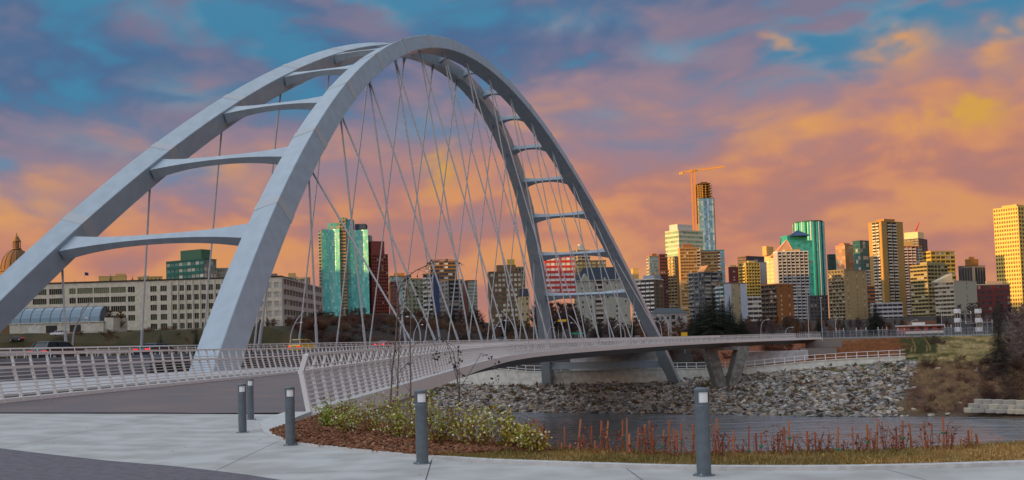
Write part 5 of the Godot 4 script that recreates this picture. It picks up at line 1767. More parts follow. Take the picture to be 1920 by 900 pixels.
# the long white building on the left: every window its own part
func make_white_building() -> void:
	var d := 388.0
	var a := sight(20, 534, d)
	var b := sight(527, 540, d)
	var base := EYE + land(-150.0, d) - 1.0
	var h := a.y - base - 0.5
	var at := Vector3(a.x, base, -d)
	var o := thing("institute", "long white four-storey building with rows of dark windows behind the bridge", "building", at)
	var w := b.x - a.x
	var k := d / FOCAL
	var floors := [[612.0, 622.0], [594.0, 605.0], [576.5, 587.5], [559.0, 570.0], [541.0, 552.5]]
	var ybase := sight(270, 624, d).y - base
	var rows := []
	for i in 5:
		rows.append([1.0 + i * 3.55, 1.0 + i * 3.55 + 2.15])
	h = rows[4][1] + 2.0
	var bays := []  # [x0, x1, lowest floor]
	for q in [[61, 87, 1], [92, 118, 1], [130, 142, 1], [145, 174, 1], [176, 205, 1], [208, 236, 1], [240, 253, 1], [282, 294, 0], [301, 313, 0]]:
		bays.append(q)
	for i in 15:
		bays.append([323.5 + i * 13.65, 333.0 + i * 13.65, 0])
	var wall := Shape.new()
	wall.tint = Color(0.62, 0.58, 0.46)
	var t := Transform3D(Basis(), at)
	var y := 0.0
	var proud := 0.0
	# spandrels and piers leave the openings
	for i in 6:
		var y1: float = rows[i][0] if i < 5 else h
		wall.box(t, Vector3(0, y, -0.4), Vector3(w, y1, 0.0))
		if i < 5:
			y = rows[i][1]
	for i in 5:
		var x := 0.0
		for q in bays:
			if q[2] > i:
				continue
			var x0: float = (q[0] - 20.0) * k
			wall.box(t, Vector3(x, rows[i][0], -0.4), Vector3(x0, rows[i][1], -0.004))
			x = (q[1] - 20.0) * k
		wall.box(t, Vector3(x, rows[i][0], -0.4), Vector3(w, rows[i][1], -0.004))
	var core := Shape.new()
	core.tint = Color(0.55, 0.52, 0.44)
	core.box(t, Vector3(0.1, 0, -22), Vector3(w - 0.1, h - 0.1, -0.75))
	part("wall", wall, M.facade, o)
	part("core", core, M.facade, o)
	var roof := Shape.new()
	roof.tint = Color(0.035, 0.035, 0.035)
	roof.box(t, Vector3(-0.3, h, -22), Vector3(w + 0.3, h + 0.45, 0.35))
	part("roof", roof, M.facade, o)
	var pil := {}
	for i in 16:
		if i * 13.65 + 320 > 500: break
		var ps := Shape.new()
		ps.tint = Color(0.66, 0.63, 0.52)
		var x: float = (320.4 + i * 13.65 - 20.0) * k
		ps.box(t, Vector3(x - 0.22, 0, 0.0), Vector3(x + 0.22, h - 0.3, 0.55))
		part("pilaster", ps, M.facade, o)
	var meshes := {}
	for i in 5:
		for q in bays:
			if q[2] > i:
				continue
			var ww: float = (q[1] - q[0]) * k
			var hh: float = rows[i][1] - rows[i][0]
			var key := "%.2f" % ww
			if not meshes.has(key):
				var g := []
				for tone in 3:
					var gs := Shape.new()
					gs.tint = [Color(0.02, 0.022, 0.02), Color(0.05, 0.055, 0.04), Color(0.16, 0.18, 0.10)][tone]
					gs.quad(Vector3(0, 0, 0), Vector3(ww, 0, 0), Vector3(ww, hh, 0), Vector3(0, hh, 0))
					g.append(gs.done())
				var ms := Shape.new()
				ms.tint = Color(0.30, 0.28, 0.2)
				var n := maxi(2, int(round(ww / 0.75)))
				for j in range(1, n):
					ms.box(Transform3D(), Vector3(ww * j / n - 0.09, 0, 0), Vector3(ww * j / n + 0.09, hh, 0.12))
				meshes[key] = [g, ms.done()]
			var tone := 0 if rng.randf() < 0.6 else 1
			if i == 4 and q[0] > 120 and q[0] < 236: tone = 2
			var wi := piece("window", meshes[key][0][tone], M.pane, o, Transform3D(Basis(), Vector3((q[0] - 20.0) * k, rows[i][0], -0.30)))
			piece("mullions", meshes[key][1], M.facade, wi, Transform3D())
	# the wing that runs back on the right
	var en := thing("institute_wing", "rear wing of the white building running back right of the near arch leg", "building", Vector3(b.x, base, -d))
	var e := sight(604, 552, 470.0)
	var dir := Vector3(e.x - b.x, 0, -470.0 + d)
	var wl := dir.length()
	dir = dir.normalized()
	var fb := Fabric.new()
	fb.fh = 3.55
	fb.blinds = 0.05
	fb.glass_col = Color(0.05, 0.05, 0.045)
	face(fb, Transform3D(Basis(dir, Vector3.UP, dir.cross(Vector3.UP)), Vector3(b.x, base, -d)), wl, h, "w:0.3 r8:4 w:0.3 r6:3 w:0.25", Color(0.50, 0.48, 0.44))
	fb.wall.tint = Color(0.5, 0.48, 0.44)
	fb.wall.box(Transform3D(Basis(dir, Vector3.UP, dir.cross(Vector3.UP)), Vector3(b.x, base, -d)), Vector3(0.2, 0, -16), Vector3(wl, h, -0.5))
	part("walls", fb.wall, M.facade, en)
	part("window_panes", fb.glass, M.pane, en, "stuff")
	# greenhouse with a rounded glass roof in front
	var g0 := sight(18, 626, 352)
	var g1 := sight(194, 626, 352)
	var gy := EYE + land(g0.x, 352.0) - 0.5
	var gh := thing("greenhouse", "greenhouse with rounded glass roof over white garage doors at the left", "greenhouse", Vector3((g0.x + g1.x) / 2, gy, -352))
	var gw := g1.x - g0.x
	var b0 := Transform3D(Basis(), Vector3(g0.x, gy, -352))
	var ws := Shape.new()
	ws.tint = Color(0.55, 0.53, 0.44)
	ws.box(b0, Vector3(0, 0, -14), Vector3(gw, 3.6, 0))
	ws.box(b0, Vector3(-0.2, 3.6, -14), Vector3(gw + 0.2, 3.9, 0.35))
	ws.box(b0, Vector3(gw, 0, -14), Vector3(gw + 3.0, 5.0, -1.0))
	part("base_wall", ws, M.facade, gh)
	for i in 4:
		var gd := Shape.new()
		gd.tint = [Color(0.6, 0.6, 0.56), Color(0.03, 0.03, 0.03), Color(0.04, 0.035, 0.03), Color(0.6, 0.58, 0.5)][i]
		var x: float = [6.6, 12.4, 20.5, 25.5][i]
		gd.box(b0, Vector3(x, 0.4, 0.0), Vector3(x + 3.8, 2.9, 0.08))
		part("garage_door", gd, M.facade, gh)
	var cols := 9
	var gx1 := gw - 1.5
	for c in cols:
		for r in 5:
			var a0 := r / 5.0 * PI * 0.5
			var a1 := (r + 1) / 5.0 * PI * 0.5
			var p0 := Vector3(0, 3.9 + 5.4 * sin(a0), -0.4 - 6.0 * (1.0 - cos(a0)))
			var p1 := Vector3(0, 3.9 + 5.4 * sin(a1), -0.4 - 6.0 * (1.0 - cos(a1)))
			var x0 := gx1 * c / cols
			var x1 := gx1 * (c + 1) / cols
			var s := Shape.new()
			s.quad(b0 * (p0 + Vector3(x0 + 0.06, 0, 0)), b0 * (p0 + Vector3(x1 - 0.06, 0, 0)), b0 * (p1 + Vector3(x1 - 0.06, 0, 0)), b0 * (p1 + Vector3(x0 + 0.06, 0, 0)))
			part("pane", s, M.green_glass, gh)
	var fr := Shape.new()
	fr.tint = Color(0.16, 0.18, 0.2)
	for c in cols + 1:
		var last := Vector3.INF
		for r in 11:
			var a0 := r / 10.0 * PI * 0.5
			var p0 := b0 * Vector3(gx1 * c / cols, 3.9 + 5.42 * sin(a0), -0.37 - 6.0 * (1.0 - cos(a0)))
			if last != Vector3.INF:
				fr.bar(last, p0, 0.16, 0.16)
			last = p0
	part("frame", fr, M.facade, gh)
	var bk := Shape.new()
	bk.tint = Color(0.10, 0.12, 0.13)
	var endp := []
	for r in 11:
		var a0 := r / 10.0 * PI * 0.5
		endp.append(b0 * Vector3(0, 3.85 + 5.3 * sin(a0), -0.5 - 6.0 * (1.0 - cos(a0))))
	endp.append(b0 * Vector3(0, 3.85, -6.5))
	var e2 := []
	for q in endp:
		e2.append(q + Vector3(gx1, 0, 0))
	bk.loft([endp, e2])
	part("end_wall", bk, M.facade, gh)
	for px in [33, 63, 111, 165]:
		var lp := sight(px, 611, 350.5)
		var l := Shape.new()
		l.lathe(Vector3.ZERO, [Vector2(0, -0.22), Vector2(0.2, -0.14), Vector2(0.26, 0), Vector2(0.2, 0.14), Vector2(0, 0.22)], 10)
		var lm := tag(part("wall_lamp", l, M.lens), "round white lamp on the greenhouse front, number %d from the left along the eave" % ([33, 63, 111, 165].find(px) + 1), "lamp", "lamps along the greenhouse") as MeshInstance3D
		lm.position = Vector3(lp.x, gy + 3.2, -351.5)
	# flag on the roof line
	var fp := sight(159, 535, 396)
	var fl := thing("flag", "small dark blue flag flying above the white building's roof", "flag", fp)
	var fs := Shape.new()
	fs.tube([fp, fp + Vector3(0, 5.2, 0)], 0.05, 0.04, 5)
	part("pole", fs, M.cable, fl)
	var cs := Shape.new()
	cs.tint = Color(0.03, 0.03, 0.14)
	for i in 6:
		var z0 := sin(i * 1.1) * 0.18
		var z1 := sin((i + 1) * 1.1) * 0.18
		cs.quad(fp + Vector3(i * 0.25, 3.9 - i * 0.05, z0), fp + Vector3((i + 1) * 0.25, 3.9 - (i + 1) * 0.05, z1), fp + Vector3((i + 1) * 0.25, 5.1 - (i + 1) * 0.05, z1), fp + Vector3(i * 0.25, 5.1 - i * 0.05, z0))
	part("cloth", cs, M.paint, fl)

# ---------------------------------------------------------------- far bank: rocks, promenade, slopes
func make_rocks() -> void:
	var root := Node3D.new()
	root.name = numbered("riprap_slope")
	add_child(root)
	tag(root, "", "", "", "structure")
	var meshes := []
	for k in 5:
		var s := Shape.new()
		var ico := []
		for i in 3:
			var ring := []
			var n := 6
			for j in n:
				var a := TAU * (j + 0.5 * (i % 2)) / n
				var r: float = [0.72, 1.0, 0.62][i] * rand(0.75, 1.15)
				ring.append(Vector3(cos(a) * r, [-0.45, 0.05, 0.5][i] + rand(-0.12, 0.12), sin(a) * r))
			ico.append(ring)
		for i in 2:
			for j in 6:
				var q := (j + 1) % 6
				s.quad(ico[i][q], ico[i][j], ico[i + 1][j], ico[i + 1][q])
		for j in range(1, 5):
			s.tri(ico[2][0], ico[2][j + 1], ico[2][j])
		meshes.append(s.done())
	var tones := [Color(0.40, 0.36, 0.33), Color(0.24, 0.215, 0.20), Color(0.58, 0.52, 0.45), Color(0.34, 0.25, 0.18), Color(0.085, 0.078, 0.074), Color(0.48, 0.35, 0.235)]
	var mats := []
	for i in tones.size():
		var m := mat("stone_%s" % ["grey", "slate", "pale", "brown", "black", "buff"][i], tones[i], 0.85)
		grain("stone_%s" % ["grey", "slate", "pale", "brown", "black", "buff"][i], M.stone.albedo_texture, 3.0)
		mats.append(m)
	var single := 0
	var bulk := [[], [], [], [], []]
	var tints := [[], [], [], [], []]
	for i in 17000:
		var x := rand(-62.0, 106.0)
		var s := table(SHORE, x)
		var w := table(WALL, x)
		var t := rng.randf()
		var d := lerpf(s - 1.6, w - 0.4, t)
		var right_end := lerpf(81.5, 106.0, clampf(t, 0.0, 1.0)) + rough_noise.get_noise_1d(d * 3.0) * 2.5
		if x > right_end:
			continue
		var y := EYE + land(x, maxf(d, s)) + 0.05
		var size := 0.27 + 0.55 * pow(rng.randf(), 2.2) * (1.2 if t < 0.12 else 1.0)
		var k := i % 5
		var b := Basis.from_euler(Vector3(rand(-0.6, 0.6), rand(0, TAU), rand(-0.6, 0.6))).scaled_local(Vector3(size * rand(0.9, 1.9), size * rand(0.55, 1.0), size))
		var c := int(pow(rng.randf(), 1.3) * 5.99)
		if single < 300 and d < s + 9.0 and x > -12.0 and rng.randf() < 0.5:
			piece("stone", meshes[k], mats[c], root, Transform3D(b, Vector3(x, y, -d)))
			single += 1
		else:
			bulk[k].append(Transform3D(b, Vector3(x, y, -d)))
			tints[k].append(tones[c] * rand(0.75, 1.2))
	for k in 5:
		scatter("stones", meshes[k], M.stone, bulk[k], tints[k], root)
	# withered weeds between the rocks
	var weed := Shape.new()
	for i in 9:
		var a := rand(0, TAU)
		var p := Vector3(cos(a) * rand(0.2, 0.7), rand(0.2, 0.7), sin(a) * rand(0.2, 0.7))
		weed.tri(Vector3(cos(a + 1.2) * 0.12, 0, sin(a + 1.2) * 0.12), p, p + Vector3(0.05, -0.25, 0.1))
	var ws := []
	var wt := []
	for i in 700:
		var x := rand(-40.0, 100.0)
		var t := pow(rng.randf(), 0.7)
		var d := lerpf(table(SHORE, x) + 3.0, table(WALL, x), t)
		if x > lerpf(80.0, 104.0, t) or rough_noise.get_noise_2d(x * 2.0, d * 4.0) < 0.0:
			continue
		ws.append(Transform3D(Basis(Vector3.UP, rand(0, TAU)).scaled(Vector3.ONE * rand(0.8, 1.9)), Vector3(x, EYE + land(x, d) + 0.35, -d)))
		wt.append(Color(0.13, 0.04, 0.02).lerp(Color(0.12, 0.11, 0.04), rng.randf()))
	tag(scatter("dry_weeds", weed.done(), M.blade, ws, wt), "rusty dry weeds growing between the bank rocks", "weeds")

func make_promenade() -> void:
	var pts := []
	for i in 60:
		var x := lerpf(-40.0, 104.0, i / 59.0)
		pts.append(Vector3(x, EYE + table(TOP, x), -table(WALL, x) + 0.25))
	var o := thing("river_wall", "long pale concrete river wall above the rocks", "wall", pts[30])
	var s := Shape.new()
	for i in pts.size() - 1:
		var a: Vector3 = pts[i]
		var b: Vector3 = pts[i + 1]
		s.hexa([Vector3(a.x, a.y - 7.0, a.z), Vector3(b.x, b.y - 7.0, b.z), Vector3(b.x, b.y - 7.0, b.z - 0.6), Vector3(a.x, a.y - 7.0, a.z - 0.6), a + Vector3(0, 0.35, 0), b + Vector3(0, 0.35, 0), b + Vector3(0, 0.35, -0.6), a + Vector3(0, 0.35, -0.6)])
	part("wall", s, M.wall_concrete, o)
	var cp := Shape.new()
	for i in pts.size() - 1:
		cp.bar(pts[i] + Vector3(0, 0.45, -0.25), pts[i + 1] + Vector3(0, 0.45, -0.25), 0.85, 0.22)
	part("coping", cp, M.wall_concrete, o)
	var r := thing("promenade_railing", "white two-bar railing along the river wall", "railing", pts[30] + Vector3(0, 0.5, 0))
	for h in [0.75, 1.75]:
		var rs := Shape.new()
		for i in pts.size() - 1:
			rs.bar(pts[i] + Vector3(0, 0.4 + h, -0.3), pts[i + 1] + Vector3(0, 0.4 + h, -0.3), 0.09, 0.12)
		part("rail", rs, M.lens, r)
	var ps := Shape.new()
	ps.box(Transform3D(), Vector3(-0.07, 0, -0.07), Vector3(0.07, 1.75, 0.07))
	var pm := ps.done()
	var x := -40.0
	while x < 104.0:
		piece("post", pm, M.lens, r, Transform3D(Basis(), Vector3(x, EYE + table(TOP, x) + 0.45, -table(WALL, x) - 0.05) - r.position))
		x += 2.55
	# low stone terraces beside the abutment
	for q in [[1512, 1578, 646, 318.0, "upper grey gabion terrace beside the footbridge end"], [1500, 1568, 661, 306.0, "lower grey gabion terrace beside the footbridge end"]]:
		var a := sight(q[0], q[2], q[3])
		var b := sight(q[1], q[2], q[3])
		var g := Shape.new()
		g.tint = Color(0.30, 0.27, 0.24)
		g.hexa([a + Vector3(0, -3, 0.6), b + Vector3(0, -3, 0.6), b + Vector3(0, -3, -1.2), a + Vector3(0, -3, -1.2), a + Vector3(0, 1.2, 0.6), b + Vector3(0, 1.2, 0.6), b + Vector3(0, 1.2, -1.2), a + Vector3(0, 1.2, -1.2)])
		tag(part("gabion_terrace", g, M.stone), q[4], "terrace")
	# pile of cut stone blocks at the water's edge on the right
	var wall := thing("stone_block_wall", "low wall of pale cut blocks at the water on the right", "wall", sight(1860, 772, 214.0))
	var blocks := []
	for k in 3:
		var bs := Shape.new()
		var e: float = [0.04, 0.07, 0.05][k]
		var lo := Vector3(-0.5, -0.5, -0.5)
		var ring := []
		for y in [-0.5, -0.5 + e, 0.5 - e, 0.5]:
			var g: float = 0.5 - (e if absf(y) > 0.49 else 0.0)
			ring.append([Vector3(-g, y, g - rand(0, 0.05)), Vector3(g, y, g - rand(0, 0.08)), Vector3(g - rand(0, 0.05), y, -g), Vector3(-g, y, -g)])
		bs.loft(ring)
		blocks.append(bs.done())
	var btones := [mat("block_pale", Color(0.50, 0.44, 0.33), 0.85), mat("block_grey", Color(0.38, 0.35, 0.30), 0.85)]
	for row in 3:
		var px := 1806.0 + row * 10.0 + rand(0, 4)
		while px < 1960.0:
			var wd := rand(11.0, 26.0)
			var d := 216.0 - (px - 1806.0) * 0.06 + row * 1.0
			var p := sight(px + wd / 2, 769.0 - row * 8.6 + (px - 1806.0) * 0.03, d)
			var k := d / FOCAL
			piece("stone_block", blocks[rng.randi() % 3], btones[rng.randi() % 2], wall, Transform3D(Basis(Vector3.UP, rand(-0.12, 0.12)).scaled_local(Vector3(wd * k * 0.96, 8.6 * k * rand(0.85, 1.05), 1.3)), p - wall.position))
			px += wd + 1.2
	var loose := [[1652, 771], [1664, 770], [1713, 768], [1746, 772], [1800, 763], [1776, 771], [1784, 715], [1832, 730], [1838, 727], [1760, 728]]
	var rk: Mesh = blocks[1]
	for q in loose:
		var d: float = 224.0 - maxf(0.0, q[0] - 1660.0) * 0.05 + (772.0 - q[1]) * 0.9
		var p := sight(q[0], q[1], d)
		p.y = EYE + land(p.x, d) + 0.2
		var st := piece("boulder", rk, btones[0], self, Transform3D(Basis.from_euler(Vector3(rand(-0.3, 0.3), rand(0, 3), rand(-0.3, 0.3))).scaled_local(Vector3(rand(0.7, 1.5), rand(0.35, 0.6), 0.8)), p))
		st.name = numbered("boulder")
		tag(st, "pale loose boulder lying on the brown right bank near the water", "boulder", "loose boulders on the right bank")

func make_substation() -> void:
	# fence along the top of the lawn
	var a := sight(1500, 636, 345.0)
	var b := sight(1872, 628, 330.0)
	var o := thing("mesh_fence", "long pale metal fence along the top of the lawn on the right", "fence", (a + b) / 2)
	var ps := Shape.new()
	ps.tube([Vector3.ZERO, Vector3(0, 2.5, 0)], 0.06, 0.06, 5)
	var pm := ps.done()
	var n := 34
	for i in n + 1:
		var p := a.lerp(b, float(i) / n)
		piece("post", pm, M.grey_steel, o, Transform3D(Basis(), p - o.position))
	for h in [0.15, 1.2, 2.4]:
		var rs := Shape.new()
		rs.bar(a + Vector3(0, h, 0), b + Vector3(0, h, 0), 0.05, 0.07 if h > 0.5 else 0.35)
		part("rail", rs, M.grey_steel, o)
	var wires := Shape.new()
	for i in n * 5:
		var p := a.lerp(b, (i + 0.5) / (n * 5.0))
		wires.bar(p + Vector3(0, 0.1, 0), p + Vector3(0, 2.4, 0), 0.03, 0.03, Vector3(0, 0, 1))
	part("pickets", wires, M.grey_steel, o, "stuff")
	# station house
	var h0 := sight(1698, 619, 365.0)
	var h1 := sight(1768, 617, 365.0)
	var st := thing("station_house", "low red and white station house behind the fence", "building", (h0 + h1) / 2)
	var w := Shape.new()
	w.tint = Color(0.35, 0.07, 0.04)
	var hx := h1.x - h0.x
	var t := Transform3D(Basis(), Vector3(h0.x, h0.y - 1.4, h0.z))
	w.box(t, Vector3(0, 0, -8), Vector3(hx, 2.7, 0))
	part("wall", w, M.facade, st)
	var rf := Shape.new()
	rf.tint = Color(0.66, 0.64, 0.6)
	rf.box(t, Vector3(-0.5, 2.7, -8.4), Vector3(hx + 0.5, 3.1, 0.5))
	rf.box(t, Vector3(hx * 0.35, 3.1, -6), Vector3(hx * 0.62, 4.0, -3))
	rf.box(t, Vector3(-0.1, 0.0, 0.0), Vector3(hx + 0.1, 0.9, 0.15))
	part("roof", rf, M.facade, st)
	for i in 4:
		var wd := Shape.new()
		wd.tint = Color(0.04, 0.03, 0.03)
		var x: float = hx * (0.12 + 0.24 * i)
		wd.box(t, Vector3(x, 1.2, 0.0), Vector3(x + 1.6, 2.3, 0.06))
		part("window", wd, M.pane, st)
	# coils and bus work
	var coil: Node3D = null
	for q in [[1797, 604, "left of the two white stacked coil towers behind the fence"], [1836, 602, "right of the two white stacked coil towers, beside the big spruce"]]:
		var p := sight(q[0], 626, 372.0)
		var top := sight(q[0], 577, 372.0)
		if coil == null:
			coil = thing("coil_tower", q[2], "coil tower", Vector3.ZERO)
			for i in 3:
				var s := Shape.new()
				s.tint = Color(0.66, 0.67, 0.70)
				s.lathe(Vector3(0, 0.8 + i * 3.3, 0), [Vector2(0, 0), Vector2(1.15, 0), Vector2(1.2, 0.1), Vector2(1.2, 1.45), Vector2(1.15, 1.55), Vector2(0, 1.55)], 20)
				part("coil", s, M.paint, coil)
				for a2 in 4:
					var l := Shape.new()
					l.tint = Color(0.5, 0.4, 0.3)
					var e := Vector3(cos(a2 * PI / 2 + 0.4) * 0.8, 0, sin(a2 * PI / 2 + 0.4) * 0.8)
					l.tube([e + Vector3(0, i * 3.3 - 0.95, 0), e + Vector3(0, i * 3.3 + 0.82, 0)], 0.10, 0.10, 6)
					part("insulator", l, M.paint, coil)
			coil.position = p
		else:
			copy_of(coil, p, 0.3, Vector3.ONE, q[2])
	var gi := 0
	for q in [[1575, 620, 628, 14], [1615, 619, 628, 18], [1655, 618, 628, 16], [1690, 620, 627, 12], [1778, 614, 625, 12], [1812, 588, 625, 20], [1822, 606, 625, 20], [1852, 604, 622, 18]]:
		var p := sight(q[0], q[2], 360.0)
		var t0 := sight(q[0], q[1], 360.0)
		var hw: float = q[3] * 360.0 / FOCAL / 2
		var g := thing("switch_frame", "pale steel switchgear frame with porcelain insulators, %s" % ["leftmost behind the fence", "second from the left behind the fence", "before the tall tan tower", "left of the station house", "right of the station house", "tall one between the coil towers", "low one between the coil towers", "right of the coil towers"][gi], "switchgear", p)
		gi += 1
		var hgt := t0.y - p.y
		for k in 3:
			var x := -hw + hw * k
			var s := Shape.new()
			s.bar(p + Vector3(x, -1, 0), p + Vector3(x, hgt, 0), 0.16, 0.16, Vector3(0, 0, 1))
			part("leg", s, M.grey_steel, g)
			var ins := Shape.new()
			ins.tint = Color(0.62, 0.56, 0.5) if k != 1 else Color(0.40, 0.16, 0.08)
			var prof := []
			for z in 7:
				prof.append(Vector2(0.20 if z % 2 == 0 else 0.11, z * 0.16))
			ins.lathe(p + Vector3(x, hgt, 0), prof, 8)
			part("insulator", ins, M.paint, g)
		var bs := Shape.new()
		bs.bar(p + Vector3(-hw - 0.4, hgt, 0), p + Vector3(hw + 0.4, hgt, 0), 0.2, 0.2)
		bs.bar(p + Vector3(-hw - 0.4, hgt * 0.6, 0), p + Vector3(hw + 0.4, hgt * 0.6, 0), 0.12, 0.12)
		part("beam", bs, M.grey_steel, g)
	# timber sculpture by the path
	var tp := sight(1728, 662, 300.0)
	tp.y = EYE + land(tp.x, 300.0)
	var ts := thing("timber_frame", "pair of rough bent timbers forming a small gateway at the path", "sculpture", tp)
	for q in [[-2.6, 0.25], [2.0, -0.1], [-4.4, 0.9], [0.2, 0.8]]:
		var s := Shape.new()
		s.tint = Color(0.25, 0.17, 0.07)
		var up := 5.4 if absf(q[1]) < 0.5 else 2.4
		var pts := []
		for k in 7:
			var f := k / 6.0
			pts.append(tp + Vector3(q[0] + q[1] * 3.0 * f + 0.6 * sin(f * 5.0), up * f - 0.3, 0.3 * cos(f * 4.0)))
		s.tube(pts, 0.34, 0.2, 6)
		part("timber", s, M.bark, ts)
	# light poles on the far road
	var li := 0
	for q in [[1517, 545, 636, 350.0], [1542, 558, 630, 360.0], [1427, 600, 636, 400.0], [1473, 614, 634, 400.0], [1766, 568, 612, 480.0], [648, 577, 640, 420.0], [1254, 590, 634, 330.0], [1241, 600, 634, 340.0], [1567, 594, 616, 430.0], [1707, 600, 620, 430.0]]:
		var p := sight(q[0], q[2], q[3])
		var t2 := sight(q[0] + 0.0, q[1], q[3])
		var l := thing("light_pole", ["tall plain pole at the footbridge end", "second tall pole right of the footbridge end", "short bent lamp pole before the brown apartments", "stub lamp post before the white grid apartments", "tall pole before the pale slab", "thin pole before the red brick tower", "curved lamp pole left of the row houses", "curved lamp pole right beside the far arch foot", "bent lamp pole before the tan apartments", "bent lamp pole before the brick store"][li], "light pole", p)
		var s := Shape.new()
		var hh := t2.y - p.y
		if li in [0, 1, 4, 5]:
			s.tube([p + Vector3(0, -2, 0), p + Vector3(0, hh, 0)], 0.16, 0.10, 6)
		else:
			var pts := []
			for k in 9:
				var f := k / 8.0
				pts.append(p + Vector3((-2.6 if li in [6, 7] else 2.4) * pow(f, 3.0), hh * sin(f * PI / 2) if k > 0 else -2.0, 0))
			s.tube(pts, 0.13, 0.08, 6)
		part("pole", s, M.cable, l)
		var h := Shape.new()
		h.slab(p + Vector3(0.0 if li in [0, 1, 4, 5] else (-2.9 if li in [6, 7] else 2.8), hh - 0.1, 0), Vector3(0.9, 0.16, 0.3))
		part("lamp_head", h, M.lens, l)
		li += 1
	# traffic signals and signs at the far end of the bridge
	var ti := 0
	for q in [[1047, 612, 36.0], [1056, 617, 36.0], [1060, 622, 36.0], [1131, 627, 30.0]]:
		var p := sight(q[0], q[1], 330.0)
		var l := thing("traffic_signal", ["red traffic signal, leftmost at the far end of the bridge", "red traffic signal in the middle of the far group", "red traffic signal, lowest of the far group", "red traffic signal on an arm before the pale apartment block"][ti], "traffic signal", p)
		ti += 1
		var s := Shape.new()
		s.tint = Color(0.02, 0.02, 0.02)
		s.slab(p + Vector3(0, -0.9, 0), Vector3(0.5, 1.4, 0.35))
		part("housing", s, M.paint, l)
		var g := Shape.new()
		g.lathe(Vector3.ZERO, [Vector2(0, -0.2), Vector2(0.16, -0.12), Vector2(0.2, 0), Vector2(0.16, 0.12), Vector2(0, 0.2)], 8)
		var gm := part("red_signal_lamp", g, M.tail_lamp, l)
		gm.position = Vector3(0, 0.1, 0.25)
		var pl := Shape.new()
		pl.tube([p + Vector3(0, -6, 0), p + Vector3(0, -0.8, 0)], 0.08, 0.08, 5)
		part("pole", pl, M.cable, l)
	for q in [[1054, 601, 1.35, 0.7, Color(0.70, 0.40, 0.01), "yellow warning sign above the far traffic signals"], [1085, 625, 2.2, 0.45, Color(0.01, 0.30, 0.16), "green street name sign at the far end of the bridge"], [1283, 627, 1.0, 1.3, Color(0.70, 0.42, 0.01), "yellow road sign right of the far arch foot"]]:
		var p := sight(q[0], q[1], 332.0)
		var o2 := thing("road_sign", q[5], "road sign", p)
		var s := Shape.new()
		s.tint = q[4]
		s.box(Transform3D(Basis(), p), Vector3(-q[2], -q[3] / 2, -0.04), Vector3(q[2], q[3] / 2, 0.04))
		part("panel", s, M.paint, o2)
		var pl := Shape.new()
		pl.tube([p + Vector3(0, -6, -0.1), p + Vector3(0, 0, -0.1)], 0.07, 0.07, 5)
		part("pole", pl, M.cable, o2)
	# guard rail along the embankment left of the bridge
	var g0 := sight(480, 628, 360.0)
	var g1 := sight(700, 629, 380.0)
	var gr := thing("guard_rail", "white guard rail on the embankment behind the taxi", "guard rail", g0)
	var gs := Shape.new()
	gs.bar(g0, g1, 0.1, 0.45)
	gs.bar(g0 + Vector3(0, 1.0, -3), g1 + Vector3(0, 1.0, -3), 0.1, 0.3)
	part("beam", gs, M.lens, gr)
	for i in 20:
		var s := Shape.new()
		var p := g0.lerp(g1, i / 19.0)
		s.bar(p + Vector3(0, -1.5, -0.1), p + Vector3(0, 0.2, -0.1), 0.15, 0.15, Vector3(0, 0, 1))
		part("post", s, M.lens, gr)

# ---------------------------------------------------------------- plants
func bare_tree_mesh(h: float, spread: float, tone: Color, twigs: int, bushy := false) -> Array:
	var trunk := Shape.new()
	var crown := Shape.new()
	var tips := []
	trunk.tint = tone * 0.8
	var stems := 5 if bushy else 1
	var starts := []
	for k in stems:
		var lean := Vector3(rand(-0.5, 0.5), 0, rand(-0.5, 0.5)) * (1.0 if bushy else 0.15)
		var p := Vector3(rand(-0.3, 0.3), -0.4, rand(-0.3, 0.3)) * (1.0 if bushy else 0.2)
		var pts := [p]
		for i in 6:
			p += (Vector3.UP + lean + Vector3(rand(-0.15, 0.15), 0, rand(-0.15, 0.15))) * h * 0.13
			pts.append(p)
		trunk.tube(pts, h * (0.008 if bushy else 0.018), h * 0.004, 5, false)
		for i in range(1, 7):
			starts.append([pts[i], 1.0 - i / 9.0])
	crown.tint = tone
	for i in twigs:
		var q: Array = starts[rng.randi() % starts.size()]
		var a := rand(0, TAU)
		var dir := Vector3(cos(a) * spread, rand(0.5, 1.3), sin(a) * spread).normalized()
		var len: float = h * rand(0.14, 0.36) * q[1] * 1.3
		var p: Vector3 = q[0]
		var e := p + dir * len
		crown.tint = tone * rand(0.7, 1.3)
		crown.tube([p, p.lerp(e, 0.5) + Vector3(0, len * 0.06, 0), e], h * 0.0065, h * 0.003, 3, false)
		for j in 9:
			var s := p.lerp(e, rand(0.3, 1.0))
			var d2 := (dir + Vector3(rand(-0.8, 0.8), rand(-0.1, 0.7), rand(-0.8, 0.8))).normalized()
			var t := s + d2 * len * rand(0.25, 0.55)
			var side := d2.cross(Vector3(rand(-1, 1), rand(-1, 1), rand(-1, 1))).normalized() * h * 0.0042
			crown.tri(s - side, s + side, t)
			for m in 2:
				var s3 := s.lerp(t, rand(0.3, 0.9))
				var t3 := s3 + (d2 + Vector3(rand(-0.7, 0.7), rand(-0.2, 0.6), rand(-0.7, 0.7))).normalized() * len * 0.22
				crown.tri(s3 - side * 0.7, s3 + side * 0.7, t3)
	return [trunk.done(), crown.done()]

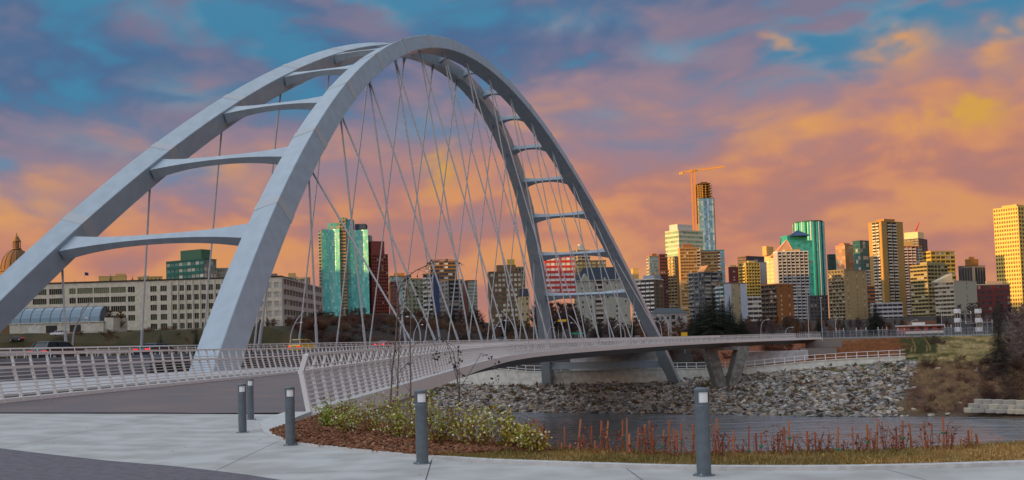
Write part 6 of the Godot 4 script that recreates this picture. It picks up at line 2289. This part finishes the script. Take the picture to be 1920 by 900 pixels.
func spruce_mesh(h: float, r: float, tone: Color) -> Array:
	var trunk := Shape.new()
	trunk.tint = Color(0.05, 0.035, 0.02)
	trunk.tube([Vector3(0, -0.5, 0), Vector3(0, h * 0.5, 0), Vector3(0, h * 0.98, 0)], r * 0.08, r * 0.008, 6)
	var s := Shape.new()
	var levels := int(h * 2.6) + 18
	for i in levels:
		var f := float(i) / levels
		var y := h * (0.06 + 0.93 * f)
		var rr := r * pow(1.0 - f, 0.85) * rand(0.72, 1.12) + 0.05
		var n := int(6 + 7 * (1.0 - f))
		for k in n:
			var a := TAU * (k + rng.randf()) / n
			var out := Vector3(cos(a), 0, sin(a))
			var side := Vector3(-sin(a), 0, cos(a))
			var len := rr * rand(0.7, 1.15)
			var p := Vector3(0, y, 0) + out * len * 0.08
			var e := Vector3(0, y - len * rand(0.22, 0.42), 0) + out * len
			for j in 7:
				var q := (j + 0.6) / 7.0
				var m := p.lerp(e, q)
				var ww := len * 0.40 * (1.0 - q * 0.6) * rand(0.7, 1.3)
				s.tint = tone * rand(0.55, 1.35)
				var fw := out * len * 0.17
				var droop := Vector3(0, -len * rand(0.03, 0.16), 0)
				s.tri(m, m + fw * 0.8 + side * ww + droop, m + fw * 0.3 + side * ww * 0.35)
				s.tri(m, m + fw * 0.8 - side * ww + droop, m + fw * 0.3 - side * ww * 0.35)
				s.tri(m - side * 0.03 * len, m + side * 0.03 * len, m + fw * 1.2 + droop * 0.5)
	return [trunk.done(), s.done()]

func plant(called: String, label: String, category: String, meshes: Array, mats: Array, names: Array, at: Vector3, turn: float, size: Vector3, group := "") -> Node3D:
	var o := Node3D.new()
	o.name = numbered(called)
	add_child(o)
	o.transform = Transform3D(Basis(Vector3.UP, turn).scaled_local(size), at)
	for i in meshes.size():
		var p := piece(names[i], meshes[i], mats[i], o, Transform3D())
		if i > 0: p.set_meta("kind", "stuff")
	tag(o, label, category, group)
	return o

func make_trees() -> void:
	var purple := Color(0.085, 0.052, 0.052)
	var brown := Color(0.10, 0.062, 0.035)
	var rust := Color(0.16, 0.065, 0.018)
	var bare := [bare_tree_mesh(10.0, 0.9, purple, 120), bare_tree_mesh(10.0, 1.2, brown, 130), bare_tree_mesh(10.0, 0.8, purple * 0.8, 140), bare_tree_mesh(10.0, 1.3, rust, 120)]
	var bush := [bare_tree_mesh(4.0, 1.2, Color(0.15, 0.085, 0.045), 130, true), bare_tree_mesh(4.0, 1.3, Color(0.10, 0.06, 0.045), 130, true), bare_tree_mesh(4.0, 1.1, Color(0.13, 0.05, 0.03), 130, true)]
	var bm := [M.bark, M.bark]
	var brush := [[], [], []]
	var zones := [[590, 705, 575, 640, 400, 470, 26, "bare dark tree on the knoll below the green glass tower"], [735, 905, 575, 640, 400, 560, 30, "bare purple-brown tree before the apartments behind the cables"], [890, 1010, 595, 640, 380, 540, 24, "bare tree at the foot of the brown apartment slab"], [1010, 1090, 545, 620, 480, 640, 16, "bare dark tree below the red striped block"], [1090, 1300, 590, 634, 380, 600, 34, "bare tree before the pale apartments and row houses"], [1390, 1530, 588, 632, 390, 600, 30, "bare purple-brown tree behind the end of the footbridge railing"], [1530, 1720, 590, 625, 400, 600, 24, "bare tree behind the substation fence"], [1760, 1930, 560, 625, 380, 600, 14, "bare grey tree behind the big spruce at the right"], [420, 600, 612, 640, 355, 385, 10, "small bare tree before the white building"], [195, 225, 575, 622, 356, 372, 3, "dark bare tree beside the greenhouse"]]
	for z in zones:
		for i in z[6]:
			var d: float = rand(z[4], z[5])
			var px: float = rand(z[0], z[1])
			var p := sight(px, 640, d)
			p.y = EYE + land(p.x, d) - 0.3
			var want := sight(px, lerpf(z[2], z[3], pow(rng.randf(), 1.6) * 0.55), d).y - p.y
			var s := clampf(want / 10.0, 0.35, 1.9)
			plant("bare_tree", z[7], "tree", bare[rng.randi() % 4], bm, ["trunk", "branches"], p, rand(0, TAU), Vector3(s * rand(0.9, 1.4), s, s * rand(0.9, 1.4)), z[7].replace("bare", "bare trees:"))
	# spruces: bearing, top, base bearing row, distance, width
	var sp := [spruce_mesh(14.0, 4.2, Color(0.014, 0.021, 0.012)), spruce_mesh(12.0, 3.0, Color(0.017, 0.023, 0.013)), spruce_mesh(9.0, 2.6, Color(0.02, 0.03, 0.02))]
	var list := [[1328, 566, 352, 1, 1.7, "dark spruce filling in behind the left spruce of the group"], [1357, 566, 356, 0, 1.4, "dark spruce filling in behind the tallest spruce of the group"], [1340, 552, 345, 0, 1.7, "tallest of the three dark spruces right of the far arch, in the middle"], [1314, 577, 350, 0, 1.7, "left of the three dark spruces right of the far arch"], [1371, 562, 352, 1, 1.3, "slender right one of the three dark spruces right of the far arch"], [1392, 590, 348, 0, 1.5, "low dark spruce at the right foot of the spruce group"],
		[1299, 598, 355, 0, 1.6, "low dark spruce at the left foot of the spruce group"], [1644, 566, 420, 0, 1.5, "round dark spruce below the white parkade"], [1690, 598, 430, 1, 1.0, "small dark spruce left of the brick store"], [1583, 598, 430, 1, 1.0, "small dark spruce below the tan apartments"], [1536, 590, 430, 0, 1.0, "dark spruce between the two tall poles"],
		[482, 606, 330, 2, 1.0, "small spruce just right of the near arch leg"], [541, 592, 365, 2, 1.1, "small spruce before the rear wing of the white building"], [301, 622, 335, 2, 1.0, "tiny spruce on the embankment before the white building"], [368, 608, 335, 2, 0.8, "slim spruce touching the near arch leg's left edge"], [688, 590, 385, 1, 1.1, "spruce behind the red car"], [717, 600, 380, 1, 1.0, "spruce right of the red car below the brick tower"], [762, 580, 400, 1, 1.0, "dark spruce behind the first saplings"],
		[849, 566, 420, 1, 1.25, "broad spruce between grey apartments and pale office"], [889, 564, 440, 1, 1.2, "spruce before the pale office"], [947, 585, 400, 1, 1.1, "dark spruce left of the far arch leg"], [905, 590, 410, 0, 0.9, "wide dark spruce left of the brown slab's foot"], [1188, 590, 380, 1, 1.0, "dark spruce inside the foot of the far arch"], [1125, 600, 400, 1, 1.0, "small dark spruce before the pale stone apartments"],
		[209, 514, 392, 2, 0.9, "left of two spruces above the roof of the white building"], [250, 517, 392, 2, 1.0, "right of two spruces above the roof of the white building"], [142, 524, 394, 2, 0.7, "small round spruce above the white building's roof near the left"]]
	for q in list:
		var p := sight(q[0], 640, q[2])
		p.y = EYE + land(p.x, q[2]) - 0.3
		if q[0] < 260: p.y = sight(q[0], 536, q[2]).y - 1.5
		var top := sight(q[0], q[1], q[2]).y
		var s: float = (top - p.y) / [14.0, 12.0, 9.0][q[3]] * (1.12 if q[0] > 1280 and q[0] < 1400 else 1.05)
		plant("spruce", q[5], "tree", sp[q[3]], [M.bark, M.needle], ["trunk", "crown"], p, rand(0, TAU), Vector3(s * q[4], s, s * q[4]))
	# the big thin spruce and scrub on the right bank
	var big := spruce_mesh(22.0, 3.3, Color(0.055, 0.046, 0.032))
	var bp := sight(1874, 668, 248.0)
	bp.y = EYE + land(bp.x, 248.0) - 0.5
	var bh := sight(1874, 534, 248.0).y - bp.y
	plant("big_spruce", "large thin grey-green spruce on the right bank at the picture's edge", "tree", big, [M.bark, M.needle], ["trunk", "crown"], bp, 0.0, Vector3.ONE * (bh / 22.0))
	var tall := bare_tree_mesh(16.0, 1.0, Color(0.24, 0.17, 0.15), 110)
	for q in [[1916, 572, 262.0, "tall bare tree right of the big spruce"], [1936, 560, 266.0, "tall bare tree cut by the right edge of the picture"], [1897, 612, 255.0, "lower bare tree at the foot of the big spruce"]]:
		var p := sight(q[0], 680, q[2])
		p.y = EYE + land(p.x, q[2]) - 0.4
		var s: float = (sight(q[0], q[1], q[2]).y - p.y) / 16.0
		plant("tall_bare_tree", q[3], "tree", tall, bm, ["trunk", "branches"], p, rand(0, TAU), Vector3(s * 1.1, s, s * 1.1))
	for i in 150:
		var px := rand(1690.0, 1945.0)
		var d := rand(216.0, 272.0)
		var p := sight(px, 700, d)
		if p.x < lerpf(84.0, 112.0, clampf((d - 216.0) / 56.0, 0, 1)) or (px < 1840 and rng.randf() < 0.45):
			continue
		p.y = EYE + land(p.x, d) - 0.2
		var s := rand(0.35, 0.9) * (1.3 if px > 1850 else 0.7)
		brush[i % 3].append(Transform3D(Basis(Vector3.UP, rand(0, TAU)).scaled_local(Vector3(s * 1.3, s, s * 1.3)), p))
	for q in [[1742, 690, 262.0, "small dark leaning shrub at the top of the brown bank"], [1765, 650, 318.0, "dark shrub mass right of the timber gateway"], [1748, 648, 322.0, "dark shrub beside the timber gateway"]]:
		var p := sight(q[0], q[1], q[2])
		p.y = EYE + land(p.x, q[2]) - 0.2
		plant("bare_shrub", q[3], "shrub", bush[1], bm, ["stems", "twigs"], p, rand(0, TAU), Vector3(1.5, 1.0, 1.5))
	var tuft := Shape.new()
	for i in 14:
		var a := rand(0, TAU)
		var r := rand(0.05, 0.35)
		var e := Vector3(cos(a) * r * 2.2, rand(0.25, 0.8), sin(a) * r * 2.2)
		tuft.tri(Vector3(cos(a) * r - 0.04, 0, sin(a) * r), Vector3(cos(a) * r + 0.04, 0, sin(a) * r), e)
	var tw := []
	var tc := []
	for i in 16000:
		var d := rand(216.0, 345.0)
		var px := rand(1500.0, 1960.0)
		var x := (px - 960.0) / FOCAL * d
		var s := table(SHORE, x)
		if d < s + 3.0 or (d < 292.0 and x < lerpf(83.0, 107.0, clampf((d - 222.0) / 52.0, 0, 1))):
			continue
		var n := rough_noise.get_noise_2d(x * 2.0, d * 2.0)
		tw.append(Transform3D(Basis(Vector3.UP, rand(0, TAU)).scaled(Vector3.ONE * rand(0.6, 1.5)), Vector3(x, EYE + land(x, d) - 0.05, -d)))
		var base := Color(0.22, 0.11, 0.07).lerp(Color(0.38, 0.25, 0.12), clampf(0.5 + n * 2.0, 0, 1))
		if d > 268.0: base = Color(0.17, 0.17, 0.045).lerp(Color(0.58, 0.44, 0.21), clampf(0.72 + n * 2.0, 0, 1))
		if d > 283.0 and px < 1690.0 + n * 40.0: base = Color(0.30, 0.09, 0.03).lerp(Color(0.34, 0.17, 0.06), rng.randf())
		elif d > 283.0 and px < 1752.0: base = Color(0.09, 0.10, 0.03)
		tc.append(base * rand(0.6, 1.3))
	tag(scatter("bank_grass", tuft.done(), M.blade, tw, tc), "dry tufted grass covering the right bank and its lawn", "grass")
	# brush along the embankment behind the road and under the far approach
	for i in 60:
		var px := rand(20.0, 700.0)
		var d := rand(336.0, 362.0)
		var p := sight(px, 640, d)
		p.y = EYE + land(p.x, d) - 0.3
		var s := rand(0.25, 0.55)
		brush[i % 3].append(Transform3D(Basis(Vector3.UP, rand(0, TAU)).scaled_local(Vector3(s * 2.0, s, s * 2.0)), p))
	for i in 290:
		var px := rand(560.0, 1010.0) if i > 110 else rand(550.0, 770.0)
		var d := rand(346.0, 420.0)
		var p := sight(px, 640, d)
		p.y = EYE + land(p.x, d) - 0.3
		var s := rand(0.5, 1.2)
		brush[i % 3].append(Transform3D(Basis(Vector3.UP, rand(0, TAU)).scaled_local(Vector3(s * 1.6, s, s * 1.6)), p))
	for i in 34:
		var px := rand(1130.0, 1480.0)
		var d := rand(318.0, 345.0)
		var p := sight(px, 660, d)
		p.y = EYE + land(p.x, d) - 0.3
		var s := rand(0.6, 1.1)
		brush[2].append(Transform3D(Basis(Vector3.UP, rand(0, TAU)).scaled_local(Vector3(s * 1.6, s, s * 1.6)), p))
	for k in 3:
		tag(scatter("bare_brush", bush[k][1], M.bark, brush[k], plain_tones(brush[k].size())), ["tan", "dark brown", "rust brown"][k] + " leafless brush massed along the river banks and slopes", "brush")

func plain_tones(n: int) -> Array:
	var out := []
	for i in n:
		out.append(Color.WHITE * rand(0.75, 1.2))
	return out

func leaf_quad(s: Shape, p: Vector3, size: float) -> void:
	var b := Basis.from_euler(Vector3(rand(-1.2, 1.2), rand(0, TAU), rand(-1.2, 1.2)))
	var l := b.x * size
	var w := b.z * size * 0.42
	s.quad(p, p + l * 0.5 - w, p + l, p + l * 0.5 + w)

func make_bed_plants() -> void:
	# leafy shrubs: bearing, base row, top row, half width (px), greenness
	var shrubs := [[636, 795, 752, 26, 0.9, "green leafy shrub against the wing wall, leftmost in the bed"], [612, 806, 772, 12, 0.8, "small green sprig before the wing wall"], [655, 815, 768, 28, 0.55, "olive leafy shrub second from the left"], [690, 815, 758, 28, 0.5, "olive shrub below the pale sapling stems"], [722, 822, 762, 28, 0.45, "yellowing shrub left of the middle bollard"], [752, 826, 758, 26, 0.55, "yellow-green shrub just left of the middle bollard"], [775, 830, 772, 20, 0.4, "thin yellowing shrub behind the middle bollard"],
		[818, 838, 770, 24, 0.45, "pale flecked shrub just right of the middle bollard"], [842, 836, 776, 22, 0.4, "pale flecked shrub second right of the middle bollard"], [866, 840, 778, 26, 0.35, "yellow shrub in the middle of the bed's right part"], [893, 842, 784, 24, 0.3, "yellowing shrub before the water"], [918, 845, 784, 22, 0.3, "straggly yellow shrub near the stakes"], [944, 845, 775, 16, 0.35, "tall straggly shrub beside the first stakes"], [962, 848, 796, 14, 0.3, "low straggly shrub among the first stakes"], [984, 851, 808, 16, 0.25, "thin yellowed shrub between the first orange stakes"], [1008, 853, 815, 12, 0.2, "low dry yellowed shrub right of the first orange stakes"], [800, 808, 748, 20, 0.6, "green shrub behind the middle bollard's head"]]
	for q in shrubs:
		var kd := 0.0
		var base := sight(q[0], q[1], 20.0)
		var dr: float = (EYE - base.y) / 20.0
		var d: float = 1.47 / (dr - 0.0125)
		d = clampf(d, 13.2, 24.5)
		var p := sight(q[0], q[1], d)
		p.y = plaza(p.x, d).y + 0.02
		var h := (sight(q[0], q[2], d).y - p.y) * 1.12
		var r: float = q[3] * d / FOCAL * 1.2
		var o := thing("leafy_shrub", q[5], "shrub", p)
		var st := Shape.new()
		var lf := Shape.new()
		for k in 17:
			var a := rand(0, TAU)
			var rr := r * sqrt(rng.randf()) * 1.35
			var e := p + Vector3(cos(a) * rr, h * rand(0.45, 1.25), sin(a) * rr)
			var b0 := p + Vector3(cos(a) * r * 0.25 * rng.randf(), 0, sin(a) * r * 0.2 * rng.randf())
			var mid := b0.lerp(e, 0.55) + Vector3(rand(-0.03, 0.03), 0.04, rand(-0.03, 0.03))
			st.tint = Color(0.26, 0.10, 0.045) * rand(0.6, 1.3)
			st.tube([b0, mid, e], 0.006, 0.002, 4, false)
			for j in (40 if q[4] > 0.5 else 27):
				var f := pow(rng.randf(), 0.7)
				var c := b0.lerp(mid, f * 2.0) if f < 0.5 else mid.lerp(e, f * 2.0 - 1.0)
				if f < 0.12: continue
				var g: float = clampf(q[4] + rand(-0.35, 0.35), 0, 1)
				lf.tint = Color(0.46, 0.34, 0.04).lerp(Color(0.19, 0.32, 0.035), g) * rand(0.55, 1.35)
				if rng.randf() < 0.05 + 0.16 * (1.0 - q[4]): lf.tint = Color(0.70, 0.66, 0.48)
				if rng.randf() < 0.07: lf.tint = Color(0.20, 0.05, 0.02)
				leaf_quad(lf, c + Vector3(rand(-1, 1), rand(-0.6, 0.8), rand(-1, 1)) * 0.075, rand(0.026, 0.058))
		part("stems", st, M.bark, o)
		part("leaves", lf, M.leaf, o, "stuff")
	# saplings with their last dark leaves
	var saps := [[[730, 775], [735, 697], [742, 637], [745, 590], [748, 543], [758, 523], [780, 507], [803, 496], [827, 487], [838, 487], 22.5, "arching sapling that bends right across the skyline, tallest of the young trees"], [[743, 775], [746, 700], [749, 620], [751, 570], 22.0, "straight pale sapling second from the left"], [[769, 775], [770, 700], [769, 640], [771, 575], [764, 540], 21.5, "sapling with a pair of upright twigs, third from the left"], [[862, 812], [860, 740], [857, 700], [850, 660], [835, 640], 20.0, "drooping dark sapling with hanging leaves right of the middle bollard"], [[946, 830], [945, 800], [944, 770], 16.5, "short bare sapling beside the first stakes"]]
	for q in saps:
		var d: float = q[q.size() - 2]
		var pts := []
		for i in q.size() - 2:
			pts.append(sight(q[i][0], q[i][1], d + 0.1 * i))
		pts[0].y = minf(pts[0].y, plaza(pts[0].x, d).y)
		var o := thing("sapling", q[q.size() - 1], "sapling", pts[0])
		var st := Shape.new()
		st.tint = Color(0.15, 0.12, 0.10)
		st.tube(pts, 0.020, 0.005, 6)
		part("stem", st, M.bark, o)
		var lf := Shape.new()
		var tw := Shape.new()
		tw.tint = Color(0.10, 0.06, 0.05)
		for i in range(1, pts.size()):
			for k in 4:
				var b0: Vector3 = pts[i - 1].lerp(pts[i], rng.randf())
				var up := 1.0 if q[0][0] < 800 and i < 5 else -0.5
				var e := b0 + Vector3(rand(-0.45, 0.55), rand(0.1, 0.6) * up, rand(-0.3, 0.3))
				var m := b0.lerp(e, 0.5) + Vector3(0, 0.06, 0)
				tw.tube([b0, m, e], 0.005, 0.002, 4, false)
				for j in 3 if i > 1 else 1:
					if rng.randf() < 0.55:
						lf.tint = Color(0.03, 0.018, 0.015) * rand(0.6, 1.8)
						leaf_quad(lf, m.lerp(e, rng.randf()) + Vector3(0, -0.02, 0), rand(0.04, 0.075))
		part("twigs", tw, M.bark, o)
		part("leaves", lf, M.leaf, o, "stuff")
	# hanging leafy twig ends seen before the footbridge
	for q in [[816, 640, 700, "left twig of dark hanging leaves before the footbridge rails"], [858, 660, 702, "middle twig of dark hanging leaves before the footbridge rails"], [930, 670, 715, "right twig of dark hanging leaves before the rocks"]]:
		var d := 20.0
		var a := sight(862, 812, d)
		a.y = plaza(a.x, d).y
		var o := thing("twig", q[3], "twig", a)
		var st := Shape.new()
		st.tint = Color(0.08, 0.05, 0.045)
		var t0 := sight(lerpf(862, q[0], 0.6), q[1] - 8, d)
		var e := sight(q[0], q[2], d)
		var pts := [a, sight(862, 730, d), t0, sight(q[0], q[1] + 4, d), e]
		st.tube(pts, 0.008, 0.002, 5)
		part("stem", st, M.bark, o)
		var lf := Shape.new()
		for j in 26:
			lf.tint = Color(0.03, 0.016, 0.012) * rand(0.6, 1.8)
			var c: Vector3 = pts[3].lerp(pts[4], rng.randf()) if j > 6 else pts[2].lerp(pts[3], rng.randf())
			leaf_quad(lf, c + Vector3(rand(-0.06, 0.06), rand(-0.05, 0.03), rand(-0.06, 0.06)), rand(0.04, 0.08))
		part("leaves", lf, M.leaf, o, "stuff")

func make_stakes() -> void:
	# rows as seen: bearing, top row, lean
	var rows := []
	for q in [[1006, 785, 0.0], [1017, 797, -0.08], [1024, 806, 0.04], [998, 798, 0.0], [990, 808, 0.03], [1058, 800, 0.0], [1046, 826, 0.02], [1053, 830, 0.0], [1069, 832, 0.05], [1089, 786, 0.22], [1094, 815, 0.0], [1109, 798, 0.02], [1128, 789, 0.12], [1140, 789, 0.18], [1116, 826, 0.1], [1143, 830, 0.0], [1168, 787, 0.08], [1175, 783, 0.04], [1180, 813, 0.02], [1197, 801, 0.2], [1199, 820, 0.05], [1209, 796, 0.06], [1218, 789, -0.06], [1224, 814, 0.0], [1245, 806, 0.24], [1254, 787, 0.02], [1263, 804, 0.0], [1269, 808, 0.04], [1277, 794, 0.03], [1299, 796, 0.02]]:
		rows.append(q)
	for q in [[1338, 796, 0.0], [1344, 784, -0.05], [1368, 816, 0.16], [1375, 807, 0.03], [1404, 798, 0.06], [1417, 812, 0.0], [1427, 811, 0.04], [1450, 816, 0.0], [1458, 812, 0.03], [1470, 800, 0.02], [1479, 788, 0.02], [1487, 814, 0.08], [1513, 808, 0.0], [1528, 810, 0.0], [1537, 824, 0.2], [1553, 814, 0.08], [1571, 800, 0.04], [1598, 800, 0.0], [1625, 796, 0.0], [1630, 806, 0.0], [1645, 793, 0.12], [1680, 800, 0.0], [1692, 788, 0.03], [1705, 793, -0.1], [1733, 790, 0.02], [1737, 826, 0.03], [1768, 782, 0.02], [1774, 806, 0.0], [1801, 822, 0.0], [1815, 806, -0.06], [1821, 803, 0.0], [1830, 814, -0.15], [1872, 822, 0.12]]:
		rows.append(q)
	var k := 0
	for q in rows:
		var edge := table(EDGE, (q[0] - 960.0) / FOCAL * 14.0)
		var d: float = edge + rand(0.12, 0.75)
		var top := sight(q[0], q[1], d)
		var foot := Vector3(top.x - q[2] * 0.5, plaza(top.x, edge, -0.16 - 0.47 * (d - edge)).y - 0.12, top.z)
		var o := thing("garden_stake", "orange wooden garden stake with green ties standing in the dry hedge planting", "stake", foot, "orange stakes in the dry planting along the turf")
		if absf(q[2]) > 0.11:
			o.set_meta("label", "strongly leaning orange garden stake in the dry hedge planting")
			o.set_meta("group", "leaning orange stakes in the planting")
		elif q[1] > 811:
			o.set_meta("label", "short orange garden stake low in the dry hedge planting")
			o.set_meta("group", "short orange stakes in the planting")
		var s := Shape.new()
		s.tint = Color(0.50, 0.12, 0.05).lerp(Color(0.62, 0.28, 0.14), rng.randf()) * rand(0.7, 1.15)
		var up := Vector3(sin(k * 2.4), 0, cos(k * 2.4))
		s.bar(foot, top, rand(0.018, 0.028), rand(0.012, 0.02), up)
		part("lath", s, M.stake_wood, o)
		if k % 2 == 0:
			for t in ([0.35, 0.75] if k % 4 == 0 else [0.6]):
				var ts := Shape.new()
				var p := foot.lerp(top, t)
				ts.bar(p - (top - foot).normalized() * 0.012, p + (top - foot).normalized() * 0.012, 0.05, 0.044, up)
				part("tie", ts, M.tie, o)
		k += 1
	# withered plants tied to the stakes
	var red := 0
	for q in [[996, 1.0], [1020, 1.1], [1066, 0.7], [1120, 0.9], [1135, 1.0], [1180, 1.1], [1206, 1.1], [1222, 1.0], [1262, 0.8], [1280, 0.8], [1340, 1.0], [1352, 0.9], [1372, 0.9], [1384, 0.9], [1420, 0.9], [1440, 1.0], [1456, 1.0], [1476, 1.1], [1490, 0.9], [1515, 0.9], [1533, 0.9], [1572, 1.0], [1600, 0.9], [1634, 0.9], [1668, 1.1], [1682, 1.0], [1696, 0.8], [1740, 0.9], [1776, 0.9], [1868, 0.5], [1008, 0.8], [1050, 0.6], [1090, 0.8], [1105, 0.8], [1150, 0.9], [1192, 0.9], [1235, 0.9], [1295, 0.8], [1404, 0.8], [1500, 0.7], [1550, 0.8], [1585, 0.7], [1618, 0.8], [1650, 0.9], [1712, 0.8], [1758, 0.7], [1805, 0.6], [1826, 0.6]]:
		var edge := table(EDGE, (q[0] - 960.0) / FOCAL * 14.0)
		var d: float = edge + rand(0.05, 0.45)
		var g := sight(q[0], 850, d)
		g.y = plaza(g.x, edge, -0.16 - 0.47 * (d - edge)).y
		var o := thing("withered_plant", "withered plant with dark red leaves tied among the orange stakes", "plant", g, "withered red plants among the stakes")
		var st := Shape.new()
		var lf := Shape.new()
		for j in 9:
			var h: float = rand(0.25, 0.68) * q[1]
			var a := rand(0, TAU)
			var e := g + Vector3(cos(a) * 0.22 * rng.randf(), h, sin(a) * 0.2)
			var m := g.lerp(e, 0.6) + Vector3(rand(-0.05, 0.05), 0.05, 0)
			var dr := e + Vector3(rand(-0.14, 0.14), rand(-0.12, 0.04), 0)
			st.tint = Color(0.20, 0.075, 0.035) * rand(0.7, 1.3)
			st.tube([g - Vector3(0, 0.1, 0), m, e, dr], 0.0065, 0.003, 4, false)
			for i in 8:
				lf.tint = Color(0.34, 0.045, 0.02).lerp(Color(0.42, 0.12, 0.04), rng.randf()) * rand(0.5, 1.2)
				var c: Vector3 = [g.lerp(m, rng.randf()), m.lerp(e, rng.randf()), e.lerp(dr, rng.randf())][i % 3]
				leaf_quad(lf, c, rand(0.02, 0.045))
		part("stems", st, M.bark, o)
		part("leaves", lf, M.leaf, o, "stuff")
	# fallen leaves on the pavement
	var leafs := Shape.new()
	var lw := []
	var lc := []
	leaf_quad(leafs, Vector3(-0.02, 0, 0), 0.04)
	for i in 26:
		var d := rand(12.5, 26.0)
		var px := rand(20.0, 1300.0)
		var x := sight(px, 800, d).x
		if d > table(KERB, x) - 0.2 and x > -6.0:
			continue
		lw.append(Transform3D(Basis(Vector3.UP, rand(0, TAU)).scaled(Vector3(1, 0.15, 1) * rand(0.7, 1.5)), plaza(x, d, 0.008)))
		lc.append(Color(0.10, 0.045, 0.02) * rand(0.5, 1.4))
	tag(scatter("fallen_leaves", leafs.done(), M.leaf, lw, lc), "a few brown leaves fallen on the concrete plaza", "leaves")

func _ready() -> void:
	rng.seed = 20241
	rough_noise.seed = 5
	rough_noise.frequency = 0.05
	rough_noise.fractal_octaves = 4
	make_view()
	W_LINE = [Vector2(-44, 45.05), Vector2(-38.8, 43.6), Vector2(-10.4, 36.0), Vector2(15, 29.3), Vector2(37.5, 23.5), Vector2(50, 20.8), Vector2(62, 18.9), Vector2(74, 17.8), Vector2(98, 17.0), Vector2(130, 17.0), Vector2(155, 17.8), Vector2(190, 21.5), Vector2(225, 29.0), Vector2(248, 38.0), Vector2(270, 50.0)]
	E_LINE = [Vector2(-38.7, 53.8), Vector2(-12, 47.0), Vector2(8, 41.4), Vector2(31, 35.5), Vector2(45, 32.6), Vector2(60, 30.4), Vector2(78, 28.8), Vector2(98, 28.2), Vector2(125, 28.3), Vector2(153, 29.0), Vector2(180, 30.6), Vector2(205, 34.0), Vector2(228, 40.0), Vector2(246, 47.0), Vector2(264, 57.5)]
	make_materials()
	make_land()
	make_plaza()
	make_bridge()
	make_footbridge()
	make_bollards()
	make_street_lamps()
	make_traffic()
	make_city()
	make_white_building()
	make_rocks()
	make_promenade()
	make_substation()
	make_trees()
	make_bed_plants()
	make_stakes()
